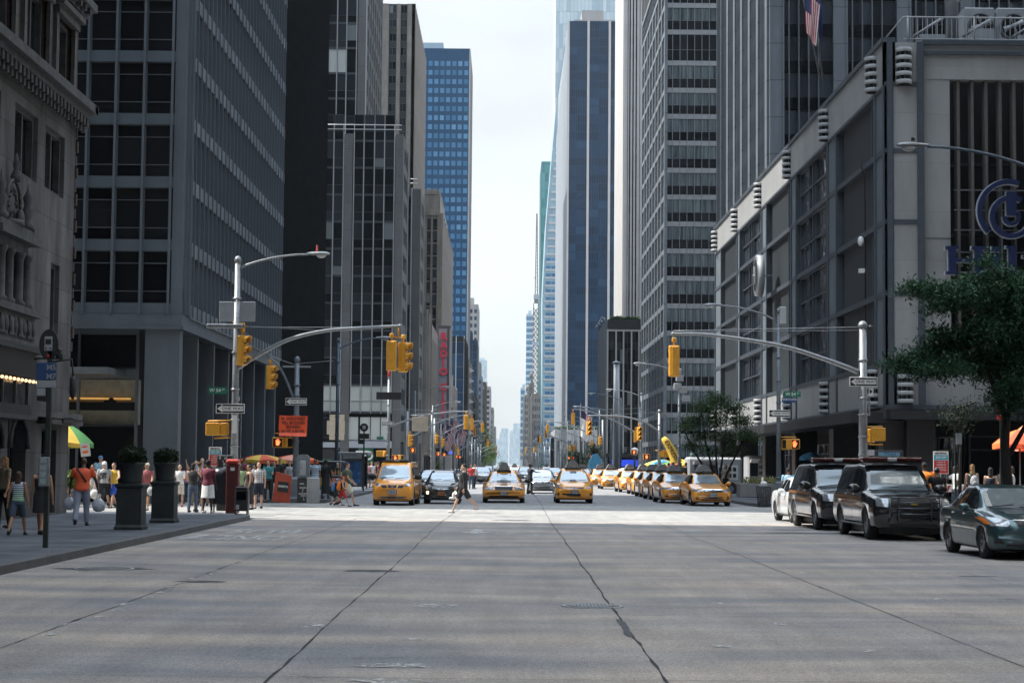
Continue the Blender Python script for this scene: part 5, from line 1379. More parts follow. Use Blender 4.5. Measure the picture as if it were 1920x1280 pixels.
for s,z,sz in (('W. 54TH STREET',.30,.165),('WILL BE CLOSED',.12,.155),('BETWEEN',-.06,.155),('5th AVE. & 6th AVE.',-.235,.14)): q.join(text_mesh(s,sz,.001,.005),TM(Fq,0,.035,z,sx=.86))
q.build('lettering',['sign_black'],t3)
Y3_=95.6
t,x,zt=pole_thing('street_lamp','slim blue grey street lamp with a dark arm before the granite wing','street lamp',630,930,Y3_,640,.11,.08,'blue_grey_paint'); cobra(t,P(631,658,Y3_),P(707,634,Y3_),gm='blue_grey_paint')
Y4_=131
t,x,zt=pole_thing('traffic_light_pole','white grey pole with a red beacon on top rising behind the yellow van','traffic light',727,900,Y4_,709,.13,.09,'galvanised',GP)
arm(t,Y4_,[(729,800),(760,789),(800,778),(845,772),(877,771)],.08,.05,'galvanised'); signal(t,P(874,775,Y4_)+Vector((0,0,-.1)),186); wire(t,P(727,767,Y4_),P(876,770,Y4_))
b=MB(); b.lathe([(.1,0),(.12,.1),(.1,.4),(.03,.5)],(x,Y4_,zt+.1),10); b.build('beacon',['red_plastic'],t,world=True)
b=MB(); b.bbox(x-.9,x+.9,Y4_-.2,Y4_-.15,P(727,749,Y4_).z,P(727,735,Y4_).z,.01); b.build('back_plate',['dark_bronze'],t,world=True)
pedsignal(t,P(712,850,Y4_),180); pedsignal(t,P(722,850,Y4_)+Vector((0,.3,0)),120); pedsignal(t,P(741,858,Y4_),0,True); pedsignal(t,P(751,858,Y4_),60)
oneway('small one way sign on the pole rising behind the yellow van',onaxis(727,794,Y4_,-.2),.85,False)
sign('green_street_sign','small green sign low on the pole rising behind the yellow van',onaxis(713,821,Y4_,-.2),.5,.2,'sign_green')
t,x,zt=pole_thing('banner_pole','thin pole holding a blank tan banner over the cars','pole',808,900,126,775,.06,.05,'galvanised',base=False)
b=MB(); q1=P(773,781,126);q2=P(797,808,126); b.bbox(q1.x,q2.x+.2,125.9,125.95,q2.z,q1.z,.01); b.build('banner',['banner_tan'],t,world=True)
b=MB(); b.tube([P(808,777,126),P(770,778,126)],.03,5); b.build('banner_arm',['galvanised'],t,world=True)
Y5_=60.3
t,x,zt=pole_thing('traffic_light_pole','thick pale pole with rounded cap holding a long sloping mast arm','traffic light',1619,975,Y5_,612,.15,.13,'galvanised',GP)
arm(t,Y5_,[(1612,698),(1560,678),(1480,652),(1400,637),(1320,627),(1262,626)],.09,.05); wire(t,P(1262,620,Y5_),P(1617,613,Y5_)); wire(t,P(1262,622,Y5_),P(1617,619,Y5_))
signal(t,P(1263,647,Y5_),184); brackets(t,[P(1262,624,Y5_),P(1263,645,Y5_)],.03,'galvanised')
b=MB(); b.tube([P(1624,613,Y5_),P(1640,613,Y5_)],.03,6); b.ell(P(1632,614,Y5_),.09,8,6); b.build('camera_mount',['dark_bronze'],t,world=True)
pedsignal(t,P(1643,814,Y5_)+Vector((.06,0,0)),180); pedsignal(t,P(1636,816,Y5_)+Vector((0,.35,0)),250); brackets(t,[P(1620,800,Y5_),P(1655,800,Y5_)]); brackets(t,[P(1620,832,Y5_),P(1655,833,Y5_)])
oneway('one way sign on the thick pale near right pole',onaxis(1617,716,Y5_,-.18),.92)
sign('arrow_sign','small white sign with a black arrow beside the thick pale near right pole',onaxis(1632,734,Y5_,-.1),.16,.3,'sign_white',arrow=[([(-.05,.08),(-.05,-.08),(.06,0)],'sign_black')])
sign('parking_sign','tall thin grey sign under the arrow on the near right pole',onaxis(1631,762,Y5_,.1),.06,.6,'grey_paint')
Y6_=79.
t,x,zt=pole_thing('street_lamp','tall grey lamp pole at the hotel corner carrying street signs and a lit crossing signal','street lamp',1460,925,Y6_,585,.11,.08,'pole_grey'); cobra(t,P(1462,606,Y6_),P(1352,573,Y6_))
b=MB(); q1=P(1461,575,Y6_);q2=P(1474,608,Y6_); b.bbox(q1.x,q2.x,Y6_-.1,Y6_+.3,q2.z,q1.z,.03); b.build('floodlight',['white_paint_worn'],t,world=True)
pedsignal(t,P(1489,832,Y6_),0,True); pedsignal(t,P(1476,832,Y6_),290); brackets(t,[P(1461,819,Y6_),P(1493,819,Y6_)]); brackets(t,[P(1461,842,Y6_),P(1495,841,Y6_)])
sign('street_name_sign','green W 54 ST sign on the lamp pole at the hotel corner',onaxis(1484,739,Y6_),.76,.25,'sign_green',[('W 54',.19,-.06,0,'sign_white'),('ST',.09,.27,.04,'sign_white')])
sign('street_name_sign','blue sign reading MARATHON under the green street sign at the hotel corner',onaxis(1479,750,Y6_),.66,.2,'sign_blue',[('MARATHON',.115,0,.02,'sign_white')])
oneway('one way sign on the lamp pole at the hotel corner',onaxis(1461,775,Y6_),.92)
Y7_=119.6
t,x,zt=pole_thing('street_lamp','lamp pole hung with white boxes and cameras in front of the banded tower','street lamp',1273,905,Y7_,703,.11,.08,'pole_grey'); cobra(t,P(1271,700,Y7_),P(1208,682,Y7_))
b=MB()
for u,v in ((1270,697),(1274,709),(1270,724),(1281,731),(1286,747)): q=P(u,v,Y7_); b.bbox(q.x-.25,q.x+.25,Y7_-.3,Y7_-.05,q.z-.2,q.z+.2,.03); b.tube([(q.x,Y7_-.1,q.z),(x,Y7_,q.z)],.02,5)
b.build('camera_box',['white_paint_worn'],t,world=True)
Y8_=135
t,x,zt=pole_thing('traffic_light_pole','pale pole with a finial and curved mast arm behind the taxi queue','traffic light',1236,905,Y8_,772,.14,.11,'galvanised',GP)
arm(t,Y8_,[(1234,806),(1205,790),(1170,781),(1135,779),(1105,779)],.08,.05); wire(t,P(1150,777,Y8_),P(1236,772,Y8_)); signal(t,P(1105,789,Y8_),30); signal(t,P(1207,797,Y8_)+Vector((0,4,0)),25)
pedsignal(t,P(1240,851,Y8_),180); pedsignal(t,P(1250,851,Y8_)+Vector((0,.3,0)),200); pedsignal(t,P(1212,856,Y8_),0,True); brackets(t,[P(1228,844,Y8_),P(1252,844,Y8_)])
b=MB(); b.bbox(P(1230,770,Y8_).x,P(1250,770,Y8_).x,Y8_-.05,Y8_+.05,zt-.2,zt-.1,.02); b.build('cross_arm',['galvanised'],t,world=True)
for u,vb,Y,vt,ut,vtt,lab in ((1202,890,154,740,1152,731,'lamp pole with a sign bracket left of the banded tower base'),(1145,885,190,771,1104,764,'lamp pole with a long thin arm before the low glass wing'),(1055,880,300,826,1035,820,'small distant lamp pole near the stone pavilion')):
 t,x,zt=pole_thing('street_lamp',lab,'street lamp',u,vb,Y,vt,.12,.08,'pole_grey'); cobra(t,(x,Y,zt-.2),P(ut,vtt,Y))
t,x,zt=pole_thing('flagpole','thick pale mast standing bare in front of the low glass wing','flagpole',1155,890,200,680,.42,.34,'galvanised',base=False,bands=False)
t=thing('globe_lamp','round white globe lamp on a dark post near the low glass wing','street lamp',P(1190,890,165)); x=P(1190,850,165).x
b=MB(); b.tube([(x,165,.15),(x,165,P(1190,852,165).z)],[.14,.08],8); b.build('post',['dark_bronze'],t,world=True)
b=MB(); b.ell(P(1190,846,165),.36,14,10); b.build('globe',['white_paint'],t,world=True)
t=thing('street_lamp','grey cobra head lamp on a long arm before the dark grille','street lamp',(13.6,44,.155))
b=MB(); b.tube([(13.6,44,.155),(13.6,44,8.9)],[.11,.08],12); b.build('pole',['pole_grey'],t,world=True)
q=P(1738,275,44); cobra(t,(13.6,44,P(1955,345,44).z),(q.x,44,q.z),cone=False,gm='blue_grey_paint')
q=P(1712,264,44); b=MB(); b.lathe([(.05,0),(.04,.08),(.0,.1)],(q.x,44,q.z),8); b.build('photocell',['dark_bronze'],t,world=True)
def far_pole(side,y,k,lab,two=False,h=6.4,L_=6.3):
 h=random.uniform(5.7,6.9); L_=random.uniform(4.2,6.9)
 x=CL-.7 if side<0 else CRt+.6; d=-side
 t=thing('traffic_light_pole',lab,'traffic light',(x,y,.15),group='traffic poles at the farther crossings')
 b=MB(); b.tube([(x,y,.15),(x,y,h+.4)],[.15,.11],8); b.build('pole',['galvanised'],t,world=True)
 pts=[]
 for i in range(11):
  s=i/10; pts.append((x+d*L_*s,y,h-2.2+2.2*math.sin(s*math.pi/2)+.15))
 b=MB(); b.tube(pts,[.09-.04*i/10 for i in range(11)],7); b.build('mast_arm',['galvanised'],t,world=True)
 signal(t,(x+d*(L_-.1),y,h-.15),180 if k%2 else 0)
 if two: signal(t,(x+d*.3,y-.3,h-1.6),60); pedsignal(t,(x+d*.5,y-.2,2.9),0,True)
 b=MB(); b.tube([(x,y,h+.3),(x+d*L_*.8,y,h+.1)],.015,4); b.build('guy_wire',['galvanised'],t,world=True)
 return t
ords=['second','third','fourth','fifth','sixth','seventh','eighth','ninth','tenth']
for k,(y0,y1) in enumerate(CRS[1:10]):
 for s,sn in ((-1,'left'),(1,'right')):
  for e,(yy,en) in enumerate(((y0-1.5,'near'),(y1+1.5,'far'))):
   if k==0 and e==0 or (k>2 and (e+k+(s>0))%2): continue
   far_pole(s,yy,k+e,'mast arm traffic pole on the %s kerb, %s side of the %s crossing'%(sn,en,ords[k]),two=k<3)
for k in range(12):
 for s,sn in ((-1,'left'),(1,'right')):
  y=172+k*42+(s>0)*13; x=CL-.8 if s<0 else CRt+.7
  t=thing('street_lamp','%s kerb street lamp, number %s along the farther avenue'%(sn,['one','two','three','four','five','six','seven','eight','nine','ten','eleven','twelve'][k]),'street lamp',(x,y,.15),group='street lamps along the farther avenue')
  b=MB(); b.tube([(x,y,.15),(x,y,8.6)],[.12,.08],7); b.build('pole',['pole_grey'],t,world=True); cobra(t,(x,y,8.3),(x-s*2.6,y,9.0),gm='pole_grey')
q=G(85,1026,.155); t=thing('bus_stop_sign','dark bus stop post with round emblem, blue route plates and framed timetable','bus stop',(q.x,q.y,.155)); YB=q.y; x=q.x
b=MB(); b.bbox(x-.045,x+.045,YB-.045,YB+.045,.155,3.9,.01); b.build('post',['dark_green_iron'],t,world=True)
q=P(92,646,YB); b=MB(); b.tube([(q.x,YB-.03,q.z),(q.x,YB+.03,q.z)],.29,28,0,sx=.62); b.tube([(q.x,YB-.045,q.z),(q.x,YB-.031,q.z)],.265,28,1,sx=.62)
b.bbox(q.x-.075,q.x+.075,YB-.06,YB-.046,q.z-.12,q.z+.15,.02,2); b.box(q.x-.055,q.x+.055,YB-.064,YB-.061,q.z+.0,q.z+.1,1)
for s_ in(-.045,.045): b.box(q.x+s_-.015,q.x+s_+.015,YB-.064,YB-.061,q.z-.09,q.z-.06,1)
b.build('bus_emblem',['dark_bronze','sign_black','grey_paint'],t,world=True)
b=MB(); zz=P(92,672,YB).z; b.tube([(q.x-.28,YB,zz),(q.x+.24,YB,zz)],.018,6);
for s_ in (-1,1): b.ell((q.x+.24*s_,YB,zz),.04,8,6)
b.lathe([(.05,0),(.08,.05),(.03,.12),(.06,.16),(.01,.2)],(q.x+.2,YB,zz),8)
b.ell((q.x-.0,YB-.02,zz+.05),(.09,.03,.07),8,6,1); b.build('scroll_bracket',['dark_green_iron','red_plastic'],t,world=True)
b=MB(); a,c=P(70,680,YB),P(106,712,YB); b.bbox(a.x,c.x,YB-.06,YB-.03,c.z,a.z,.008,0)
a2,c2=P(70,713,YB),P(106,727,YB); b.bbox(a2.x,c2.x,YB-.06,YB-.03,c2.z,a2.z,.008,1); a3,c3=P(70,727.6,YB),P(86,742,YB); b.bbox(a3.x,c3.x,YB-.06,YB-.03,c3.z,a3.z,.008,1)
Fq=Fr(0,YB,1,0)
b.join(text_mesh('M5',.14,.001,.004),TM(Fq,c.x-.09,.065,a.z-.09),1); b.join(text_mesh('M7',.14,.001,.004),TM(Fq,c.x-.09,.065,a.z-.26),1); b.build('route_plates',['sign_blue','grey_paint'],t,world=True)
a,c=P(76,856,YB),P(94,912,YB); b=MB(); b.bbox(a.x,c.x,YB-.14,YB-.045,c.z,a.z,.02,0); b.box(a.x+.02,c.x-.03,YB-.146,YB-.139,c.z+.03,a.z-.04,1)
for k in range(4): b.box(a.x+.04,c.x-.05,YB-.148,YB-.1461,c.z+.06+k*.13,c.z+.15+k*.13,2)
pm('timetable_paper',(.22,.27,.29),.25,var=.25,scale=30); pm('timetable_map',(.28,.33,.34),.3,var=.45,scale=60)
b.build('timetable_case',['galvanised','timetable_paper','timetable_map'],t,world=True)
def urn(u,v,lab,w0,htub):
 q=G(u,v,.155); t=thing('planter',lab,'planter',(q.x,q.y,.155),group='large dark planters along the kerb')
 b=MB(); b.sqlathe([(w0*1.12,0),(w0*1.12,.06),(w0,.12),(w0*.98,.98),(w0*1.1,1.02),(w0*1.12,1.08),(w0*.95,1.1)]); b.sqlathe([(w0*.82,.15),(w0*.84,.9)],m=0)
 b.box(-w0*.75,w0*.75,-w0*1.0-.015,-w0*.9,.22,.88)
 b.build('pedestal',['urn_metal'],t)
 b=MB(); b.lathe([(w0*.8,1.1),(w0*.86,1.14),(w0*.82,1.2),(w0*.9,1.42),(w0*.98,1.52),(w0*1.05,1.55),(w0*1.05,1.6),(w0*.9,1.6)],n=28); b.build('tub',['urn_metal'],t)
 b=MB()
 for i in range(1500):
  a=random.uniform(0,6.28); r=w0*(1.08+.12*math.sin(a*3))*math.sqrt(random.random()); z=1.56+random.uniform(0,.40+.05*math.sin(a*5))*(1-.2*(r/w0)**2)
  s=random.uniform(.025,.05); d=Vector((random.gauss(0,1),random.gauss(0,1),random.gauss(0,1))).normalized(); e=d.cross(Vector((random.gauss(0,1),random.gauss(0,1),random.gauss(0,1)))).normalized(); c=Vector((r*math.cos(a),r*math.sin(a),z))
  b.quad(c-d*s,c-e*s*.6,c+d*s,c+e*s*.6)
 b.lathe([(w0*.85,1.55),(w0*.85,1.8),(w0*.5,1.88)],n=12,m=0)
 b.build('boxwood',['leaf_dark'],t); return t
def leafmat(n,c1,c2,trans=.25):
 m,N,L,b=newmat(n); geo=N.new('ShaderNodeNewGeometry'); cr=N.new('ShaderNodeValToRGB'); e=cr.color_ramp.elements; e[0].color=list(c1)+[1]; e[1].color=list(c2)+[1]
 L.new(geo.outputs['Random Per Island'],cr.inputs[0]); L.new(cr.outputs[0],b.inputs['Base Color']); b.inputs['Roughness'].default_value=.55; b.inputs['Specular IOR Level'].default_value=.2
 tr=N.new('ShaderNodeBsdfTranslucent'); L.new(cr.outputs[0],tr.inputs[0]); mx=N.new('ShaderNodeMixShader'); mx.inputs[0].default_value=trans
 L.new(b.outputs[0],mx.inputs[1]); L.new(tr.outputs[0],mx.inputs[2]); L.new(mx.outputs[0],N['Material Output'].inputs[0])
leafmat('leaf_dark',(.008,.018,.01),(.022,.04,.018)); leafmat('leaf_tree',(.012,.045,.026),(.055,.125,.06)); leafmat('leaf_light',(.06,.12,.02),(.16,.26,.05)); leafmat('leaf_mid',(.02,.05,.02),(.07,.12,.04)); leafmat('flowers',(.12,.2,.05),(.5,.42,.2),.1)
pm('bark',(.028,.024,.022),.9,var=.4,scale=6,bump=.4,streak=(1,1,.3))
urn(245,992,'large dark square planter nearest the bus stop post',.30,0)
urn(308,979,'large dark square planter next to the mailbox side of the kerb',.30,0)
def G15(u,v): return G(u,v,.155)
q=G15(413,961); t=thing('mailbox','dark green mailbox relay cabinet on legs at the near left corner','mailbox',(q.x,q.y,.155))
b=MB(); b.bbox(-.27,.27,-.25,.25,.28,1.2,.02); b.tube([(-.27,0,1.2),(.27,0,1.2)],.25,18); b.box(-.22,.22,-.255,-.24,1.0,1.04); b.build('cabinet',['mailbox_paint'],t)
for sx in (-1,1):
 for sy in (-1,1): b=MB(); b.box(sx*.24-.02,sx*.24+.02,sy*.21-.02,sy*.21+.02,0,.3); b.build('leg',['mailbox_paint'],t)
q=G15(418,958); t=thing('sticker_covered_box','black newspaper rack plastered with stickers behind the dark mailbox','newspaper box',(q.x-.05,q.y+.6,.155))
pm('sticker_black',(.02,.02,.022),.4,var=.2); pm('sticker_pale',(.35,.35,.36),.5,var=.3,scale=20)
b=MB(); b.bbox(-.24,.26,-.22,.22,.0,1.85,.03,0)
for k in range(26): x,z=random.uniform(-.2,.2),random.uniform(1.2,1.8); w_=random.uniform(.02,.05); h=random.uniform(.015,.04); b.box(x-w_,x+w_,-.222-.0005*k,-.2215-.0005*k,z-h,z+h,1)
b.build('cabinet',['sticker_black','sticker_pale'],t)
q=G15(432,962); t=thing('red_call_box','tall dark red street cabinet beside the mailbox','street cabinet',(q.x+.02,q.y+.25,.155))
b=MB(); b.bbox(-.19,.2,-.2,.2,0,1.55,.02,0); b.bbox(-.21,.22,-.22,.22,1.55,1.72,.06,1); b.box(-.05,.08,-.222,-.2,1.35,1.45,2); b.build('cabinet',['red_brown_box','red_plastic','sign_white'],t)
q=G15(449,964); t=thing('newspaper_box','low black newspaper box at the kerb end of the near left corner','newspaper box',(q.x+.02,q.y+.3,.155))
b=MB(); b.bbox(-.2,.22,-.2,.2,.1,.78,.03,0); b.bbox(-.18,.2,-.2,.15,.78,.86,.03,0); b.box(-.14,.16,-.205,-.2,.45,.7,1); b.box(-.15,-.05,-.207,-.2,.15,.3,2)
for s in (-.17,.19): b.box(s-.02,s+.02,-.18,.18,0,.1)
b.build('cabinet',['sticker_black','glass_black','sticker_pale'],t)
def bike_sign(u,vt,vb,Y,lab):
 a,c=P(u,vt,Y),P(u,vb,Y); h=a.z-c.z
 t=thing('rental_sign',lab,'sign',(a.x,Y,c.z),group='bike rental signs'); w_=h*.68
 b=MB(); b.bbox(-w_/2,w_/2,-.015,.015,0,h,.005,0); b.box(-w_/2+.02,w_/2-.02,-.018,-.014,h*.62,h*.84,1); b.box(-w_/2+.02,w_/2-.02,-.018,-.014,.02,h*.6,2); b.build('board',['sign_white','sign_cyan','sign_red'],t)
 q=MB(); Fq=Fr(0,0,1,0); q.join(text_mesh('BIKE RENTAL',h*.11,.001,.003),TM(Fq,0,.02,h*.92,sx=.8),0); q.join(text_mesh('50% OFF',h*.15,.001,.004),TM(Fq,0,.021,h*.73,sx=.85),1)
 for k,s in enumerate(('1 HOUR  $7','2 HOURS $9','3 HOURS $14','ALL DAY $20')): q.join(text_mesh(s,h*.085,.001,.002),TM(Fq,0,.021,h*(.52-.115*k),sx=.9),1)
 q.build('lettering',['sign_black','sign_white'],t)
 b=MB(); b.tube([(0,.03,-c.z+.15),(0,.03,h)],.02,6); b.build('stick',['galvanised'],t)
pm('sign_cyan',(.05,.33,.45),.5,var=.05)
bike_sign(404,838,868+5,63.8,'bike rental price sign above the sticker covered box'); bike_sign(1764,846,888,64,'bike rental price sign held over the crowd by the parked cars')
q=G15(527,941); t=thing('newspaper_box','leaning orange red newspaper box reading metro','newspaper box',(q.x,q.y,.155),R(4)); t.rotation_euler=(0,R(5),R(6))
b=MB(); pr=[(-.36,0),(.36,0),(.33,1.1),(-.33,1.22)]; b.prism([(x,z) for x,z in pr],lambda a,c,t_:(a,-t_,c),-.25,.25); b.build('cabinet',['box_orange'],t)
b=MB(); b.bbox(-.2,.24,-.27,-.255,.42,.84,.01,0); b.join(text_mesh('metro',.17,.001,.004),TM(Fr(0,0,1,0),.02,.274,.66,sx=.9),1); b.build('window_panel',['sign_black','sign_white'],t)
q=G15(567,942); t=thing('payphone','grey payphone kiosk with a sloping hood behind the orange notice pole','payphone',(q.x,q.y+.1,.155))
b=MB(); b.prism([(-.25,1.),(.25,1.),(.25,1.85),(.12,1.95),(-.12,1.95),(-.25,1.85)],lambda a,c,t_:(a,-t_,c),-.2,.12); b.build('hood',['pole_grey'],t)
b=MB(); b.bbox(-.12,.12,-.2,-.11,1.1,1.7,.02,0); b.tube([(-.06,-.24,1.35),(-.09,-.25,1.5),(-.03,-.24,1.62)],.02,6,1); b.tube([(-.05,-.22,1.35),(0,-.28,1.1),(.04,-.22,1.2)],.008,5,1); b.build('handset',['grey_paint','galvanised'],t)
b=MB(); b.bbox(-.22,.22,-.12,.15,0,1.,.02,0)
for k in range(9): b.box(random.uniform(-.2,.1),random.uniform(-.05,.2),-.122-.001*k,-.12-.001*k,.1+.08*k,.15+.08*k,1)
b.build('stand',['sticker_black','sticker_pale'],t)
q=G15(587,943); t=thing('steel_bollard_bin','ribbed steel bin at the far left corner','litter bin',(q.x,q.y,.155)); b=MB(); b.lathe([(.25,0),(.25,.95),(.27,.97),(.27,1.02),(.2,1.04)],n=20)
for k in range(20): a=k*math.pi/10; b.box(.25*math.cos(a)-.012,.25*math.cos(a)+.012,.25*math.sin(a)-.012,.25*math.sin(a)+.012,.03,.94,0)
b.build('barrel',['grey_paint'],t)
q=G15(664,916); SHY=112.; a,c=P(640,848,SHY),P(700,912,SHY)
t=thing('bus_shelter','dark framed bus shelter with a blue lit poster on the far left pavement','bus shelter',((a.x+c.x)/2,SHY,.155)); x0=P(640,880,SHY).x; x1=P(681,880,SHY).x; z1=P(660,848,SHY).z
b=MB(); b.bbox(x0-.4,x1+.3,SHY-.3,SHY+4.,z1-.12,z1+.02,.02); b.build('roof',['mullion_grey'],t,world=True)
for x in (x0,x1-.08):
 for y in (SHY,SHY+3.6): b=MB(); b.box(x,x+.08,y,y+.08,.155,z1-.12); b.build('post',['mullion_dark'],t,world=True)
b=MB(); b.bbox(x0+.08,x1-.08,SHY-.02,SHY+.1,.3,z1-.4,.02,0); b.box(x0+.16,x1-.16,SHY-.03,SHY-.021,.42,z1-.55,1); b.box(x0+.1,x1-.1,SHY-.02,SHY+.1,z1-.38,z1-.14,2)
pm('poster_blue',(.02,.07,.17),.25,var=.7,scale=2.2); b.build('poster_panel',['mullion_dark','poster_blue','grey_paint'],t,world=True)
b=MB(); b.box(x0,x1,SHY+3.66,SHY+3.68,.3,z1-.2); b.build('rear_glass',['glass_dark'],t,world=True)
q=P(682,850,104); t=thing('bus_stop_sign','far bus stop post with a round emblem beside the bus shelter','bus stop',(q.x,104,.155)); b=MB(); b.box(q.x-.04,q.x+.04,104,104.08,.155,3.6); b.build('post',['dark_green_iron'],t,world=True)
z=P(682,801,104).z; b=MB(); b.tube([(q.x,103.95,z),(q.x,104.02,z)],.24,20,0); b.bbox(q.x-.09,q.x+.09,103.93,103.95,z-.1,z+.1,.02,1); b.bbox(q.x-.33,q.x+.3,103.95,103.99,z-.65,z-.35,.01,0); b.bbox(q.x-.33,q.x+.05,103.95,103.99,z-.95,z-.68,.01,0); b.build('emblem',['sign_black','grey_paint'],t,world=True)
q=G(1432,951,.155); t=thing('litter_bin','black wire litter bin with a clear bag on the hotel corner','litter bin',(q.x,q.y,.155)); b=MB()
for k in range(22): a=2*math.pi*k/22; b.tube([(.22*math.cos(a),.22*math.sin(a),.02),(.3*math.cos(a),.3*math.sin(a),.82)],.012,4)
for r,z in ((.22,.03),(.26,.42),(.3,.82)): b.tube([(r*math.cos(2*math.pi*i/18),r*math.sin(2*math.pi*i/18),z) for i in range(19)],.016,5)
b.build('wire_basket',['dark_bronze'],t)
b=MB(); b.lathe([(.17,.03),(.22,.3),(.2,.5),(.25,.78),(.29,.86),(.2,.9)],n=14,sx=.95); pm('clear_bag',(.10,.11,.12),.2,var=.6,scale=9,bump=.5); b.build('bin_bag',['clear_bag'],t)
b=MB(); b.ell((0,0,.95),(.14,.12,.1),8,6); b.tube([(-.05,0,.9),(-.05,0,1.2)],.04,6); b.build('rubbish',['sign_white'],t)
QY=96.; a,c=P(1388,900,QY),P(1462,900,QY); t=thing('flower_planter','long stone planter overflowing with pale flowers in front of the hotel','planter',((a.x+c.x)/2,QY,.155))
b=MB(); zt=P(1420,906,QY).z; b.bbox(a.x,c.x+1,QY,QY+1.6,.155,zt,.03); b.build('stone_trough',['pale_stone'],t,world=True)
b=MB()
for k in range(1500):
 c_=Vector((random.uniform(a.x+.3,c.x+1),random.uniform(QY+.1,QY+1.5),zt+random.uniform(-.05,.38)*random.random()**.3)); s=random.uniform(.02,.05)
 d=Vector((random.gauss(0,1),random.gauss(0,1),random.gauss(0,1))).normalized(); e=d.cross(Vector((random.gauss(0,1),random.gauss(0,1),1))).normalized(); b.quad(c_-d*s,c_-e*s,c_+d*s,c_+e*s)
b.build('flowers',['flowers'],t,world=True)
BY=62.; a,c=P(1762,918,BY),P(1812,918,BY); t=thing('striped_barricade','red and white striped barricade board behind the parked cars','barricade',((a.x+c.x)/2,BY,.155)); zt=P(1780,908,BY).z
b=MB(); b.bbox(a.x,c.x,BY-.02,BY+.02,zt-.25,zt,.01,0); w_=c.x-a.x
for k in range(5): x=a.x+.02+k*w_/5; b.prism([(x,zt-.24),(x+.08,zt-.24),(x+.17,zt-.01),(x+.09,zt-.01)],lambda p,q_,t_:(p,BY-t_,q_),.021,.025,1)
b.build('board',['sign_white','red_plastic'],t,world=True)
for x in (a.x+.1,c.x-.1): b=MB(); b.box(x-.03,x+.03,BY+.03,BY+.07,.155,zt); b.build('leg',['galvanised'],t,world=True)
TY=72.; a,c=P(1640,846,TY),P(1692,856,TY); t=thing('phone_booth','dark phone booth with a lit blue header strip reading TITAN behind the dark cars','phone booth',((a.x+c.x)/2,TY,.155))
b=MB(); b.bbox(a.x-.1,c.x+.05,TY,TY+1,c.z-.1,a.z+.05,.02,0); b.box(a.x+.15,c.x-.1,TY-.01,TY,c.z+.02,a.z-.02,1); b.join(text_mesh('TITAN',.17,.002,.005),TM(Fr(0,TY,1,0),(a.x+c.x)/2+.05,.012,(a.z+c.z)/2),2)
pm('header_blue',(.10,.22,.30),.4,var=.1); b.build('header',['dark_bronze','header_blue','sign_blue'],t,world=True)
b=MB(); b.box(a.x,c.x,TY+.9,TY+.95,.155,c.z-.1); b.box(a.x,a.x+.05,TY,TY+.9,.155,c.z-.1); b.box(c.x-.05,c.x,TY,TY+.9,.155,c.z-.1); b.build('booth_wall',['glass_dark'],t,world=True)
b=MB(); q=P(1625,848,TY); b.bbox(q.x-.3,q.x+.25,TY-.3,TY-.2,q.z-.12,q.z+.1,.01); b.build('side_header',['grey_paint'],t,world=True)
for u,vt,Y,lab,w_,h,mt,tx in ((1791,800,58.,'white sign back on a dark green post beside the oak tree',.2,.36,'grey_paint',()),(1876,768,59,'red no standing sign behind the oak trunk',.38,.3,'sign_red',(('NO STANDING',.05,0,.07,'sign_white'),('TAXI STAND',.045,0,0,'sign_white'),))):
 q=P(u,vt,Y); t=thing('sign_post','post carrying the '+lab,'post',(q.x,Y,.155)); b=MB(); b.bbox(q.x-.03,q.x+.03,Y-.02,Y+.02,.155,q.z+.3,.005); b.build('post',['dark_green_iron'],t,world=True)
 z=P(u,778 if mt=='sign_red' else 822,Y).z; sign('no_standing_sign' if tx else 'parking_sign',lab,(q.x+(.05 if tx else .1),Y-.05,z),w_,h,mt,tx,yaw=15)
def umbrella(name,lab,x,y,zrim,ztop,r,cols,n=8,group='food stand umbrellas'):
 t=thing(name,lab,'umbrella',(x,y,.155),group=group)
 b=MB(); b.tube([(x,y,.155),(x,y,ztop-.02)],.025,6); b.build('pole',['galvanised'],t,world=True)
 b=MB(); rings=6
 for j in range(rings+1):
  f=j/rings; rr=r*f; z=zrim+(ztop-zrim)*(1-f**1.6)
  for i in range(n*4):
   a=2*math.pi*i/(n*4); sc_=1-.05*(.5-.5*math.cos(a*n))*f; b.v.append((x+rr*math.cos(a)*sc_,y+rr*math.sin(a)*sc_,z+(.05*(.5-.5*math.cos(a*n))*f)))
 m=n*4
 for j in range(rings):
  for i in range(m): b.f.append([j*m+i,(j+1)*m+i,(j+1)*m+(i+1)%m,j*m+(i+1)%m]); b.m.append((i//4)%len(cols)); b.s.append(False)
 k=rings*m; q=len(b.v)
 for i in range(m): v=b.v[k+i]; b.v.append((v[0],v[1],v[2]-.16))
 for i in range(m): b.f.append([k+i,q+i,q+(i+1)%m,k+(i+1)%m]); b.m.append((i//4)%len(cols)); b.s.append(False)
 b.build('canopy',cols,t,world=True)
 b=MB()
 for i in range(n): a=2*math.pi*i/n; b.tube([(x,y,zrim+.1),(x+r*.6*math.cos(a),y+r*.6*math.sin(a),zrim+.12)],.01,4)
 b.build('rib',['galvanised'],t,world=True); return t
for n_,c_ in (('um_yellow',(.62,.42,.06)),('um_green',(.08,.25,.08)),('um_red',(.65,.10,.04)),('um_orange',(.80,.17,.04)),('um_orange_deep',(.7,.09,.03)),('um_pink',(.72,.30,.22)),('um_blue',(.04,.22,.42)),('um_cyan',(.1,.38,.6)),('um_white',(.7,.68,.62))): pm(n_,c_,.75,var=.1)
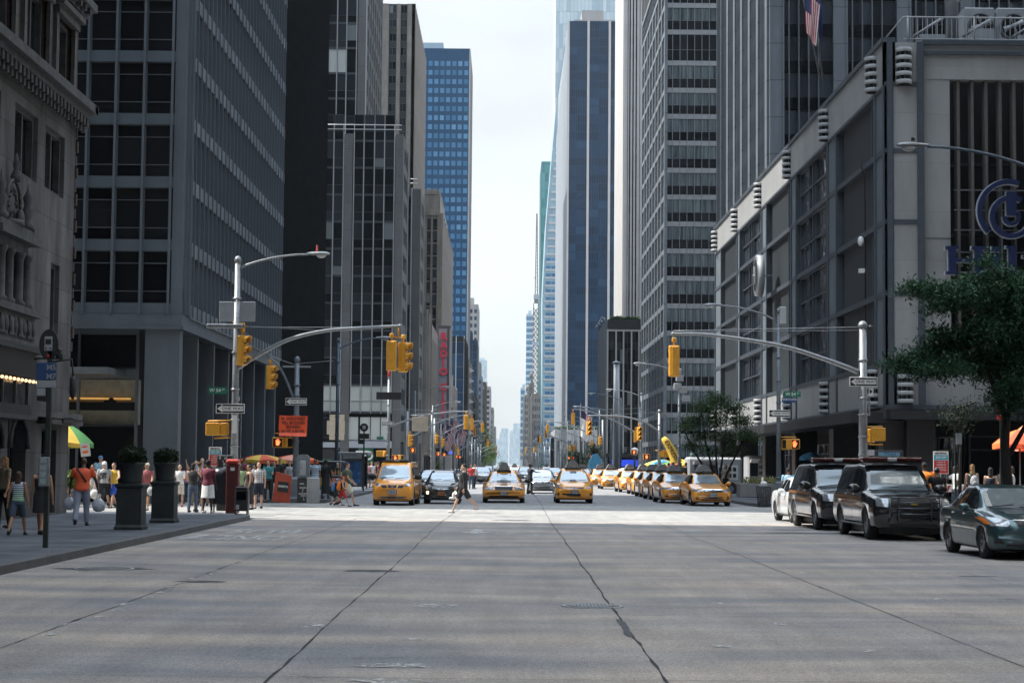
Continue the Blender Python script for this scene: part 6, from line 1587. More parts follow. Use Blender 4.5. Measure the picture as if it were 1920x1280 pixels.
def cart(name,lab,x0,x1,y,h,cols,cat='food cart',sgn=None):
 t=thing(name,lab,cat,((x0+x1)/2,y,.155)); w_=x1-x0
 b=MB(); b.bbox(x0,x1,y,y+1.1,.45,1.1,.03,0); b.bbox(x0-.05,x1+.05,y-.1,y+1.2,1.1,1.16,.02,0); b.build('body',['galvanised'],t,world=True)
 b=MB(); n=int(w_/.5)
 for k in range(n): b.box(x0+.04+k*w_/n,x0+(k+1)*w_/n-.04,y-.012,y-.002,.6+.25*(k%2)*.2,1.05,k%len(cols))
 b.build('menu_panel',cols,t,world=True)
 for xx in (x0+.4,x1-.4): b=MB(); b.tube([(xx,y-.05,.4),(xx,y+.05,.4)],.25,14); b.build('wheel',['rubber'],t,world=True)
 for xx in (x0+.05,x1-.05): b=MB(); b.box(xx-.02,xx+.02,y,y+.04,1.16,h); b.build('post',['galvanised'],t,world=True)
 b=MB(); b.bbox(x0-.1,x1+.1,y-.15,y+1.2,h,h+.07,.02); b.build('roof_shelf',['galvanised'],t,world=True)
 b=MB()
 for k in range(int(w_/.16)): zz=1.18; b.lathe([(.05,0),(.05,.16),(.02,.2),(.02,.26)],(x0+.15+k*.16,y+.2,zz),8,k%2)
 b.build('bottles',cols[:2],t,world=True); return t
q=P(145,820,70); umbrella('hot_dog_umbrella','yellow and green printed umbrella with a red edge tip beside the stone hotel corner',P(120,820,70).x,70,P(130,832,70).z,P(121,794,70).z,1.15,['um_green','um_yellow','um_green','um_yellow','um_red'])
cart('hot_dog_cart','steel hot dog cart under the yellow and green umbrella',P(96,880,70).x,P(128,880,70).x,70.2,2.3,['um_red','um_yellow'])
s=sign('food_picture_sign','white hanging food sign tilted under the yellow and green umbrella',(P(160,838,69).x,69,P(160,843,69).z),.36,.5,'sign_white',yaw=8)
b=MB(); b.ell((0,-.02,-.08),(.12,.008,.06),10,6,0); b.ell((0,-.02,.12),(.12,.008,.035),10,6,0); b.build('picture',['um_orange'],s); s.rotation_euler=(0,R(-8),R(8))
umbrella('stand_umbrella','red and yellow umbrella behind the far left corner pole',P(553,865,88).x,88,P(553,863,88).z,P(553,852,88).z,1.15,['um_yellow','um_red','um_pink'])
umbrella('stand_umbrella','red and yellow umbrella partly behind the office column',P(492,866,87).x,87,P(492,863,87).z,P(492,852,87).z,1.15,['um_red','um_yellow'])
cart('food_cart','long steel food cart with yellow and pink panels under the red umbrellas',P(530,880,89).x,P(640,880,89).x,89,P(580,866,89).z,['um_yellow','um_pink','um_red'])
t=umbrella('stand_umbrella','large orange umbrella with scalloped edge behind the oak trunk',P(1936,830,66).x,66,P(1925,838,66).z,P(1925,790,66).z,1.05,['um_orange','um_pink','um_orange_deep'])
umbrella('stand_umbrella','lower orange umbrella nearer the picture edge',P(1912,830,63).x,63,P(1912,826,63).z-.15,P(1912,805,63).z,.95,['um_orange','um_orange_deep'])
umbrella('stand_umbrella','small blue umbrella under the hotel canopy',P(1521,860,100).x,100,P(1521,858,100).z,P(1521,847,100).z,.65,['um_blue','um_cyan'])
umbrella('stand_umbrella','tiny blue umbrella deeper under the hotel canopy',P(1600,856,104).x,104,P(1600,857,104).z,P(1600,850,104).z,.5,['um_blue'])
umbrella('stand_umbrella','blue and yellow umbrella near the globe lamp',P(1240,870,140).x,140,P(1232,872,140).z,P(1235,861,140).z,1.5,['um_blue','um_yellow','um_cyan'])
umbrella('stand_umbrella','yellow green and red umbrella under the yellow inflatable tube',P(1274,870,135).x,135,P(1274,872,135).z,P(1274,860,135).z,1.5,['um_yellow','um_green','um_red'])
umbrella('stand_umbrella','pale umbrella top between the parked taxis',P(1170,880,150).x,150,P(1170,887,150).z,P(1170,877,150).z,1.,['um_white'])
b=MB(); t=thing('folded_parasol','bright blue folded tarpaulin standing by the far taxis','tarpaulin',P(1115,880,185))
pts=[P(1104,878,185),P(1106,866,185),P(1112,852,185),P(1121,850,185),P(1128,862,185),P(1127,879,185)]
b.prism([(p.x,p.z) for p in pts],lambda a,c,t_:(a,185+t_,c),2.5,0.); b.build('cover',['um_cyan'],t,world=True)
t=thing('inflatable_tube','leaning yellow inflatable tube with dark lettering above the food umbrellas','inflatable',P(1268,880,132)); a,c=P(1269,868,132),P(1243,820,132)
b=MB(); n=9; pts=[a.lerp(c,i/n)+Vector((.12*math.sin(i/n*3),0,0)) for i in range(n+1)]; b.tube(pts,[.42-.02*i for i in range(n)]+[.16],14); b.build('tube',['um_yellow'],t,world=True)
q=MB(); d=(c-a); ang=math.atan2(a.z-c.z,a.x-c.x)
M=Matrix.Translation((a+c)/2+Vector((.06,-.46,0)))@Matrix.Rotation(ang,4,(0,-1,0))@Matrix.Rotation(math.pi/2,4,'X'); q.join(text_mesh('EXPRESS',.42,.01,.01),M); q.build('lettering',['red_brown_box'],t,world=True)
pm('flag_red',(.42,.035,.05),.7); pm('flag_white',(.55,.55,.56),.7); pm('flag_blue',(.02,.03,.10),.7)
def flag(lab,x,y,ztop,L_,Hh,hang=True,yaw=0,dirn=1,pole=None,group=None,plain=None):
 """hanging flag: stripes run down the drooping cloth"""
 t=thing('flag',lab,'flag',(x,y,ztop),group=group)
 nx,nz=14,13; b=MB(); vs=[]
 for j in range(nz+1):
  f=j/nz
  for i in range(nx+1):
   g=i/nx; wx=L_*(.55-.25*f)*g; fold=.10*math.sin(g*9+f*2)*(.3+f)
   vs.append((x+dirn*(wx*math.cos(R(yaw)))+.12*f*dirn, y+fold+wx*math.sin(R(yaw)), ztop-Hh*f-g*.35*Hh))
 for j in range(nz):
  for i in range(nx):
   if plain: m=plain
   else: m=2 if (j<6 and i<6) else (0 if (i)%2==0 else 1)
   b.f.append([j*(nx+1)+i,j*(nx+1)+i+1,(j+1)*(nx+1)+i+1,(j+1)*(nx+1)+i]); b.m.append(m if not plain else 0); b.s.append(True)
 b.v=vs; b.build('cloth',['flag_red','flag_white','flag_blue'] if not plain else [plain],t,world=True)
 if pole: b=MB(); b.tube(pole,[.05,.025],6); b.ell(pole[-1],.07,8,6); b.build('staff',['galvanised'],t,world=True)
 return t
q=P(1506,-12,79.4); pb=P(1545,130,84)
flag('striped flag hanging from a staff above the hotel parapet',q.x,79.2,q.z+.1,1.3,1.9,pole=[(q.x+1.2,82,19.5),(q.x-.2,79.2,q.z+.5)])
q=P(1527,-12,79.6); flag('dark blue flag hanging beside the striped one on the hotel parapet',q.x,79.8,q.z+.1,.8,1.7,plain='flag_blue',pole=[(q.x+1.,83,19.5),(q.x-.2,79.8,q.z+.5)])
for k,(u,v,Y) in enumerate(((832,790,345),(846,795,335),(858,806,352),(840,808,330),(866,800,360),(852,782,365))):
 q=P(u,v,Y); flag('flag in the slanted row beneath the red lettered sign, %s of the row'%['front','second','third','lowest','last','highest'][k],q.x-.9,Y,q.z,3.6,3.0,pole=[(q.x-4.5,Y+1,q.z-1.2),(q.x+.4,Y,q.z+.6)],group='flags below the blade sign')
t,x,zt=pole_thing('flagpole','dark flagpole left of the low glass wing','flagpole',1088,888,230,756,.12,.07,'dark_bronze',base=False,bands=False)
q=P(1088,765,230); flag('striped flag on the dark flagpole before the striped tower',q.x+.1,230,q.z-.2,2.6,2.8); q=P(1087,790,229); flag('plain grey flag under the striped one on the dark flagpole',q.x,229,q.z+.6,2.6,2.4,plain='flag_white')
t,x,zt=pole_thing('flagpole','white flagpole with a furled flag by the stone pavilion','flagpole',1063,888,300,792,.1,.06,'white_paint',base=False,bands=False)
q=P(1062,800,300); flag('furled white and grey flag on the white pole by the stone pavilion',q.x-1.,300,q.z,2.4,3.4,plain='flag_white')
# ================================================================ vehicles
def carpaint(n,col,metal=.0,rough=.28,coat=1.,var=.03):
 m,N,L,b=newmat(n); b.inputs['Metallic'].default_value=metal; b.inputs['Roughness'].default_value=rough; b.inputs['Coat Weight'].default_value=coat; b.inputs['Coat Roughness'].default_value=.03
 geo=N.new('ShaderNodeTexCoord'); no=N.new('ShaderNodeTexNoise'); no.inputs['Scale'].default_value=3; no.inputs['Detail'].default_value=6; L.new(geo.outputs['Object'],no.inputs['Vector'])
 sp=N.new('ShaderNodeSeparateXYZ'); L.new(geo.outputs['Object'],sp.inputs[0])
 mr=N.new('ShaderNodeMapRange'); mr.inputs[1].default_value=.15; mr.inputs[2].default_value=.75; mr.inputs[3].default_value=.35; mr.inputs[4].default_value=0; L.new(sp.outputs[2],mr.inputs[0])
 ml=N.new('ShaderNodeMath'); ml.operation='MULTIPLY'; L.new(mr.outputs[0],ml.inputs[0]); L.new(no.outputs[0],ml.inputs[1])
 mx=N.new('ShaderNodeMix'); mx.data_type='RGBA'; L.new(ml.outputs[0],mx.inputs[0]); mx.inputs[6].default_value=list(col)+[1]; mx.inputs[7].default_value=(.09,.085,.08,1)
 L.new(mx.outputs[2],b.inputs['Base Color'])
carpaint('paint_taxi',(.82,.32,.022)); carpaint('paint_taxi_sunlit',(.85,.44,.04)); carpaint('paint_black',(.006,.007,.009),rough=.2); carpaint('paint_dark',(.022,.028,.033),.3,.25); carpaint('paint_green',(.035,.085,.095),.6,.3); carpaint('paint_silver',(.30,.32,.34),.7,.3); carpaint('paint_white',(.68,.69,.70))
m,N,L,b_=newmat('windscreen'); b_.inputs['Base Color'].default_value=(.30,.36,.40,1); b_.inputs['Metallic'].default_value=.38; b_.inputs['Roughness'].default_value=.06; b_.inputs['Specular IOR Level'].default_value=.8
m,N,L,b_=newmat('side_glass'); b_.inputs['Base Color'].default_value=(.012,.015,.018,1); b_.inputs['Roughness'].default_value=.04; b_.inputs['Specular IOR Level'].default_value=.6
pm('tyre',(.016,.016,.017),.85,var=.2,scale=12); pm('rim',(.34,.35,.36),.3,.8,var=.1); pm('hubcap_grey',(.22,.23,.24),.4,.4,var=.2)
pm('trim_black',(.012,.012,.013),.5,var=.1); pm('chrome',(.55,.57,.6),.15,1,var=.03); pm('plate',(.34,.34,.32),.5,var=.25,scale=14); pm('plate_gold',(.35,.12,.02),.5,var=.2,scale=14)
pm('headlight',(.36,.38,.40),.16,.55,var=.35,scale=14,det=2); pm('amber',(.7,.18,.02),.2,var=.1); pm('lit_lamp',(1,.8,.5),.3,emit=2.2,var=0); pm('lamp_red',(.25,.01,.01),.2); pm('medallion_light',(.05,.055,.06),.4)
pm('ad_panel',(.20,.205,.21),.4,var=.3,scale=4); pm('gold_stripe',(.16,.065,.02),.5,var=.4,scale=9)
def interp(tab,x):
 if x<=tab[0][0]: return tab[0][1]
 for (a,p),(b,q) in zip(tab,tab[1:]):
  if x<=b:
   t=(x-a)/(b-a); t=t*t*(3-2*t)*.35+t*.65; return p+(q-p)*t
 return tab[-1][1]
def make_car(name,label,cat,spec,paint,group=None):
 L_,W_,Ht=spec['L'],spec['W'],spec['H']; hw=W_/2
 top,belt,wid,roofw,low=spec['top'],spec['belt'],spec['wid'],spec['roofw'],spec['low']
 ys=sorted(set([0,.03,.07,.12,.18]+[i*L_/46 for i in range(1,46)]+[L_-.18,L_-.12,L_-.07,L_-.03,L_]+[a for a,_ in top if 0<a<L_]))
 ys=[y for i,y in enumerate(ys) if i==0 or y-ys[i-1]>.012]
 B=MB(); rings=[]
 for y in ys:
  zt,zb=interp(top,y),interp(belt,y); w_=hw*interp(wid,y); wr=hw*interp(roofw,y); zl=interp(low,y); zb=min(zb,zt-.02)
  cab=max(0,min(1,(zt-zb-.08)/.25))
  zm=(zl+zb)*.5
  half=[(0,zl),(w_*.6,zl),(w_-.10,zl+.01),(w_-.03,zl+.08),(w_-.005,zl+(zm-zl)*.6),(w_,zm),(w_-.005,zb-(zb-zm)*.45),(w_-.03,zb-.05),(w_-.07,zb)]
  x1,z1=w_-.07,zb; x2,z2=wr,zt-.05*(1 if cab>0 else .3)
  for f in (.12,.35,.6,.85): half.append((x1+(x2-x1)*f*(cab if cab<1 else 1)+(1-cab)*(x2-x1)*f*0+ (0 if cab==1 else (1-cab)*(x2-x1)*f), z1+(z2-z1)*f))
  half+= [(x2,z2),(x2-.05,zt-.018*1),(wr*.62,zt-.004),(wr*.3,zt),(0,zt+.004)]
  bow_f=max(0,1-y/.55)**1.6*spec.get('bowf',.16); bow_r=max(0,1-(L_-y)/.5)**1.6*spec.get('bowr',.12)
  ring=[]
  for x,z in half:
   q=abs(x)/hw; ring.append((x,y-L_/2+bow_f*q**2.6-bow_r*q**2.6,z))
  full=ring+[(-x,yy,z) for x,yy,z in ring[-2:0:-1]]
  rings.append(full)
 n=len(rings[0])
 for r in rings: B.v.extend(r)
 for i in range(len(rings)-1):
  for j in range(n):
   j2=(j+1)%n; B.f.append([i*n+j2,i*n+j,(i+1)*n+j,(i+1)*n+j2]); B.m.append(0); B.s.append(True)
 B.f.append(list(range(n))); B.m.append(0); B.s.append(True); q=(len(rings)-1)*n; B.f.append([q+j for j in range(n)][::-1]); B.m.append(0); B.s.append(True)
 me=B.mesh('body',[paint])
 bm=bmesh.new(); bm.from_mesh(me); bmesh.ops.remove_doubles(bm,verts=bm.verts,dist=1e-5); bmesh.ops.recalc_face_normals(bm,faces=bm.faces); bm.to_mesh(me); bm.free()
 bv=BVHTree.FromPolygons([v.co.copy() for v in me.vertices],[list(p.vertices) for p in me.polygons])
 t=thing(name,label,cat,(0,0,0),group=group)
 body=bpy.data.objects.new('body',me); C.objects.link(body); body.parent=t
 wr_=spec.get('wr',.33); cut=MB()
 for y in spec['axle']:
  for s in (-1,1): cut.tube([(s*(hw+.2),y-L_/2,wr_),(s*(hw-.30),y-L_/2,wr_)],wr_+.055,22)
 co=cut.build('arch_cutter',['trim_black']); bm=bmesh.new(); bm.from_mesh(co.data); bmesh.ops.remove_doubles(bm,verts=bm.verts,dist=1e-5); bmesh.ops.recalc_face_normals(bm,faces=bm.faces); bm.to_mesh(co.data); bm.free(); md=body.modifiers.new('b','BOOLEAN'); md.object=co; md.operation='DIFFERENCE'; md.solver='EXACT'
 nm=evald([body,co]); body.modifiers.clear()
 if len(nm.polygons)>100: body.data=nm
 bpy.data.objects.remove(co)
 if len(body.data.materials)<2: body.data.materials.append(MATS['trim_black'])
 for p in body.data.polygons:
  c=p.center
  if abs(c.x)<hw-.02 and c.z<wr_*2+.12 and any(abs(math.hypot(c.y-(y-L_/2),c.z-wr_)-(wr_+.055))<.03 for y in spec['axle']): p.material_index=1
 def hit(o,d):
  r=bv.ray_cast(Vector(o),Vector(d)); return r
 def patch(nm_,mat,quad,axis,n1=8,n2=5,off=.006,both=False,parent=None,side=1):
  """quad of 2D points projected on the body; axis 'f' front (x,z), 's' side (y,z), 't' top (x,y)"""
  for sd in ((1,-1) if both else (side,)):
   b=MB(); pts=[];ok=True
   for i in range(n1+1):
    for j in range(n2+1):
     a,c=i/n1,j/n2; p=[(1-a)*(1-c)*quad[0][k]+a*(1-c)*quad[1][k]+a*c*quad[2][k]+(1-a)*c*quad[3][k] for k in (0,1)]
     if axis=='f': o,d=(p[0]*sd,-L_,p[1]),(0,1,0)
     elif axis=='r': o,d=(p[0]*sd,L_,p[1]),(0,-1,0)
     elif axis=='s': o,d=(3*sd,p[0]-L_/2,p[1]),(-sd,0,0)
     else: o,d=(p[0]*sd,p[1]-L_/2,4),(0,0,-1)
     h=hit(o,d)
     if h[0] is None: pts.append(pts[-1] if pts else (o[0],-L_/2 if axis=='f' else o[1],o[2])); continue
     nn=h[1]
     if nn.dot(Vector(d))>0: nn=-nn
     pts.append(tuple(h[0]+nn*off))
   m=n2+1; fl=(axis in 'sr') ^ (sd<0)
   b.add(pts,[((i*m+j,(i+1)*m+j,(i+1)*m+j+1,i*m+j+1)[::-1 if fl else 1]) for i in range(n1) for j in range(n2)],0,True)
   b.build(nm_,[mat],parent or t)
 spec['detail'](t,patch,hit,spec,L_,hw)
 if not spec.get('wm'):
  b=MB(); prof=[(wr_*.62,-.1),(wr_*.9,-.105),(wr_*.985,-.085),(wr_,-.05),(wr_,.05),(wr_*.985,.085),(wr_*.9,.105),(wr_*.62,.1)]
  n=28
  for i in range(n):
   a=2*math.pi*i/n
   for r,x in prof: b.v.append((x,r*math.cos(a),r*math.sin(a)))
  m=len(prof)
  for i in range(n):
   for j in range(m-1): b.f.append([i*m+j,((i+1)%n)*m+j,((i+1)%n)*m+j+1,i*m+j+1][::-1]); b.m.append(0); b.s.append(True)
  ty=b.mesh('tyre',['tyre'])
  b=MB(); b.tube([(-.02,0,0),(-.06,0,0)],wr_*.3*.7,16,0);
  rr=wr_*.64
  for k in range(spec.get('spokes',7)):
   a=2*math.pi*k/spec.get('spokes',7)
   for da in (0,):
    b.prism([(math.cos(a-.32)*.05,math.sin(a-.32)*.05),(math.cos(a-.13)*rr,math.sin(a-.13)*rr),(math.cos(a+.13)*rr,math.sin(a+.13)*rr),(math.cos(a+.32)*.05,math.sin(a+.32)*.05)],lambda p,q,t_:(-t_,p,q),.03,.075,0)
  for i in range(n):
   a,c=2*math.pi*i/n,2*math.pi*(i+1)/n
   b.prism([(rr*.92*math.cos(a),rr*.92*math.sin(a)),(rr*1.02*math.cos(a),rr*1.02*math.sin(a)),(rr*1.02*math.cos(c),rr*1.02*math.sin(c)),(rr*.92*math.cos(c),rr*.92*math.sin(c))],lambda p,q,t_:(-t_,p,q),-.05,.095,0)
  b.tube([(.03,0,0),(.02,0,0)],rr,24,1)
  spec['wm']=(ty,b.mesh('rim',[spec.get('rim','rim'),'trim_black']))
 for y in spec['axle']:
  for s in (-1,1):
   w=bpy.data.objects.new('wheel',None); C.objects.link(w); w.parent=t; w.location=(s*(hw-.13),y-L_/2,wr_); w.rotation_euler=(random.uniform(0,3) if s<0 else 0,0,0 if s<0 else math.pi)
   if y==spec['axle'][0] and spec.get('steer'): w.rotation_euler=(0,0,(0 if s<0 else math.pi)+spec['steer'])
   for nm_,me_ in (('tyre',spec['wm'][0]),('rim',spec['wm'][1])):
    o=bpy.data.objects.new(nm_,me_); C.objects.link(o); o.parent=w
 b=MB(); b.box(-hw+.25,hw-.25,-L_/2+.5,L_/2-.4,.16,.34); b.build('underbody',['trim_black'],t)
 return t
def mirrors(t,y,z,hw,paint,L_,s=1.):
 for sd in (-1,1):
  b=MB(); b.ell((sd*(hw+.10),y-L_/2,z),(.12*s,.07,.085*s),12,8); b.tube([(sd*(hw-.08),y-L_/2+.03,z-.05),(sd*(hw+.04),y-L_/2+.02,z-.03)],.03,6); m_=b.build('mirror',[paint],t)
  b=MB(); b.ell((sd*(hw+.10),y-L_/2+.045,z),(.10*s,.03,.07*s),10,6); b.build('mirror_glass',['side_glass'],m_)
def plate(t,L_,z,x=0,mat='plate',y=-.03,w=.3,h=.155):
 b=MB(); b.bbox(x-w/2-.02,x+w/2+.02,-L_/2+y,-L_/2+y+.04,z-h/2-.015,z+h/2+.015,.008,1); b.box(x-w/2,x+w/2,-L_/2+y-.004,-L_/2+y+.001,z-h/2,z+h/2,0)
 for k in range(6): xx=x-.11+k*.042+(.01 if k>2 else 0); b.box(xx,xx+.024,-L_/2+y-.006,-L_/2+y-.0045,z-.035,z+.035,2)
 b.build('number_plate',[mat,'trim_black','sign_black' if mat=='plate_gold' else 'sign_blue'],t)
def adtop(t,y,z,L_,w=.62,h=.30):
 b=MB(); pr=[(-w/2,0),(w/2,0),(w*.30,h*.75),(w*.18,h),(-w*.18,h),(-w*.30,h*.75)]
 b.prism(pr,lambda a,c,t_:(a,y-L_/2+.25+t_,z+.05+c),.45,-.45); b.box(-w/2-.04,w/2+.04,y-L_/2-.25,y-L_/2+.75,z-.0,z+.055,1)
 for s in (-1,1): b.tube([(s*w*.5,y-L_/2-.45,z-.06),(s*w*.5,y-L_/2-.45,z+.03)],.03,6,1)
 o=b.build('roof_ad_box',['ad_panel','trim_black'],t)
 b=MB(); b.bbox(-.16,.16,y-L_/2-.72,y-L_/2-.62,z-.01,z+.13,.03); b.build('medallion_light',['medallion_light'],t)
def commonseams(t,patch,segs,mat='trim_black'):
 for q in segs: patch('door_seam',mat,q,'s',1,8,.004,True)
def handles(t,hit,L_,ys,z,paint):
 for y in ys:
  for sd in (-1,1):
   h=hit((3*sd,y-L_/2,z),(-sd,0,0))
   if h[0]: b=MB(); b.bbox(h[0].x-.02,h[0].x+.02,y-L_/2-.1,y-L_/2+.1,z-.018,z+.018,.012); b.build('door_handle',[paint],t)
def emblem(t,L_,z,y=-.02,r=.06,m='chrome',x=0):
 b=MB(); b.tube([(x,-L_/2+y,z),(x,-L_/2+y+.03,z)],r,16,sx=1,sy=.75); b.build('badge',[m],t)
def wiper(t,hit,L_,z0):
 for x0,x1 in ((-.55,-.02),(.05,.6)):
  pts=[]
  for i in range(5):
   x=x0+(x1-x0)*i/4; h=hit((x,-L_,z0+.05*i/4),(0,1,0));
   if h[0]: pts.append(h[0]+h[1]*.02*(1 if h[1].y<0 else -1))
  if len(pts)>2: b=MB(); b.tube(pts,.008,4); b.build('wiper',['trim_black'],t)
def det_camry(P_,taxi=True):
 def f(t,patch,hit,S,L_,hw):
  patch('windscreen','windscreen',[(-.60,.98),(.60,.98),(.50,1.38),(-.50,1.38)],'f',10,6)
  patch('side_window','side_glass',[(1.62,.97),(2.42,.96),(2.42,1.36),(2.15,1.34)],'s',8,5,.006,True)
  patch('side_window','side_glass',[(2.50,.96),(3.42,.98),(3.30,1.32),(2.50,1.37)],'s',8,5,.006,True)
  patch('side_window','side_glass',[(3.47,.99),(3.85,1.02),(3.6,1.24),(3.40,1.29)],'s',4,4,.006,True)
  patch('headlight','headlight',[(.47,.62),(.86,.66),(.84,.79),(.42,.70)],'f',8,4,.008,True)
  patch('grille','trim_black',[(-.40,.62),(.40,.62),(.44,.72),(-.44,.72)],'f',8,3,.008)
  patch('chrome_strip','chrome',[(-.46,.715),(.46,.715),(.43,.75),(-.43,.75)],'f',8,2,.013)
  patch('chrome_strip','chrome',[(-.36,.655),(.36,.655),(.37,.675),(-.37,.675)],'f',8,1,.014)
  patch('lower_intake','trim_black',[(-.52,.27),(.52,.27),(.46,.42),(-.46,.42)],'f',8,3,.006)
  patch('fog_recess','trim_black',[(.60,.30),(.76,.32),(.70,.47),(.62,.42)],'f',3,3,.006,True)
  patch('bonnet_seam','trim_black',[(-.62,.80),(.62,.80),(.62,.808),(-.62,.808)],'f',12,1,.004)
  commonseams(t,patch,[[(1.5,.34),(1.51,.34),(1.56,.93),(1.55,.93)],[(2.46,.3),(2.47,.3),(2.47,.95),(2.46,.95)],[(3.45,.45),(3.46,.45),(3.46,.97),(3.45,.97)]])
  patch('sill_trim','trim_black',[(1.3,.22),(3.4,.22),(3.4,.27),(1.3,.27)],'s',8,1,.006,True)
  patch('tail_light','lamp_red',[(.55,.8),(.85,.82),(.84,.95),(.5,.92)],'r',5,3,.006,True)
  mirrors(t,1.75,1.0,hw,P_,L_); plate(t,L_,.50); emblem(t,L_,.70,y=-.02); handles(t,hit,L_,(2.3,3.25),.86,P_); wiper(t,hit,L_,.99)
  if taxi: adtop(t,2.55,S['H'],L_,.66,.33)
 return f
camry=dict(L=4.8,W=1.82,H=1.46,top=[(0,.60),(.05,.72),(.15,.79),(.6,.88),(1.35,.97),(1.55,1.02),(2.2,1.38),(2.5,1.45),(3.1,1.46),(3.6,1.38),(4.15,1.10),(4.5,1.07),(4.74,1.0),(4.8,.75)],
 belt=[(0,.5),(.05,.6),(.2,.68),(.8,.80),(1.4,.90),(2.5,.93),(4,.98),(4.7,.92),(4.8,.7)],wid=[(0,.84),(.1,.92),(.4,.98),(.8,1),(4.2,1),(4.6,.95),(4.8,.86)],
 roofw=[(0,.6),(.3,.70),(1.3,.74),(1.7,.72),(2.3,.63),(3.3,.62),(4.1,.68),(4.8,.62)],low=[(0,.34),(.1,.22),(.5,.17),(4.3,.18),(4.7,.26),(4.8,.4)],axle=(.92,3.70),wr=.325,bowf=.22)
def S_(d,**k): e=dict(d); e.update(k); return e
def det_vic(t,patch,hit,S,L_,hw):
 P_='paint_taxi'
 patch('windscreen','windscreen',[(-.68,.94),(.68,.94),(.55,1.33),(-.55,1.33)],'f',10,6)
 patch('side_window','side_glass',[(2.0,.95),(2.85,.95),(2.85,1.33),(2.5,1.32)],'s',8,5,.006,True); patch('side_window','side_glass',[(2.93,.95),(3.75,.96),(3.7,1.28),(2.93,1.34)],'s',8,5,.006,True)
 patch('headlight','headlight',[(.46,.61),(.90,.61),(.89,.75),(.46,.75)],'f',7,3,.008,True); patch('turn_signal','amber',[(.885,.62),(.93,.63),(.92,.74),(.885,.74)],'f',2,2,.01,True)
 patch('grille','trim_black',[(-.40,.58),(.40,.58),(.41,.75),(-.41,.75)],'f',8,3,.01); patch('grille_surround','chrome',[(-.42,.752),(.42,.752),(.42,.768),(-.42,.768)],'f',8,1,.014)
 patch('bumper_gap','trim_black',[(-.9,.575),(.9,.575),(.9,.59),(-.9,.59)],'f',14,1,.005); patch('lower_intake','trim_black',[(-.7,.26),(.7,.26),(.66,.34),(-.66,.34)],'f',8,2,.006)
 patch('bumper_strip','trim_black',[(-.88,.46),(.88,.46),(.88,.48),(-.88,.48)],'f',12,1,.006)
 patch('bonnet_seam','trim_black',[(.50,.3),(.51,.3),(.66,1.7),(.65,1.7)],'t',2,14,.004,True)
 commonseams(t,patch,[[(1.85,.34),(1.86,.34),(1.9,.92),(1.89,.92)],[(2.89,.3),(2.9,.3),(2.9,.93),(2.89,.93)],[(3.8,.45),(3.81,.45),(3.81,.94),(3.8,.94)]])
 mirrors(t,2.1,1.0,hw,'trim_black',L_,1.1); plate(t,L_,.44,y=-.05); wiper(t,hit,L_,.96); adtop(t,3.0,S['H'],L_,.60,.38)
 b=MB(); b.ell((0,-L_/2+.5,.9),(.2,.1,.01),12,4); b.build('taxi_decal',['plate'],t)
vic=dict(L=5.38,W=1.99,H=1.44,top=[(0,.55),(.06,.62),(.12,.76),(.5,.84),(1.3,.92),(1.85,.95),(2.0,1.0),(2.6,1.34),(2.9,1.42),(3.5,1.44),(3.9,1.38),(4.4,1.07),(5.1,1.03),(5.3,.95),(5.38,.6)],
 belt=[(0,.45),(.06,.56),(.14,.70),(.8,.80),(1.6,.87),(3,.90),(5,.94),(5.38,.6)],wid=[(0,.92),(.1,.96),(.5,.99),(1,1),(4.8,1),(5.2,.96),(5.38,.9)],roofw=[(0,.74),(.3,.8),(1.7,.80),(2.1,.76),(2.6,.64),(3.6,.63),(4.4,.72),(5.38,.7)],
 low=[(0,.34),(.1,.25),(.5,.2),(4.8,.2),(5.3,.3),(5.38,.4)],axle=(1.02,3.93),wr=.335,bowf=.10,rim='hubcap_grey',detail=det_vic)
def det_prius(t,patch,hit,S,L_,hw):
 patch('windscreen','windscreen',[(-.66,1.0),(.66,1.0),(.54,1.47),(-.54,1.47)],'f',10,6)
 patch('side_window','side_glass',[(1.45,1.0),(2.25,1.0),(2.25,1.46),(1.95,1.43)],'s',8,5,.006,True); patch('side_window','side_glass',[(2.33,1.0),(3.25,1.02),(3.2,1.44),(2.33,1.47)],'s',8,5,.006,True); patch('side_window','side_glass',[(3.33,1.04),(4.0,1.1),(3.85,1.36),(3.28,1.42)],'s',6,4,.006,True)
 patch('headlight','headlight',[(.48,.66),(.84,.72),(.86,.92),(.66,.80)],'f',8,4,.008,True)
 patch('upper_grille','trim_black',[(-.40,.69),(.40,.69),(.44,.745),(-.44,.745)],'f',8,2,.008); patch('chrome_strip','chrome',[(-.40,.675),(.40,.675),(.40,.69),(-.40,.69)],'f',8,1,.012)
 patch('lower_intake','trim_black',[(-.56,.32),(.56,.32),(.60,.46),(-.60,.46)],'f',8,3,.006); patch('fog_recess','trim_black',[(.68,.36),(.80,.38),(.78,.50),(.70,.48)],'f',3,3,.007,True)
 patch('lip','trim_black',[(-.8,.19),(.8,.19),(.8,.23),(-.8,.23)],'f',10,1,.01)
 commonseams(t,patch,[[(1.25,.34),(1.26,.34),(1.4,.98),(1.39,.98)],[(2.28,.3),(2.29,.3),(2.29,.98),(2.28,.98)]])
 mirrors(t,1.55,1.03,hw,'paint_taxi',L_); plate(t,L_,.53,y=-.03); emblem(t,L_,.73,y=-.0,r=.075); wiper(t,hit,L_,1.02); adtop(t,2.6,S['H'],L_,.66,.34)
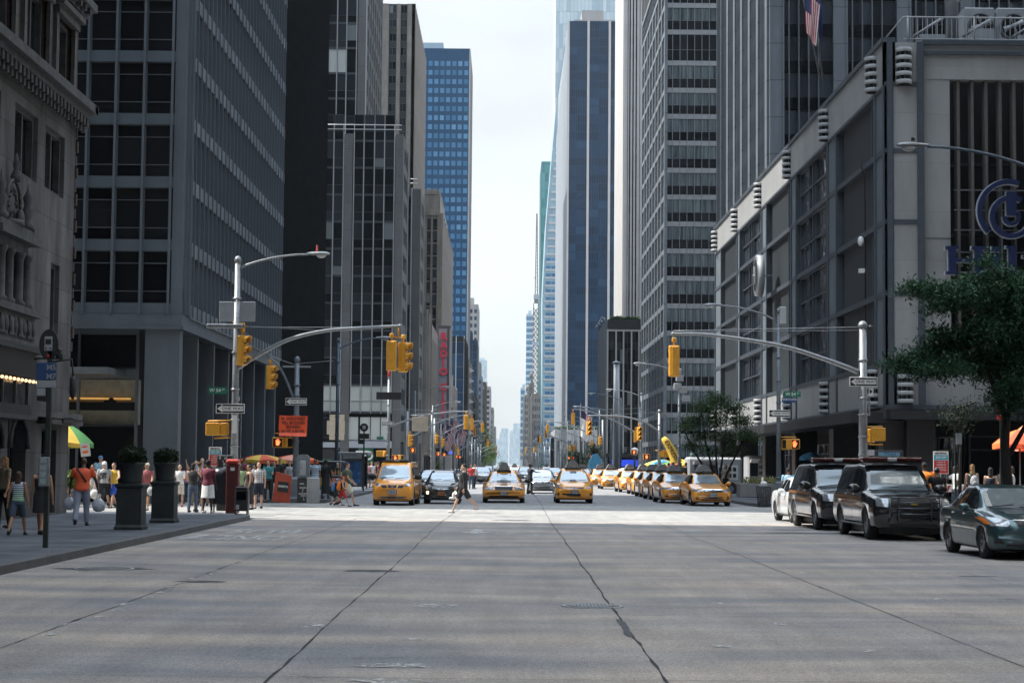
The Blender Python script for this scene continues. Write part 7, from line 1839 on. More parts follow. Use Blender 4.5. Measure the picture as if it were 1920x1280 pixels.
prius=dict(L=4.62,W=1.78,H=1.57,top=[(0,.58),(.05,.70),(.14,.80),(.5,.93),(.95,1.02),(1.15,1.08),(1.9,1.47),(2.3,1.56),(3.2,1.57),(3.9,1.48),(4.3,1.25),(4.5,1.05),(4.62,.7)],belt=[(0,.5),(.05,.6),(.2,.74),(.8,.90),(1.3,.97),(3,1.0),(4.4,1.02),(4.62,.65)],
 wid=[(0,.86),(.1,.93),(.4,.98),(.8,1),(4.1,1),(4.5,.95),(4.62,.86)],roofw=[(0,.6),(.3,.72),(1.0,.78),(1.3,.76),(2.0,.65),(3.5,.64),(4.2,.66),(4.62,.62)],low=[(0,.3),(.1,.2),(.5,.17),(4.2,.18),(4.55,.28),(4.62,.4)],axle=(.9,3.68),wr=.32,bowf=.2,detail=det_prius)
def det_van(t,patch,hit,S,L_,hw):
 patch('windscreen','windscreen',[(-.70,1.10),(.70,1.10),(.62,1.66),(-.62,1.66)],'f',10,6)
 patch('side_window','side_glass',[(1.15,1.12),(1.95,1.10),(1.95,1.62),(1.55,1.58)],'s',8,5,.006,True); patch('side_window','side_glass',[(2.05,1.1),(3.1,1.12),(3.1,1.62),(2.05,1.64)],'s',8,5,.006,True); patch('side_window','side_glass',[(3.25,1.14),(4.2,1.16),(4.15,1.58),(3.25,1.62)],'s',8,5,.006,True)
 patch('headlight','headlight',[(.47,.80),(.70,.82),(.82,1.02),(.60,.93)],'f',8,4,.008,True)
 patch('grille','trim_black',[(-.42,.74),(.42,.74),(.50,.86),(-.50,.86)],'f',10,3,.008); patch('grille_surround','paint_taxi',[(-.20,.72),(-.15,.72),(-.22,.875),(-.27,.875)],'f',2,3,.014,True)
 patch('lower_intake','trim_black',[(-.62,.30),(.62,.30),(.60,.38),(-.60,.38)],'f',8,2,.006); patch('bumper_gap','trim_black',[(-.8,.27),(.8,.27),(.8,.285),(-.8,.285)],'f',10,1,.006)
 patch('bonnet_seam','trim_black',[(-.6,.885),(.6,.885),(.6,.893),(-.6,.893)],'f',12,1,.004)
 commonseams(t,patch,[[(1.05,.34),(1.06,.34),(1.08,1.08),(1.07,1.08)],[(2.0,.3),(2.01,.3),(2.01,1.6),(2.0,1.6)],[(3.17,.4),(3.18,.4),(3.18,1.6),(3.17,1.6)]])
 mirrors(t,1.35,1.2,hw,'trim_black',L_,1.35); plate(t,L_,.56,y=-.03,w=.34,h=.17); emblem(t,L_,.81,y=-.015,r=.07); wiper(t,hit,L_,1.12)
 b=MB(); b.bbox(-.5,.5,-L_/2+1.75,-L_/2+2.3,1.86,1.95,.03,0); b.bbox(-.62,.62,-L_/2+1.9,-L_/2+2.2,1.84,1.88,.01,0); b.join(text_mesh('TAXI',.11,.002,.003),TM(Fr(0,-L_/2+1.745,1,0),0,.003,1.905),1); b.build('roof_light',['medallion_light','sign_white'],t)
 b=MB(); b.bbox(-.52,-.40,-L_/2+1.32,-L_/2+1.33,1.15,1.22,.002); b.build('permit_sticker',['plate'],t)
van=dict(L=4.74,W=1.76,H=1.86,top=[(0,.70),(.05,.84),(.14,.95),(.4,1.06),(.75,1.16),(1.5,1.66),(1.8,1.82),(2.3,1.86),(4.2,1.86),(4.6,1.78),(4.7,1.3),(4.74,.9)],belt=[(0,.6),(.05,.72),(.2,.86),(.6,1.0),(1.1,1.08),(4.4,1.1),(4.74,.8)],
 wid=[(0,.88),(.1,.94),(.4,.99),(.8,1),(4.5,1),(4.74,.94)],roofw=[(0,.66),(.3,.74),(.7,.82),(1.6,.74),(2.1,.76),(4.4,.76),(4.74,.74)],low=[(0,.3),(.1,.22),(.5,.2),(4.4,.2),(4.7,.28),(4.74,.4)],axle=(.82,3.54),wr=.32,bowf=.2,bowr=.04,rim='hubcap_grey',detail=det_van)
def det_mini(t,patch,hit,S,L_,hw):
 patch('windscreen','windscreen',[(-.56,1.0),(.56,1.0),(.47,1.36),(-.47,1.36)],'f',10,6); patch('side_window','side_glass',[(1.2,1.0),(2.1,1.0),(2.1,1.36),(1.55,1.33)],'s',8,5,.006,True); patch('side_window','side_glass',[(2.18,1.0),(2.9,1.05),(2.75,1.3),(2.18,1.36)],'s',6,4,.006,True)
 for s in (-1,1):
  h=hit((s*.56,-L_,.74),(0,1,0)); q=h[0]
  b=MB(); b.ell((q.x,q.y+.02,q.z),(.115,.06,.115),16,10); b.build('headlight',['headlight'],t); b=MB(); b.tube([(q.x,q.y+.03,q.z),(q.x,q.y-.02,q.z)],.125,18); b.build('headlight_ring',['chrome'],t)
  h=hit((s*.60,-L_,.50),(0,1,0)); q=h[0]; b=MB(); b.ell((q.x,q.y+.01,q.z),(.07,.04,.07),12,8); b.build('running_lamp',['lit_lamp'],t)
 patch('bumper_gap','trim_black',[(-.72,.555),(.72,.555),(.72,.568),(-.72,.568)],'f',10,1,.005); patch('lower_intake','trim_black',[(-.5,.25),(.5,.25),(.46,.36),(-.46,.36)],'f',8,2,.006); patch('chrome_strip','chrome',[(-.30,.66),(.30,.66),(.30,.675),(-.30,.675)],'f',6,1,.012)
 commonseams(t,patch,[[(1.05,.34),(1.06,.34),(1.12,.96),(1.11,.96)],[(2.14,.3),(2.15,.3),(2.15,.98),(2.14,.98)]])
 mirrors(t,1.3,1.0,hw,'paint_dark',L_,.9); plate(t,L_,.46,mat='plate_gold',y=-.03); emblem(t,L_,.675,y=-.03,r=.055); wiper(t,hit,L_,1.02)
mini=dict(L=3.55,W=1.63,H=1.49,top=[(0,.56),(.05,.68),(.15,.82),(.4,.94),(.85,1.02),(1.0,1.07),(1.55,1.38),(1.85,1.47),(2.5,1.49),(3.0,1.42),(3.3,1.2),(3.45,.95),(3.55,.6)],belt=[(0,.48),(.05,.6),(.2,.76),(.7,.92),(1.2,.97),(2.8,1.0),(3.3,.95),(3.55,.55)],
 wid=[(0,.80),(.1,.9),(.4,.97),(.8,1),(2.9,1),(3.3,.95),(3.55,.84)],roofw=[(0,.56),(.3,.68),(.9,.74),(1.1,.72),(1.7,.62),(2.8,.62),(3.3,.64),(3.55,.6)],low=[(0,.3),(.1,.2),(.5,.17),(3.1,.18),(3.5,.3),(3.55,.4)],axle=(.68,2.98),wr=.30,bowf=.24,detail=det_mini)
def det_suv(t,patch,hit,S,L_,hw):
 P_='paint_black'
 patch('windscreen','windscreen_dark',[(-.72,1.22),(.72,1.22),(.62,1.70),(-.62,1.70)],'f',10,6)
 patch('side_window','side_glass',[(1.75,1.20),(2.62,1.20),(2.62,1.72),(2.15,1.70)],'s',8,5,.006,True); patch('side_window','side_glass',[(2.70,1.2),(3.65,1.2),(3.65,1.72),(2.70,1.73)],'s',8,5,.006,True); patch('side_window','side_glass',[(3.75,1.2),(5.15,1.22),(5.0,1.68),(3.75,1.72)],'s',8,5,.006,True)
 patch('headlight','headlight',[(.60,.82),(.90,.84),(.90,1.03),(.60,1.02)],'f',6,4,.01,True)
 patch('grille','trim_black',[(-.55,.78),(.55,.78),(.57,1.04),(-.57,1.04)],'f',8,4,.01); patch('grille_bar','chrome_dark',[(-.55,.895),(.55,.895),(.55,.925),(-.55,.925)],'f',8,1,.03)
 patch('lower_intake','trim_black',[(-.6,.36),(.6,.36),(.6,.52),(-.6,.52)],'f',8,3,.008); patch('bumper_step','chrome_dark',[(-.92,.70),(.92,.70),(.92,.725),(-.92,.725)],'f',14,1,.008)
 b=MB();
 for s in (-1,1):
  b.tube([(s*.62,-L_/2-.02,.5),(s*.62,-L_/2-.12,.62),(s*.62,-L_/2-.12,1.06)],.035,8)
  b.tube([(s*.40,-L_/2-.02,.5),(s*.40,-L_/2-.12,.62),(s*.40,-L_/2-.12,1.06),(s*.62,-L_/2-.12,1.06)],.025,8)
 for z in (.66,.8,.94,1.06): b.tube([(-.62,-L_/2-.12,z),(.62,-L_/2-.12,z)],.02,6)
 b.build('push_bar',['chrome_dark'],t)
 b=MB(); b.bbox(-.08,.08,-L_/2-.05,-L_/2-.02,.88,.94,.01); b.build('badge',['um_yellow'],t)
 patch('door_stripe','gold_stripe',[(1.55,.98),(5.0,1.0),(5.0,1.08),(1.55,1.06)],'s',16,2,.007,True)
 commonseams(t,patch,[[(1.62,.4),(1.63,.4),(1.68,1.18),(1.67,1.18)],[(2.66,.4),(2.67,.4),(2.67,1.7),(2.66,1.7)],[(3.70,.4),(3.71,.4),(3.71,1.7),(3.7,1.7)]])
 patch('running_board','chrome_dark',[(1.5,.36),(3.9,.36),(3.9,.40),(1.5,.40)],'s',8,1,.03,True)
 mirrors(t,1.85,1.25,hw,P_,L_,1.5); handles(t,hit,L_,(2.5,3.5),1.1,P_); wiper(t,hit,L_,1.24)
 b=MB(); b.bbox(-.35,.35,-L_/2-.04,-L_/2-.01,.56,.66,.01); b.build('plate_holder',['trim_black'],t)
 for s,m_ in ((-1,'lightbar_red'),(1,'lightbar_red')):
  b=MB(); b.bbox(min(s*.12,s*.78),max(s*.12,s*.78),-L_/2+2.35,-L_/2+2.68,1.95,2.06,.03); b.build('light_bar',[m_],t)
 b=MB(); b.bbox(-.12,.12,-L_/2+2.37,-L_/2+2.66,1.95,2.05,.02,0); b.bbox(-.75,.75,-L_/2+2.4,-L_/2+2.63,1.91,1.95,.01,1); b.build('light_bar_centre',['clear_lens','trim_black'],t)
pm('chrome_dark',(.10,.11,.12),.25,.8,var=.15); pm('lightbar_red',(.06,.012,.014),.15,var=.2)
m,N,L,b_=newmat('windscreen_dark'); b_.inputs['Base Color'].default_value=(.14,.17,.19,1); b_.inputs['Metallic'].default_value=.3; b_.inputs['Roughness'].default_value=.08
suv=dict(L=5.6,W=2.01,H=1.9,top=[(0,.80),(.06,.95),(.12,1.06),(.5,1.13),(1.3,1.19),(1.6,1.24),(2.2,1.72),(2.5,1.86),(3.2,1.9),(4.9,1.88),(5.35,1.75),(5.5,1.2),(5.6,.8)],belt=[(0,.7),(.06,.85),(.15,1.0),(.8,1.08),(1.6,1.15),(5.2,1.18),(5.6,.75)],
 wid=[(0,.92),(.1,.96),(.5,.99),(1,1),(5.2,1),(5.5,.96),(5.6,.92)],roofw=[(0,.78),(.3,.84),(1.5,.86),(1.8,.80),(2.5,.72),(4.9,.72),(5.6,.74)],low=[(0,.42),(.1,.32),(.5,.3),(5.2,.3),(5.6,.45)],axle=(1.0,4.3),wr=.39,bowf=.14,bowr=.06,spokes=6,rim='hubcap_grey',detail=det_suv)
def det_corolla(t,patch,hit,S,L_,hw):
 P_='paint_green'
 patch('windscreen','windscreen_dark',[(-.60,.99),(.60,.99),(.50,1.38),(-.50,1.38)],'f',10,6)
 patch('side_window','side_glass',[(1.55,.97),(2.3,.97),(2.3,1.37),(2.02,1.35)],'s',8,5,.006,True); patch('side_window','side_glass',[(2.38,.97),(3.15,.98),(3.05,1.33),(2.38,1.38)],'s',8,5,.006,True); patch('side_window','side_glass',[(3.2,.99),(3.5,1.01),(3.32,1.2),(3.12,1.28)],'s',4,3,.006,True)
 patch('headlight','headlight',[(.46,.66),(.80,.66),(.83,.84),(.50,.78)],'f',8,4,.01,True); patch('turn_signal','amber',[(.79,.68),(.84,.70),(.84,.82),(.80,.80)],'f',3,3,.014,True); patch('turn_signal','amber',[(.2,.68),(.42,.72),(.46,.80),(.26,.80)],'s',4,3,.008,True)
 patch('grille','trim_black',[(-.34,.66),(.34,.66),(.38,.77),(-.38,.77)],'f',8,3,.01); patch('grille_surround','chrome',[(-.40,.77),(.40,.77),(.40,.79),(-.40,.79)],'f',8,1,.016)
 for k in range(2): patch('grille_slat','chrome_dark',[(-.33,.69+k*.035),(.33,.69+k*.035),(.33,.70+k*.035),(-.33,.70+k*.035)],'f',8,1,.018)
 patch('lower_intake','trim_black',[(-.56,.27),(.56,.27),(.52,.40),(-.52,.40)],'f',8,3,.008); patch('fog_recess','trim_black',[(.60,.32),(.76,.34),(.74,.44),(.62,.42)],'f',3,3,.008,True)
 patch('bonnet_seam','trim_black',[(.50,.35),(.508,.35),(.63,1.35),(.622,1.35)],'t',2,14,.004,True)
 patch('waist_trim','chrome',[(1.55,.945),(3.5,.965),(3.5,.98),(1.55,.96)],'s',12,1,.009,True)
 patch('rub_strip','trim_black',[(1.4,.55),(3.3,.56),(3.3,.575),(1.4,.565)],'s',12,1,.006,True)
 commonseams(t,patch,[[(1.38,.34),(1.388,.34),(1.46,.93),(1.452,.93)],[(2.335,.28),(2.345,.28),(2.345,1.36),(2.335,1.36)],[(3.2,.5),(3.21,.5),(3.25,.97),(3.24,.97)]])
 patch('sun_strip','plate',[(-.58,1.02),(-.46,1.02),(-.44,1.30),(-.52,1.30)],'f',2,5,.012)
 mirrors(t,1.7,1.0,hw,P_,L_); handles(t,hit,L_,(2.15,3.0),.86,P_); wiper(t,hit,L_,1.0); plate(t,L_,.5)
 emblem(t,L_,.74,y=-.03,r=.07)
corolla=S_(camry,L=4.53,W=1.72,H=1.46,wid=[(0,.84),(.1,.92),(.4,.98),(.8,1),(4.0,1),(4.35,.95),(4.53,.86)],top=[(0,.60),(.05,.72),(.15,.80),(.6,.90),(1.25,.99),(1.42,1.04),(2.05,1.39),(2.4,1.46),(2.9,1.465),(3.35,1.36),(3.8,1.12),(4.2,1.09),(4.45,1.02),(4.53,.7)],belt=[(0,.5),(.05,.6),(.2,.70),(.8,.83),(1.4,.92),(2.5,.94),(4,.98),(4.4,.92),(4.53,.65)],
 roofw=[(0,.6),(.3,.70),(1.2,.76),(1.5,.74),(2.2,.64),(3.1,.63),(3.9,.70),(4.53,.62)],low=[(0,.34),(.1,.22),(.5,.17),(4.1,.18),(4.45,.26),(4.53,.4)],axle=(.85,3.45),wr=.31,spokes=5,bowf=.22,detail=det_corolla)
corolla['wm']=None; corolla.pop('wm')
def at(t,u,v,rz=0,z=0): q=G(u,v,z); t.location=(q.x,q.y,z); t.rotation_euler=(0,0,R(rz)); return t
def place(t,x,y,rz=0,L_=0): t.location=(x,y+L_/2,0); t.rotation_euler=(0,0,R(rz)); return t
TX='yellow taxis on the avenue'
def Xg(px,y): return P(px,869,y).x
v=make_car('taxi_van','tall orange yellow taxi van waiting nearest the left kerb','taxi',van,'paint_taxi'); yv=76.6; place(v,Xg(740,yv),yv,-2.2,van['L'])
v=make_car('small_hatchback','small dark rounded hatchback with lit lamps between the taxi van and the walking man','car',mini,'paint_dark'); place(v,Xg(828,80.2),80.2,0,mini['L'])
v=make_car('taxi_sedan','boxy older yellow taxi sedan with square lamps in the centre of the avenue','taxi',vic,'paint_taxi'); place(v,Xg(945,83.5),83.5,0,vic['L'])
v=make_car('taxi_wagon','rounded tall yellow taxi wagon right of the boxy sedan','taxi',prius,'paint_taxi'); place(v,Xg(1078,84.),84.,0,prius['L'])
camry['detail']=det_camry('paint_taxi')
cam0=make_car('taxi_sedan','modern yellow taxi sedan at the head of the kerbside taxi queue','taxi',camry,'paint_taxi',TX); place(cam0,Xg(1332,80.5),80.5,3,4.8)
for (px,y,rz,lab) in ((1274,86,2.5,'second yellow taxi in the kerbside queue, just left of the leading one'),(1250,94,2,'third yellow taxi in the kerbside queue, mostly behind the second'),(1230,101.5,1,'fourth yellow taxi in the kerbside queue, narrow sliver with dark side'),
 (1149,134.,1,'yellow taxi behind the sunlit pair with a white roof box'),(1128,147.,0,'far yellow taxi showing only part of its front left of its neighbour'),(1010+58,150.,0,'yellow taxi hidden mostly behind the tall taxi wagon')):
 copy_tree(cam0,loc=(Xg(px,y),y+2.4,0),rz=R(rz),label=lab)
cb=S_(camry); cb.pop('wm',None); cb['detail']=det_camry('paint_taxi_sunlit')  # lighter taxi paint on mirrors and handles: sunlight put into the colour
c1=make_car('taxi_sedan','bright sunlit yellow taxi in the gap of light, left of the kerbside queue','taxi',cb,'paint_taxi',TX); place(c1,Xg(1186,119.),119.,2,4.8)
copy_tree(c1,loc=(Xg(1212,110),112.5,0),rz=R(1.5),label='second sunlit yellow taxi just right of the brightest one')
sv=S_(camry,W=1.85); sv.pop('wm',None); sv['detail']=det_camry('paint_silver',False)
s0=make_car('silver_sedan','silver grey sedan crossing the far junction beside the dark uniformed officer','car',sv,'paint_silver'); place(s0,Xg(1018,111.),111.,0,4.8)
s1=copy_tree(s0,loc=(Xg(1040,175),175,0),rz=0,label='distant silver sedan partly behind the tall taxi wagon')
dk=S_(camry); dk.pop('wm',None); dk['detail']=det_camry('paint_dark',False)
d0=make_car('dark_sedan','dark sedan with pale reflections squeezed between the taxi van and the hatchback','car',dk,'paint_dark'); place(d0,Xg(808,92.),92.,0,4.8)
farc=0
for (px,y,src,lab) in ((905,165,s0,'small silver car left of the centre line near the far crossing'),(893,190,d0,'far dark car at the left side of the avenue'),(965,225,cam0,'distant yellow taxi right of the centre line'),(985,196,s0,'distant silver car behind the officer'),
 (915,260,d0,'tiny dark car far down the avenue on the left'),(940,300,cam0,'tiny yellow taxi near the vanishing point'),(1095,168,cam0,'small yellow taxi between the wagon and the sunlit pair'),(930,350,d0,'faint dark car at the avenue end, left of centre'),(960,380,s0,'faint pale car at the avenue end, right of centre'),(1025,300,cam0,'tiny yellow taxi at the far right kerb')):
 copy_tree(src,loc=(Xg(px,y),y+2.4,0),rz=0,label=lab)
g=make_car('green_sedan','metallic dark green sedan parked closest to the camera','car',corolla,'paint_green'); q=G(1846,1048); g.location=(10.34,37.8,0); g.rotation_euler=(0,0,R(.8))
suv['detail']=det_suv
u0=make_car('police_suv','large black utility vehicle with a roof light bar, the nearer of two parked in line','car',suv,'paint_black','black utility vehicles parked in line'); u0.location=(9.98,47.3,0); u0.rotation_euler=(0,0,R(.5))
copy_tree(u0,loc=(9.8,53.9,0),rz=R(1),label='second black utility vehicle with a roof light bar, behind the nearer one')
wh=S_(corolla); wh.pop('wm',None); wh['detail']=det_camry('paint_white',False)
w0=make_car('white_car','white car whose rear flank shows behind the second black utility vehicle','car',wh,'paint_white'); w0.location=(9.9,59.6,0); w0.rotation_euler=(0,0,R(2))
def truck(name,lab,x0,x1,y,h,m,strip,cat='food truck'):
 t=thing(name,lab,cat,((x0+x1)/2,y,0)); b=MB(); b.bbox(x0,x1,y,y+2.2,.45,h,.12); b.build('body',[m],t,world=True)
 b=MB(); w_=x1-x0; b.box(x0+w_*.12,x0+w_*.5,y-.012,y,h*.45,h*.8); b.build('hatch',['glass_dark'],t,world=True)
 b=MB(); b.prism([(0,h*.8),(.9,h*.8+.25),(.9,h*.8+.3),(0,h*.83)],lambda a,c,t_:(x0+w_*.1+t_,y-a,c),0,w_*.42); b.build('awning',['um_white'],t,world=True)
 b=MB(); b.box(x0+w_*.55,x1-w_*.08,y-.012,y,h*.42,h*.8,0)
 for i in range(4):
  for j in range(2): b.box(x0+w_*(.57+i*.085),x0+w_*(.63+i*.085),y-.02,y-.012,h*(.48+j*.16),h*(.58+j*.16),1)
 b.build('menu_board',['sign_white','dark_bronze'],t,world=True)
 b=MB(); b.box(x0+.1,x1-.1,y-.014,y,h*.25,h*.33); b.build('stripe',[strip],t,world=True)
 for x in (x0+.7,x1-.7): b=MB(); b.tube([(x,y-.02,.42),(x,y+.25,.42)],.42,18,0); b.tube([(x,y-.03,.42),(x,y-.02,.42)],.2,12,1); b.build('wheel',['rubber','hubcap_grey'],t,world=True)
 return t
truck('food_truck','white food truck with a menu board behind the young street tree',P(1290,880,108).x,P(1392,880,108).x,108,2.3,'white_paint_worn','um_pink')
truck('delivery_van','pale delivery van parked beyond the dark hotel columns',P(1402,880,122).x,P(1440,880,122).x,122,2.5,'white_paint_worn','sign_green','van')
# ================================================================ people
def skinmat(n,c): return pm(n,c,.55,var=.06,scale=8)
skinmat('skin_light',(.50,.30,.21)); skinmat('skin_tan',(.33,.18,.11)); skinmat('skin_brown',(.15,.075,.045)); skinmat('skin_dark',(.055,.03,.02))
for n_,c_ in (('hair_black',(.012,.010,.009)),('hair_brown',(.05,.028,.015)),('hair_blonde',(.32,.19,.08)),('hair_grey',(.25,.24,.23)),('c_black',(.014,.015,.017)),('c_navy',(.011,.015,.032)),('c_white',(.62,.62,.61)),('c_grey',(.36,.37,.38)),('c_red',(.50,.035,.03)),('c_orange_red',(.62,.09,.03)),('c_orange',(.85,.22,.02)),('c_yellow',(.62,.40,.04)),('c_blue',(.08,.22,.45)),('c_royal',(.02,.07,.38)),('c_denim',(.05,.075,.12)),('c_teal',(.03,.20,.22)),('c_green',(.22,.30,.16)),('c_olive',(.07,.09,.065)),('c_maroon',(.16,.03,.05)),('c_pink',(.6,.3,.32)),('c_cream',(.60,.55,.44)),('c_lightblue',(.25,.42,.55)),('c_khaki',(.28,.24,.18)),('c_greyblue',(.24,.27,.36)),('shoe_dark',(.02,.02,.022)),('shoe_white',(.5,.5,.5)),('shoe_brown',(.07,.04,.025))): pm(n_,c_,.8,var=.14,scale=6,bump=.15)
def patternmat(n,cols,kind,scale=1.):
 m,N,L,b=newmat(n); b.inputs['Roughness'].default_value=.85; tc=N.new('ShaderNodeTexCoord')
 sp=N.new('ShaderNodeSeparateXYZ'); L.new(tc.outputs['Object'],sp.inputs[0])
 def stripes(ax,f,thr):
  ml=N.new('ShaderNodeMath'); ml.operation='MULTIPLY'; ml.inputs[1].default_value=f; L.new(sp.outputs[ax],ml.inputs[0])
  fr=N.new('ShaderNodeMath'); fr.operation='FRACT'; L.new(ml.outputs[0],fr.inputs[0]); gt=N.new('ShaderNodeMath'); gt.operation='GREATER_THAN'; gt.inputs[1].default_value=thr; L.new(fr.outputs[0],gt.inputs[0]); return gt
 if kind=='stripe':
  g=stripes(2,scale,.5); mx=N.new('ShaderNodeMix'); mx.data_type='RGBA'; L.new(g.outputs[0],mx.inputs[0]); mx.inputs[6].default_value=list(cols[0])+[1]; mx.inputs[7].default_value=list(cols[1])+[1]
  if len(cols)>2:
   mr=N.new('ShaderNodeMapRange'); mr.inputs[1].default_value=.95; mr.inputs[2].default_value=1.35; L.new(sp.outputs[2],mr.inputs[0]); m2=N.new('ShaderNodeMix'); m2.data_type='RGBA'; L.new(mr.outputs[0],m2.inputs[0]); m2.inputs[6].default_value=list(cols[1])+[1]; m2.inputs[7].default_value=list(cols[2])+[1]; L.new(m2.outputs[2],mx.inputs[7])
  L.new(mx.outputs[2],b.inputs['Base Color'])
 elif kind=='plaid':
  g=stripes(2,scale,.6); h=stripes(0,scale,.6); ad=N.new('ShaderNodeMath'); ad.operation='ADD'; L.new(g.outputs[0],ad.inputs[0]); L.new(h.outputs[0],ad.inputs[1]); dv=N.new('ShaderNodeMath'); dv.operation='MULTIPLY'; dv.inputs[1].default_value=.5; L.new(ad.outputs[0],dv.inputs[0])
  mx=N.new('ShaderNodeMix'); mx.data_type='RGBA'; L.new(dv.outputs[0],mx.inputs[0]); mx.inputs[6].default_value=list(cols[0])+[1]; mx.inputs[7].default_value=list(cols[1])+[1]; L.new(mx.outputs[2],b.inputs['Base Color'])
 else:
  vo=N.new('ShaderNodeTexVoronoi'); vo.inputs['Scale'].default_value=scale; L.new(tc.outputs['Object'],vo.inputs['Vector']); lt=N.new('ShaderNodeMath'); lt.operation='LESS_THAN'; lt.inputs[1].default_value=.28; L.new(vo.outputs['Distance'],lt.inputs[0])
  mx=N.new('ShaderNodeMix'); mx.data_type='RGBA'; L.new(lt.outputs[0],mx.inputs[0]); mx.inputs[6].default_value=list(cols[0])+[1]; mx.inputs[7].default_value=list(cols[1])+[1]; L.new(mx.outputs[2],b.inputs['Base Color'])
patternmat('p_girl',((.55,.58,.55),(.10,.35,.12),(.05,.12,.35)),'stripe',18); patternmat('p_plaid',((.55,.54,.52),(.06,.05,.09)),'plaid',15); patternmat('p_redplaid',((.40,.12,.12),(.12,.03,.05)),'plaid',14); patternmat('p_bluestripe',((.20,.33,.50),(.55,.58,.60)),'stripe',10); patternmat('p_floral',((.55,.50,.42),(.22,.12,.08)),'dots',14); patternmat('p_dark_floral',((.03,.03,.05),(.3,.12,.08)),'dots',16)
def remesh(b,vox,name,mats,smooth=2):
 me=b.mesh(name,mats); o=bpy.data.objects.new(name,me)
 md=o.modifiers.new('r','REMESH'); md.mode='VOXEL'; md.voxel_size=vox; md.use_smooth_shade=True
 ms=o.modifiers.new('s','SMOOTH'); ms.iterations=smooth; ms.factor=.5
 nm=evald([o]); bpy.data.objects.remove(o); bpy.data.meshes.remove(me)
 if not nm.materials:
  for m_ in mats: nm.materials.append(MATS[m_])
 return nm
def rings(b,rs,n=14,m=0):
 """loft of elliptical rings: (centre, rx, ry)"""
 k=len(b.v)
 for c,rx,ry in rs:
  for j in range(n):
   a=2*math.pi*j/n; b.v.append((c[0]+rx*math.cos(a),c[1]+ry*math.sin(a),c[2]))
 for i in range(len(rs)-1):
  for j in range(n): j2=(j+1)%n; b.f.append([k+i*n+j,k+i*n+j2,k+(i+1)*n+j2,k+(i+1)*n+j]); b.m.append(m); b.s.append(True)
 b.f.append([k+j for j in range(n)][::-1]); q=k+(len(rs)-1)*n; b.f.append([q+j for j in range(n)]); b.m+=[m,m]; b.s+=[True,True]
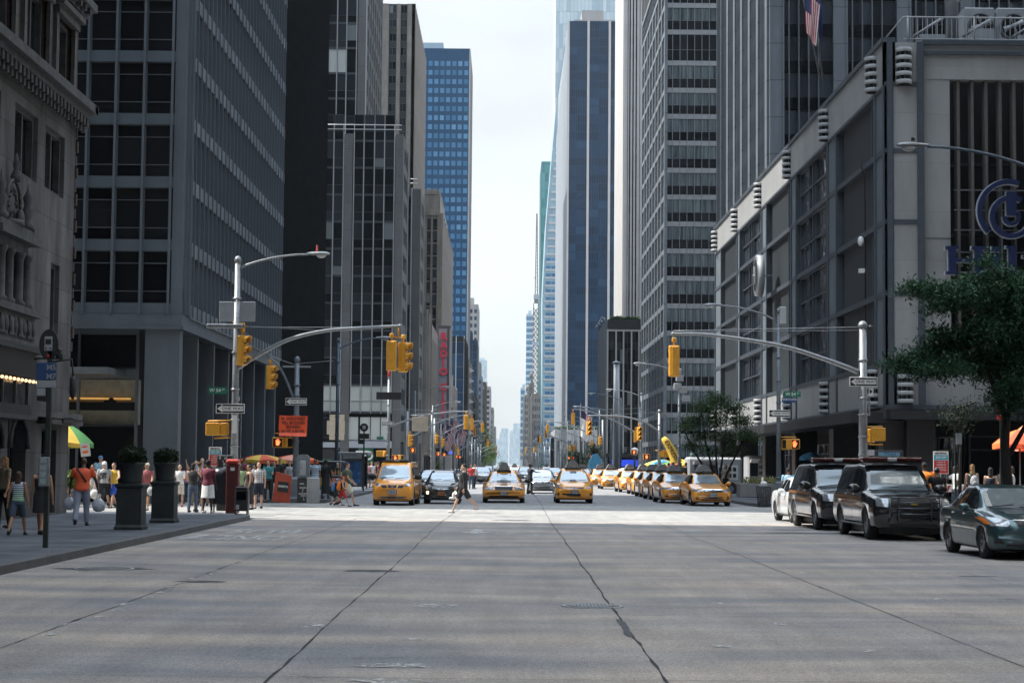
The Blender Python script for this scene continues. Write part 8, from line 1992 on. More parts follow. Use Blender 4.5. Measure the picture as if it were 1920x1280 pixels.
def person(label,x,y,z=.155,rz=0,h=1.72,skin='skin_light',hair='hair_brown',hairlen=0,shirt='c_white',sleeve='short',bottom='c_navy',btype='trousers',shoes='shoe_dark',
           legs=((6,4),(-6,4)),arms=((5,8,12),(5,8,12)),lean=0,female=False,cap=None,group='people on the pavements',build=1.,vox=.017,headturn=0,tilt=0,text=None,fingers=True,look=0):
 """legs: (thigh forward angle, knee bend) left,right; arms: (forward,side,elbow bend) left,right. Front of the body is -y"""
 t=thing('person',label,'person',(x,y,z),R(rz),group)
 k=h/1.75; bw=build
 def D(a,s=0): a=R(a);s=R(s); return Vector((math.sin(s),-math.sin(a)*math.cos(s),-math.cos(a)*math.cos(s)))
 hz=.93; J={}
 for i,sd in enumerate((-1,1)):
  th,kb=legs[i]; hp=Vector((sd*.092,0,hz)); kn=hp+D(th,sd*1.5)*.44; an=kn+D(th-kb,sd*.5)*.43; J[sd]=(hp,kn,an,th-kb)
 low=min(J[s][2].z for s in (-1,1))-.07
 off=Vector((0,0,-low))
 for s in J: J[s]=tuple((v+off if isinstance(v,Vector) else v) for v in J[s])
 hc=Vector((0,0,hz))+off; le=R(lean)
 def UP(p): # rotate an upper body point about the hips by the lean, forward = -y
  dz=p[2]-hz; dy=p[1]; return Vector((p[0],hc.y+dy*math.cos(le)-dz*math.sin(le),hc.z+dz*math.cos(le)+dy*math.sin(le)))
 sw=(.175 if female else .195)*bw**.5; A={}
 for i,sd in enumerate((-1,1)):
  f,s_,e=arms[i]; sh=UP((sd*sw,.0,1.41)); d=D(f-lean*.0,sd*s_); el=sh+d*.285; d2=D(f+e,sd*s_*.4); wr=el+d2*.25; A[sd]=(sh,el,wr,d2)
 hd=UP((0,-.012,1.625)); hd=hd+Vector((R(tilt)*.1,-R(look)*.1,0)); nk=UP((0,.0,1.47))
 def torso(g=0.,top=1.45,bot=.90):
  pr=[(.88,.155,.105),(.95,.172,.115),(1.03,.155,.108),(1.1,.135 if female else .147,.10),(1.2,.145 if female else .16,.108),(1.3,.16 if female else .178,.118),(1.38,.165 if female else .185,.105),(1.43,.13,.085),(1.47,.075,.07)]
  rs=[]
  for z_,rx,ry in pr:
   if bot-.03<=z_<=top+.03: c=UP((0,.0,z_)); rs.append((c,(rx*bw+g),(ry*bw*(1.0 if bw<1.1 else bw**1.2)+g)))
  return rs
 b=MB(); rings(b,torso())
 b.tube([nk+Vector((0,.01,-.06)),hd+Vector((0,.02,-.06))],[.065,.052],12)
 HM=Matrix.Translation(hd)@Matrix.Rotation(R(headturn),4,'Z')@Matrix.Rotation(R(look),4,'X')
 hb=MB(); hb.ell((0,.008,.02),(.074,.092,.098),16,12); hb.ell((0,-.02,-.055),(.052,.062,.062),12,8); hb.ell((0,-.088,-.012),(.014,.02,.024),8,6); hb.ell((0,-.072,-.06),(.026,.016,.014),8,6)
 for s in (-1,1): hb.ell((s*.076,.012,-.01),(.012,.02,.03),8,6)
 b.merge(hb,HM)
 for s in (-1,1):
  sh,el,wr,d2=A[s]; b.ell(sh,(.055*bw,.055,.06),10,8); b.tube([sh,(sh+el)/2,el],[.052*bw,.046*bw,.037],10); b.tube([el,el.lerp(wr,.3),wr],[.037,.038,.024],10); b.ell(wr+d2*.05,(.032 if True else 0,.024,.045),8,6)
  hp,kn,an,a3=J[s]; b.tube([hp+Vector((0,0,.03)),hp.lerp(kn,.35),hp.lerp(kn,.8),kn],[.088*bw,.082*bw,.058*bw,.05],12); b.tube([kn,kn.lerp(an,.3),kn.lerp(an,.75),an],[.05,.054,.036,.033],12)
  b.tube([an,an+Vector((0,-.06,-.045)),an+Vector((0,-.14,-.055))],[.036,.036,.028],8)
 nm=remesh(b,vox,'body',[skin])
 fb=MB(); fb.join(nm)
 if fingers:
  for s in (-1,1):
   sh,el,wr,d2=A[s]; base=wr+d2*.085; side=Vector((0,1,0)).cross(d2); side=Vector((0,-1,0)) if True else side
   nrm=d2.cross(side).normalized()*(-s)
   for q,ln in enumerate((.052,.062,.058,.045)):
    o=base+side*(.024-.016*q); p1=o+d2*ln*.55; p2=o+d2*ln*.95+nrm*ln*.35*1; fb.tube([o-d2*.01,p1,p2],[.0085,.008,.0065],6)
   o=wr+d2*.035+side*.026; fb.tube([o,o+side*.02+d2*.03,o+side*.022+d2*.055+nrm*.01],[.0105,.0095,.0075],6)
 e=MB()
 for s in (-1,1): e.ell((s*.028,-.078,.008),(.012,.008,.007),8,6,1); e.ell((s*.03,-.084,.028),(.018,.006,.004),6,4,1)
 e.ell((0,-.084,-.058),(.022,.006,.005),8,4,2); fb.merge(e,HM)
 o=fb.build('body',[skin,'hair_black','um_pink_lip'],t); o.scale=(k,k,k)
 def child(bb,nm_,mat,vx=vox,sm=2):
  me=remesh(bb,vx,nm_,[mat],sm); c=bpy.data.objects.new(nm_,me); C.objects.link(c); c.parent=t; c.scale=(k,k,k)
  me.materials.clear(); me.materials.append(MATS[mat]); return c
 hb=MB()
 if hair:
  hb.ell((0,.026,.040),(.084,.094,.092),14,10)
  if hairlen>=1: hb.ell((0,.065,-.04),(.075,.05,.11),12,8)
  if hairlen>=2: hb.ell((0,.075,-.16),(.085,.045,.12),12,8); [hb.ell((s*.062,.03,-.06),(.026,.045,.12),8,6) for s in (-1,1)]
  if hairlen==3: hb.ell((0,.14,.03),(.05,.06,.06),10,8)
  q=MB().merge(hb,HM); c=child(q,'hair',hair,.014,1)
 if cap:
  hb=MB(); hb.ell((0,.012,.055),(.088,.102,.075),14,8); hb.bbox(-.065,.065,-.19,-.06,.045,.062,.01); q=MB().merge(hb,HM); o=q.build('cap',[cap],t); o.scale=(k,k,k)
 g=.013
 if shirt:
  b=MB(); rings(b,torso(g,1.45 if sleeve!='strap' else 1.36,.90))
  for s in (-1,1):
   sh,el,wr,d2=A[s]
   if sleeve in('short','long'): b.ell(sh,(.066*bw,.066,.068),10,8)
   if sleeve=='short': b.tube([sh,sh.lerp(el,.62)],[.064*bw,.058*bw],10)
   if sleeve=='long': b.tube([sh,sh.lerp(el,.5),el],[.064*bw,.057*bw,.050],10); b.tube([el,el.lerp(wr,.92)],[.050,.036],10)
   if sleeve=='strap': b.tube([UP((s*.085,-.10,1.36)),UP((s*.095,-.02,1.465)),UP((s*.085,.09,1.36))],.014,6)
   if sleeve=='tank': b.tube([UP((s*.09,-.09,1.34)),UP((s*.11,-.0,1.46)),UP((s*.09,.08,1.34))],.03,8)
  c=child(b,'shirt',shirt)
  if text:
   q=MB(); q.join(text_mesh('\n'.join(text),.105,.001,.006),Matrix(((1.05,0,0,0),(0,0,-1,-.155),(0,1.15,0,UP((0,0,1.22)).z),(0,0,0,1)))); o=q.build('lettering',['c_black'],c)
 b=MB()
 if btype in('skirt','dress','longskirt'):
  zl={'skirt':.50,'dress':.52,'longskirt':.22}[btype]; c0=hc
  z0=hc.z; rings(b,[(Vector((0,0,z0+.08)),.15*bw,.11*bw),(Vector((0,0,z0)),.185*bw,.135*bw),(Vector((0,0,z0-.2)),.19*bw,.16*bw),(Vector((0,0,zl)),.20*bw,.19*bw)],16); child(b,'skirt',bottom)
 elif btype:
  rings(b,[(hc+Vector((0,0,.07)),.16*bw+g,.108*bw+g),(hc+Vector((0,0,.0)),.175*bw+g,.118*bw+g),(hc+Vector((0,0,-.08)),.165*bw+g,.11*bw+g)])
  for s in (-1,1):
   hp,kn,an,a3=J[s]
   if btype=='shorts': b.tube([hp,hp.lerp(kn,.5),hp.lerp(kn,.95)],[.10*bw,.097*bw,.085*bw],12)
   elif btype=='short_shorts': b.tube([hp,hp.lerp(kn,.5)],[.10*bw,.09*bw],12)
   else: b.tube([hp,hp.lerp(kn,.5),kn],[.10*bw,.088*bw,.069*bw],12); b.tube([kn,kn.lerp(an,.5),kn.lerp(an,.97)],[.069*bw,.064*bw,.056*bw],12)
  child(b,'trousers' if btype=='trousers' else 'shorts',bottom)
 for s in (-1,1):
  hp,kn,an,a3=J[s]; b=MB(); M=Matrix.Translation(an)@Matrix.Rotation(R(-min(0,a3)*1.0 if a3<-8 else 0)*-1,4,'X')
  q=MB(); q.ell((0,-.065,-.045),(.047,.125,.036),12,8); q.ell((0,.0,-.02),(.044,.055,.045),10,6); q.box(-.04,.04,-.17,.045,-.078,-.062); b.merge(q,M); o=b.build('shoe',[shoes],t); o.scale=(k,k,k)
 t['hands']=[];
 Mw=Matrix.Translation((x,y,z))@Matrix.Rotation(R(rz),4,'Z')@Matrix.Scale(k,4)
 t_h=[Mw@(A[s][2]+A[s][3]*.09) for s in (-1,1)]
 del t['hands']
 return t,t_h,Mw,UP
pm('um_pink_lip',(.35,.12,.10),.5)
pm('bag_plastic',(.42,.46,.52),.3,var=.25,scale=10,bump=.4)
def bag(label,p,m='bag_plastic',s=1.,cat='bag',name='carrier_bag'):
 t=thing(name,label,cat,(p.x,p.y,p.z-.42*s))
 b=MB(); pr=[(.05,0),(.13,.04),(.15,.14),(.12,.24),(.06,.31)]
 for j,(r,z) in enumerate(pr):
  for i in range(12): a=2*math.pi*i/12; q=r*(1+.12*math.sin(3*a+j)+.06*math.sin(5*a)); b.v.append((q*math.cos(a)*s,q*math.sin(a)*.75*s,z*s))
 for j in range(4):
  for i in range(12): b.f.append([j*12+i,j*12+(i+1)%12,(j+1)*12+(i+1)%12,(j+1)*12+i]); b.m.append(0); b.s.append(True)
 b.f.append(list(range(12))[::-1]); b.f.append([48+i for i in range(12)]); b.m+=[0,0]; b.s+=[True,True]
 b.build('sack',[m],t)
 b=MB();
 for q in (-.04,.04): b.tube([(q*s,0,.3*s),(q*.4*s,0,.42*s)],.012*s,5)
 b.build('handle',[m],t); return t
def backpack(label,Mw,UP,m,k=1.):
 p=Mw@UP((0,.17,1.2)); t=thing('backpack',label,'bag',p); t.rotation_euler=(Mw.to_euler())
 b=MB(); b.ell((0,.02,0),(.14,.085,.2),12,10); b.ell((0,.08,-.06),(.10,.05,.10),10,8); b.build('pack',[m],t)
 b=MB()
 for s in (-1,1): b.tube([(s*.1,-.02,.15),(s*.12,-.14,.24),(s*.12,-.29,.14),(s*.12,-.29,-.05),(s*.13,-.08,-.15)],.016,5)
 b.build('strap',[m],t); return t
def GP_(u,v): q=G(u,v,.155); return q.x,q.y
def GR(u,v): q=G(u,v,0.); return q.x,q.y
def HX(u,vtop,hgt,zg=.155):
 """world x,y of someone whose feet are hidden, from the pixel of the head top"""
 return None
W=person
walkA=((24,8),(-20,14)); walkB=((-18,16),(26,10))
x,y=GP_(32,1003); W('girl in a blue and green striped tank top and dark shorts walking away',x,y,rz=176,h=1.42,skin='skin_tan',hair='hair_brown',hairlen=2,shirt='p_girl',sleeve='tank',bottom='c_denim',btype='shorts',shoes='shoe_dark',legs=walkA,arms=((6,10,8),(-8,14,6)),female=True,build=.95)
x,y=GP_(76,1002); W('woman in a dark strap top and black skirt beside the bus stop post',x,y,rz=180,h=1.62,skin='skin_tan',hair='hair_black',hairlen=0,shirt='c_black',sleeve='strap',bottom='c_black',btype='dress',shoes='shoe_dark',legs=walkB,arms=((-6,14,6),(4,12,8)),female=True,build=1.05)
x,y=GP_(152,985); t,hn,Mw,UP=W('man in an orange red shirt and pale trousers walking away, head bowed',x,y,rz=184,h=1.74,skin='skin_dark',hair=None,shirt='c_orange_red',bottom='c_greyblue',shoes='shoe_dark',legs=((14,6),(-14,16)),arms=((4,24,14),(10,20,12)),lean=14,build=1.15,look=25)
bag('white plastic carrier bag hanging low from the bowed man nearer the building',hn[1]); bag('white plastic carrier bag the bowed man carries on the kerb side',hn[0],s=1.1)
tb=thing('shoulder_strap','black bag strap crossing the back of the bowed man','strap',(x,y,1.2)); b=MB(); b.tube([Mw@UP((.15,.07,1.44)),Mw@UP((.02,.17,1.28)),Mw@UP((-.12,.15,1.08))],.025,6); b.build('strap',['c_black'],tb,world=True)
for (u,v,kw) in (
 (172,948,dict(label='woman in a white sleeveless top looking toward the camera behind the bowed man',h=1.62,skin='skin_tan',hair='hair_black',hairlen=1,shirt='c_white',sleeve='tank',bottom='c_cream',btype='skirt',female=True,arms=((10,10,40),(5,10,10)))),
 (194,952,dict(label='man in a grey shirt lettered SURF CITY and black shorts walking to the camera',h=1.80,shirt='c_grey',bottom='c_black',btype='shorts',hair='hair_brown',cap='c_white',legs=walkA,arms=((12,12,20),(-6,12,10)),text=('SURF','CITY'),look=8)),
 (212,952,dict(label='man in a yellow shirt and blue shorts just behind the grey shirted man',h=1.76,shirt='c_yellow',sleeve='tank',bottom='c_royal',btype='shorts',legs=walkB,rz=-20,arms=((5,10,10),(40,30,30)))),
 (187,938,dict(label='man in a pale blue top mostly hidden behind the grey shirted man',h=1.82,shirt='c_lightblue',bottom='c_denim',cap='c_blue')),
 (274,956,dict(label='man in a white cap and red checked shirt with a bag beside the planter',h=1.78,skin='skin_tan',shirt='p_redplaid',bottom='c_black',btype='shorts',cap='c_cream',legs=walkB,arms=((20,8,35),(30,6,30)))),
 (258,952,dict(label='fair haired woman in dark clothes half hidden by the first planter',h=1.66,shirt='c_navy',bottom='c_black',btype='dress',female=True,hair='hair_blonde',hairlen=1,rz=150)),
 (312,945,dict(label='person with hands raised to the face behind the second planter',h=1.74,shirt='c_black',bottom='c_black',arms=((110,10,70),(100,10,80)),hair='hair_brown',rz=30)),
 (336,950,dict(label='woman in a cream patterned dress and white jacket shading her eyes',h=1.66,shirt='c_white',bottom='p_floral',btype='dress',female=True,hair='hair_black',hairlen=2,arms=((15,12,20),(30,10,60)),shoes='c_red')),
 (361,960,dict(label='person in a black sleeveless top and jeans standing back to the camera',h=1.72,shirt='c_black',sleeve='tank',bottom='c_denim',rz=170,hair='hair_black',hairlen=1,arms=((50,16,60),(30,14,50)))),
 (373,959,dict(label='man in dark patterned shirt and black shorts facing into the crowd',h=1.76,shirt='p_dark_floral',bottom='c_black',btype='shorts',rz=140,skin='skin_tan')),
 (389,962,dict(label='person in a maroon top, white skirt and black leggings behind the mailbox',h=1.68,shirt='c_maroon',bottom='c_white',btype='skirt',skin='skin_dark',hair='hair_black',rz=160,female=True,shoes='shoe_white',build=1.15)),
 (383,948,dict(label='person in a red shirt deeper in the corner crowd',h=1.68,shirt='c_red',bottom='c_khaki',skin='skin_brown',hair='hair_black')),
 (378,940,dict(label='bald man in a light blue shirt deeper in the corner crowd',h=1.76,shirt='c_lightblue',bottom='c_denim',hair=None)),
 (397,942,dict(label='red topped woman nearly hidden by the sticker covered box',h=1.64,shirt='c_red',bottom='c_black',female=True,hair='hair_black')),
 (366,946,dict(label='fair haired man raising an arm in the corner crowd',h=1.80,shirt='c_black',bottom='c_khaki',hair='hair_blonde',arms=((100,20,60),(5,8,10)))),
 (350,944,dict(label='dark haired woman in a pink top inside the corner crowd',h=1.64,shirt='c_pink',bottom='c_denim',hair='hair_black',hairlen=2,female=True)),
 (450,952,dict(label='woman in a loose green top beside the red street cabinet',h=1.70,shirt='c_green',sleeve='short',bottom='c_black',skin='skin_dark',hair='hair_black',female=True,build=1.1)),
 (466,955,dict(label='woman in a black strap top and black skirt turned to the side',h=1.68,shirt='c_black',sleeve='strap',bottom='c_black',btype='longskirt',hair='hair_black',female=True,rz=-60,skin='skin_tan')),
 (484,953,dict(label='man in a white and dark checked shirt and dark shorts',h=1.78,shirt='p_plaid',bottom='c_navy',btype='shorts',legs=((8,10),(-6,6)),hair='hair_brown',build=1.08,skin='skin_light')),
 (502,940,dict(label='woman in a teal top reading something behind the checked shirt man',h=1.70,shirt='c_teal',bottom='c_black',hair='hair_black',hairlen=1,female=True,arms=((20,5,80),(20,5,80)))),
 (524,932,dict(label='man in a black shirt and sunglasses behind the orange red newspaper box',h=1.82,shirt='c_black',bottom='c_black',hair='hair_brown',build=1.1)),
 (513,934,dict(label='person in black between the teal topped woman and the sunglasses man',h=1.66,shirt='c_black',bottom='c_black',hair='hair_black')),
 (590,932,dict(label='man in a blue and white striped shirt facing the camera by the food cart',h=1.78,shirt='p_bluestripe',bottom='c_denim',skin='skin_brown',hair='hair_black',build=1.1)),
 (610,934,dict(label='person in long black clothes walking away beside the striped shirt man',h=1.76,shirt='c_black',sleeve='long',bottom='c_black',btype='longskirt',skin='skin_dark',hair='hair_black',rz=150)),
 (632,926,dict(label='grey haired woman in dark clothes behind the blue grey lamp pole',h=1.62,shirt='c_black',bottom='c_black',hair='hair_grey',hairlen=1,female=True)),
 (444,946,dict(label='person in a dark shirt behind the red street cabinet',h=1.66,shirt='c_navy',bottom='c_denim',hair='hair_black')),
 (475,944,dict(label='brown haired woman in black behind the checked shirt man',h=1.66,shirt='c_black',bottom='c_black',hair='hair_brown',hairlen=1,female=True)),
 (5,990,dict(label='blonde person in a tan top at the very edge of the picture',h=1.70,shirt='c_khaki',bottom='c_black',hair='hair_blonde',hairlen=2,rz=-40)),
 (34,955,dict(label='man in a white cap and white shirt further along by the arches',h=1.76,shirt='c_white',bottom='c_black',btype='shorts',cap='c_white',rz=20))):
 x,y=GP_(u,v);
 if y>58.4: zz=0.0; x,y=GR(u,v)
 else: zz=.155
 if y>79.6: zz=.155; x,y=GP_(u,v)
 t,hn,Mw,UP=W(x=x,y=y,z=zz,**kw)
 if 'red checked' in kw['label']: bag('pale shopping bag held by the man in the white cap',hn[1],'c_grey');
 if 'patterned shirt' in kw['label']: backpack('grey patterned backpack worn in the corner crowd',Mw,UP,'c_grey')
 if 'SURF' in kw['label']: bag('white bag swinging beside the man in the lettered shirt',hn[0],'c_white',1.15)
x,y=GP_(342,930); W('man in a blue shirt standing higher than the crowd by the office column',x+.0,y+1.5,z=.55,h=1.80,skin='skin_dark',hair='hair_black',shirt='c_blue',bottom='c_denim',fingers=False)
crowd=[(292,84,'c_white','c_denim'),(302,81,'c_navy','c_khaki'),(318,83,'c_grey','c_black'),(327,86,'c_pink','c_denim'),(345,82,'c_olive','c_black'),(403,84,'c_lightblue','c_navy'),(412,81,'c_black','c_denim'),(425,86,'c_white','c_khaki'),(436,82,'c_teal','c_black'),(459,85,'c_maroon','c_denim'),(491,87,'c_grey','c_navy'),(224,80.5,'c_lightblue','c_khaki'),(236,84,'c_black','c_denim'),(181,82,'c_green','c_black'),(160,84,'c_navy','c_khaki'),(572,90,'c_black','c_denim'),(560,92,'c_white','c_black'),(543,86,'c_grey','c_black')]
for k_,(u,yy,a_,c_) in enumerate(crowd):
 nm_={'c_white':'white','c_navy':'navy','c_grey':'grey','c_pink':'pink','c_olive':'olive','c_lightblue':'pale blue','c_black':'black','c_teal':'teal','c_maroon':'maroon','c_green':'green'}[a_]
 wh_=['by the hot dog umbrella','between the planters','behind the corner crowd','behind the newspaper boxes'][0 if u<200 else 1 if u<300 else 2 if u<440 else 3]
 W('%s in a %s top %s, %s'%(('woman','man')[k_%2],nm_,wh_,['facing the street','seen from behind','turned aside'][k_%3]),P(u,869,yy).x,yy,z=.155,rz=[10,175,-70][k_%3]+k_*5,h=1.62+.05*(k_%5),skin=('skin_tan','skin_light','skin_brown','skin_dark')[k_%4],hair=('hair_black','hair_brown','hair_black','hair_blonde')[k_%4],hairlen=(2,0)[k_%2],shirt=a_,bottom=c_,btype=('trousers','shorts')[k_%3==1],female=k_%2==0,fingers=False,vox=.021,legs=((10+k_%3*6,6),(-12,10)))
t=thing('entrance_step','low stone step in front of the office columns','step',(x,y+1.5,.155)); b=MB(); b.bbox(x-6,x+1.2,y+1.,y+3.2,.15,.35,.02); b.bbox(x-6,x+1.0,y+1.25,y+3.2,.35,.55,.02); b.build('tread',['pale_concrete'],t,world=True)
x,y=GR(650,948); W('large man in an olive shirt and pale shorts stepping toward the avenue',x,y,z=0,rz=88,h=1.86,shirt='c_olive',bottom='c_cream',btype='shorts',hair='hair_brown',legs=((26,8),(-22,14)),arms=((15,6,30),(20,6,20)),build=1.25,skin='skin_light')
x,y=GR(642,949); t,hn,Mw,UP=W('child in a red cap and red shorts walking with a backpack',x,y,z=0,rz=92,h=1.28,shirt='c_navy',sleeve='tank',bottom='c_red',btype='shorts',cap='c_orange_red',legs=((30,10),(-26,16)),arms=((10,6,50),(-14,6,20)),group='people crossing the street'); backpack('orange backpack worn by the child in the red cap',Mw,UP,'c_orange')
x,y=GR(631,947); t,hn,Mw,UP=W('child in a blue cap and dark clothes walking with a blue backpack',x,y,z=0,rz=92,h=1.16,shirt='c_navy',sleeve='long',bottom='c_black',btype='shorts',cap='c_lightblue',legs=((-22,14),(28,10)),group='people crossing the street'); backpack('blue backpack worn by the child in the blue cap',Mw,UP,'c_blue')
x,y=GR(868,961); t,hn,Mw,UP=W('dark haired man striding across the crossing in a navy jacket and shorts',x,y,z=0,rz=-90,h=1.86,skin='skin_light',hair='hair_black',shirt='c_black',sleeve='long',bottom='c_black',btype='shorts',shoes='shoe_white',legs=((26,4),(-30,16)),arms=((14,4,22),(-8,4,14)),lean=-2,build=1.12,group='people crossing the street',vox=.013)
b=MB(); b.tube([UP((-.215,-.0,1.42)),UP((-.235,-.05,1.30)),UP((-.24,-.09,1.18))],.014,5); o=b.build('sleeve_stripe',['c_white'],t); o.scale=[1.82/1.75]*3
p=hn[0]; t=thing('roller_skates','pale lace up skates dangling from the walking man','skates',p); b=MB();
for s in (-1,1): b.ell((s*.08,s*.05,-.22),(.06,.05,.13),10,8,0); b.ell((s*.08-.06,s*.05,-.32),(.12,.045,.05),10,6,0); b.tube([(s*.08,s*.05,-.1),(0,0,.0)],.008,4,1); [b.tube([(s*.08-.12+q*.08,s*.05-.02,-.38),(s*.08-.12+q*.08,s*.05+.02,-.38)],.03,8,1) for q in range(4)]
b.build('skate',['c_white','c_black'],t)
GF='people far down the avenue'
x,y=GR(998,926); W('officer in a dark uniform standing at the junction beside the silver sedan',P(994,869,108.5).x,108.5,z=0,rz=120,h=1.80,skin='skin_brown',hair='hair_black',shirt='c_navy',bottom='c_black',arms=((60,10,30),(5,8,10)),cap='c_navy',group=GF,fingers=False,vox=.022)
far=[(690,'in a pink top','c_pink','c_denim'),(697,'in a white top and dark shorts','c_white','c_black'),(686,'in a red shirt','c_red','c_denim'),(704,'in a dark top','c_black','c_khaki'),(709,'in maroon','c_maroon','c_navy')]
for k,(u,l,c1_,c2_) in enumerate(far): W('pedestrian '+l+' in the cluster behind the bus shelter',P(u,869,118+k*2).x,118+k*2,z=.155,rz=k*25,h=1.66+.04*(k%3),shirt=c1_,bottom=c2_,btype='shorts',skin=('skin_tan','skin_light')[k%2],fingers=False,vox=.024,group=GF,female=k%2==0,hairlen=k%2)
for k,(u,l,c1_) in enumerate(((884,'in a red top','c_red'),(890,'in a white shirt','c_white'),(1262,'in black','c_black'),(1246,'in a dark cap','c_navy'),(1254,'in dark blue','c_navy'),(1286,'in a dark shirt','c_black'),(1291,'in grey','c_grey'),(1300,'in a pink shirt','c_pink'),(1276,'in olive','c_olive'),(1230,'in charcoal','c_black'))):
 yy=128+k if k<2 else 106+(k%4)*2.5; hgt=1.72+.05*(k%3)
 W('pedestrian %s %s'%(l,'left of the walking man in the distance' if k<2 else 'in the crowd behind the taxi queue'),P(u,869,yy).x,yy,z=0 if k<2 else .155,rz=k*47,h=hgt,shirt=c1_,bottom=('c_denim','c_black')[k%2],skin=('skin_tan','skin_light','skin_brown')[k%3],hair=('hair_black','hair_brown')[k%2],fingers=False,vox=.024,group=GF)
x=P(1361,869,100).x; W('woman in a floral top and black trousers by the food truck',x,100,z=.155,rz=-30,h=1.72,shirt='p_floral',bottom='c_black',hair='hair_blonde',hairlen=1,female=True,fingers=False)
pm('verdigris',(.09,.17,.13),.7,var=.3,scale=5); yy=112.; x=P(1297,869,yy).x
t,hn,Mw,UP=W('tall performer draped head to foot in pale green cloth behind the taxi queue',x,yy,z=.6,rz=10,h=1.95,skin='verdigris',hair='verdigris',hairlen=1,shirt='verdigris',sleeve='long',bottom='verdigris',btype='longskirt',fingers=False,vox=.022,build=1.2,shoes='verdigris')
t=thing('crate_stand','small dark stand under the green robed performer','stand',(x,yy,.155)); b=MB(); b.bbox(x-.3,x+.3,yy-.3,yy+.3,.155,.6,.02); b.build('box',['dark_bronze'],t,world=True)
for (u,yy,kw) in (
 (1733,57.,dict(label='heavy man in a bright orange shirt seen from behind beyond the black vehicle',h=1.80,shirt='c_orange',bottom='c_black',rz=170,hair='hair_black',skin='skin_dark',build=1.3)),
 (1757,54.,dict(label='man in a white cap and black printed shirt leaning by the barricade',h=1.64,shirt='c_black',bottom='p_bluestripe',btype='shorts',cap='c_white',rz=185,hair='hair_brown',skin='skin_tan',build=1.1,arms=((10,20,60),(30,20,40)))),
 (1792,60.,dict(label='man in a white shirt reaching toward the rental price sign',h=1.72,shirt='c_white',bottom='c_denim',skin='skin_dark',hair='hair_black',rz=-80,arms=((60,6,20),(10,8,20)))),
 (1822,58.,dict(label='woman with long fair hair and a grey backpack seen from behind',h=1.76,shirt='c_black',sleeve='tank',bottom='c_denim',hair='hair_blonde',hairlen=2,rz=190,female=True)),
 (1857,60.,dict(label='dark haired woman in a strap top near the oak tree',h=1.66,shirt='c_navy',sleeve='strap',bottom='c_denim',hair='hair_black',hairlen=2,rz=165,female=True)),
 (1880,61.,dict(label='brown haired woman partly behind the oak trunk',h=1.70,shirt='c_black',bottom='c_denim',hair='hair_brown',hairlen=2,rz=120,female=True)),
 (1896,60.,dict(label='person in a white top raising an arm beside the oak trunk',h=1.70,shirt='c_white',sleeve='tank',bottom='c_denim',hair='hair_brown',hairlen=1,rz=-100,arms=((150,10,40),(20,8,20)))),
 (1478,70.,dict(label='man in a pale blue shirt walking away behind the white car',h=1.74,shirt='c_lightblue',bottom='c_navy',hair='hair_black',rz=175,skin='skin_brown'))):
 x=P(u,869,yy).x; t,hn,Mw,UP=W(x=x,y=yy,z=.155 if x>CRt or yy>79 else 0,group='people behind the parked cars',**kw)
 if 'backpack' in kw['label']: backpack('grey backpack of the fair haired woman',Mw,UP,'c_grey')
# ================================================================ trees
def tree(name,label,x,y,zg,trunks,blobs,n,ls,leaf='leaf_tree',bark='bark',cat='tree',seed=1,branch=14,elong=2.0,group=None,flat=.6,tw=True):
 """trunks: list of point lists with radii; blobs: (cx,cy,cz,rx,ry,rz,weight) foliage clumps, relative"""
 rnd=random.Random(seed); t=thing(name,label,cat,(x,y,zg),group=group)
 b=MB()
 for pts,rs in trunks: b.tube(pts,rs,9)
 for (cx,cy,cz,rx,ry,rz_,wt) in blobs:
  if not tw: break
  best=min(((Vector(p)-Vector((cx,cy,cz))).length,p) for pts,rs in trunks for p in pts)[1]
  a=Vector(best); c=Vector((cx,cy,cz)); m=a.lerp(c,.5)+Vector((rnd.uniform(-.2,.2),rnd.uniform(-.2,.2),rnd.uniform(.0,.3))); b.tube([a,m,c],[.05,.035,.015],6)
  for q in range(5): e=c+Vector((rnd.uniform(-1,1)*rx,rnd.uniform(-1,1)*ry,rnd.uniform(-1,1)*rz_))*.75; b.tube([m.lerp(c,rnd.random()),e],[.014,.004],4)
 b.build('trunk',[bark],t)
 b=MB(); tot=sum(q[6] for q in blobs)
 for (cx,cy,cz,rx,ry,rz_,wt) in blobs:
  k=int(n*wt/tot/9)
  for _ in range(k):
   d=Vector((rnd.gauss(0,1),rnd.gauss(0,1),rnd.gauss(0,1))).normalized(); r=rnd.random()**.45
   c=Vector((cx+d.x*rx*r,cy+d.y*ry*r,cz+d.z*rz_*r))
   for _l in range(9):
    p=c+Vector((rnd.gauss(0,1),rnd.gauss(0,1),rnd.gauss(0,.6)))*ls*1.6
    ax=Vector((rnd.gauss(0,1),rnd.gauss(0,1),rnd.gauss(-.35,flat))).normalized(); sd=ax.cross(Vector((rnd.gauss(0,.4),rnd.gauss(0,.4),1))).normalized()
    s=ls*rnd.uniform(.6,1.25); w_=s/elong
    b.v.extend([tuple(p-ax*s*.5),tuple(p-sd*w_*.5+ax*s*.05),tuple(p+ax*s*.6-Vector((0,0,s*.12))),tuple(p+sd*w_*.5+ax*s*.05)]); i=len(b.v)-4
    b.f.append([i,i+1,i+2,i+3]); b.m.append(0); b.s.append(False)
 b.build('crown',[leaf],t); return t
TY_=49.
def bl(u,v,rx,ry,rz_,wt,dy=0,Y=TY_): p=P(u,v,Y+dy); return (p.x-tx,Y+dy-TY_,p.z-.155,rx,ry,rz_,wt)
tx=P(1888,900,TY_).x
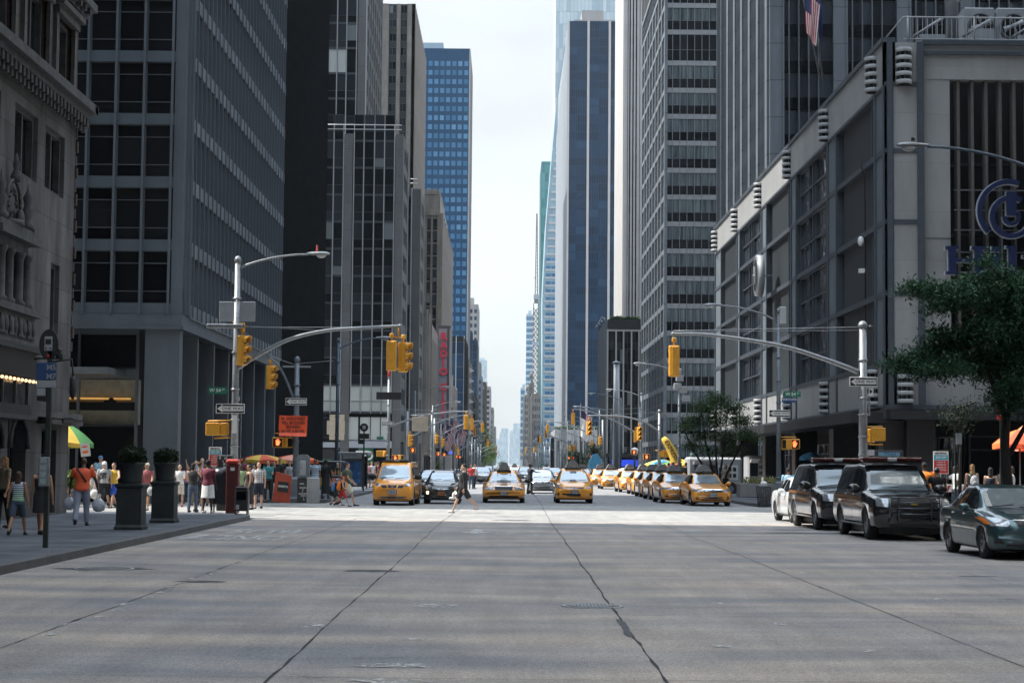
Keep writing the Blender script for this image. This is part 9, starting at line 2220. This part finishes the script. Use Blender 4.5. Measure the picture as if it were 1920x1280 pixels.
tr=[([(0,0,0),(.02,0,1.2),(-.05,0,2.2),(.0,0,3.0)],[.17,.14,.12,.11]),([(0,0,3.0),(-.35,0,3.9),(-.75,.1,5.0),(-1.0,.2,6.2)],[.09,.07,.05,.03]),([(0,0,3.),(.4,.1,4.),(.7,.0,5.4),(.6,.2,7.)],[.1,.08,.06,.03]),([(0,0,2.7),(-.2,-.1,3.8),(-.2,-.2,5.2),(0,-.2,6.6)],[.08,.07,.05,.03]),([(0,0,1.9),(.6,.1,2.9),(1.2,.1,3.9)],[.08,.06,.04])]
blobs=[]
for u,v,rx,rz_,wt in ((1715,540,.42,.16,.5),(1745,545,.42,.22,.8),(1790,548,.5,.22,1.),(1830,532,.45,.24,1.),(1880,535,.5,.25,1.1),(1755,575,.3,.18,.4),(1800,560,.6,.3,1.2),(1850,550,.7,.4,1.6),(1905,545,.7,.5,1.6),
 (1760,625,.28,.14,.35),(1700,678,.35,.25,.7),(1740,660,.5,.3,1.1),(1790,640,.6,.35,1.4),(1850,620,.7,.45,1.7),(1900,610,.7,.5,1.6),(1730,695,.4,.22,.7),(1780,690,.45,.3,1.),(1830,680,.6,.3,1.2),(1880,670,.6,.4,1.2),(1672,685,.22,.14,.3),
 (1880,590,.7,.5,1.6),(1915,650,.6,.5,1.4),(1905,735,.5,.3,1.),(1862,700,.5,.3,.9),(1895,760,.35,.2,.5),(1895,720,.4,.3,.6),(1870,745,.25,.2,.3),(1915,700,.4,.4,.7),(1845,492,.22,.14,.25),(1872,512,.3,.16,.4),(1935,580,.6,.8,1.6),(1960,650,.8,.9,1.6)):
 blobs.append(bl(u,v,rx,.9,rz_,wt,random.uniform(-.9,.9)))
tree('oak_tree','large dark green oak reaching over the parked green sedan before the big blue letters',tx,TY_,.155,tr,blobs,42000,.115,'leaf_tree',seed=3,elong=2.1)
tx2=P(1800,900,58).x
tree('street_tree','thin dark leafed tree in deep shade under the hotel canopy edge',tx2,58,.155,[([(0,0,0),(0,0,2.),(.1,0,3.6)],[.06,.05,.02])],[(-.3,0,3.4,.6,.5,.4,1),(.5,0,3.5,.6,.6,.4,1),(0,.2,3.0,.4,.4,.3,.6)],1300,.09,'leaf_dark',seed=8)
YY=98.; tx=P(1345,900,YY).x; TY_=YY
st=[]
for a,c in ((-.5,-1.5),(-.2,-.6),(.15,.4),(.5,1.3),(.0,-.1)): st.append(([(a*.5,0,0),(a,.05,1.2),(c,.1,2.8),(c*1.3,.1,4.2)],[.075,.06,.045,.02]))
bs=[]
for u,v,rx,rz_,wt in ((1345,748,.7,.35,1),(1320,765,.8,.4,1.2),(1370,765,.8,.4,1.2),(1300,790,.7,.4,1.),(1345,790,.9,.5,1.3),(1390,790,.6,.4,1.),(1285,800,.5,.25,.5),(1400,815,.6,.3,.8),(1310,815,.9,.4,1.),(1360,820,.9,.4,1.),(1415,825,.3,.2,.3),(1380,845,.6,.3,.6),(1330,845,.7,.3,.6),(1298,835,.5,.3,.5)):
 bs.append(bl(u,v,rx,.9,rz_,wt,random.uniform(-.7,.7),YY))
tree('street_tree','multi stemmed young street tree with an airy crown behind the taxi queue',tx,YY,.155,st,bs,15000,.12,'leaf_mid',seed=5,elong=2.2)
def simple(u,Y,vt,vb,wpx,lab,leaf='leaf_mid',n=2500,ls=.3,seed=0,grp=None):
 p=P(u,vt,Y); zb=P(u,vb,Y).z; x=p.x; H_=p.z; w_=wpx/3400*Y/2; rnd=random.Random(seed); bs=[]
 for k in range(9): a=rnd.uniform(0,6.28); f=k/8; bs.append((w_*.5*math.cos(a),w_*.5*math.sin(a),zb+(H_-zb)*(.15+.75*f),w_*.55,w_*.55,(H_-zb)*.2,1))
 tree('street_tree',lab,x,Y,.155,[([(0,0,0),(0,0,zb),(0,0,zb+(H_-zb)*.6)],[.2,.15,.06])],bs,n,ls,leaf,seed=seed,group=grp)
simple(912,720,806,870,22,'tall light green tree over the far left side of the avenue','leaf_light',2600,.7,11)
simple(921,640,835,872,14,'lower light green tree in front of the tall one far left','leaf_light',1600,.6,12)
simple(1112,215,838,876,34,'bushy dark green tree by the bright blue tarpaulin','leaf_dark',2600,.22,13)
simple(1088,260,850,880,30,'small dark tree left of the bushy one on the right pavement','leaf_dark',1800,.25,14)
simple(1068,330,838,870,22,'light green tree at the foot of the stone pavilion','leaf_light',1600,.3,15)
simple(822,330,868,884,10,'tiny shrub tree below the row of slanted flags','leaf_light',700,.25,16)
simple(940,1500,866,875,8,'faint green tree near the vanishing point','leaf_mid',500,1.0,17)
def shrub(lab,x,y,z0,rx,ry,rz_,n,leaf,pot=None,name='potted_shrub'):
 t=thing(name,lab,'shrub',(x,y,.155)); rnd=random.Random(int(x*100)); b=MB()
 for _ in range(n):
  d=Vector((rnd.gauss(0,1),rnd.gauss(0,1),rnd.gauss(0,1))).normalized(); r=rnd.random()**.3; c=Vector((d.x*rx*r,d.y*ry*r,z0+d.z*rz_*r)); s=rnd.uniform(.03,.07)
  e=Vector((rnd.gauss(0,1),rnd.gauss(0,1),rnd.gauss(0,1))).normalized(); f=e.cross(Vector((rnd.gauss(0,1),rnd.gauss(0,1),1))).normalized(); b.quad(c-e*s,c-f*s*.6,c+e*s,c+f*s*.6)
 b.ell((0,0,z0),(rx*.8,ry*.8,rz_*.8),10,8); b.build('foliage',[leaf],t)
 if pot: b=MB(); b.lathe([(pot*.7,0),(pot,.45),(pot*1.08,.5),(pot*.95,.5)],n=18); b.build('pot',['stone_aged_pot'],t)
pm('stone_aged_pot',(.16,.13,.11),.8,var=.2)
for k,(u,v) in enumerate(((20,955),(50,950),(80,947),(108,945))):
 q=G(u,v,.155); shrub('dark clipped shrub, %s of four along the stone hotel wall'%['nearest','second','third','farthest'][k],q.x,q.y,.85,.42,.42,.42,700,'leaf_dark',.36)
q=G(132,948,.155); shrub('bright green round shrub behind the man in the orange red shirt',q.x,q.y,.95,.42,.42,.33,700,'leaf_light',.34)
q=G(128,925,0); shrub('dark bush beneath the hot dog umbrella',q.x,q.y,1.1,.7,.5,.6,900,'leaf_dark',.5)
bpy.data.scenes.remove(TMP)
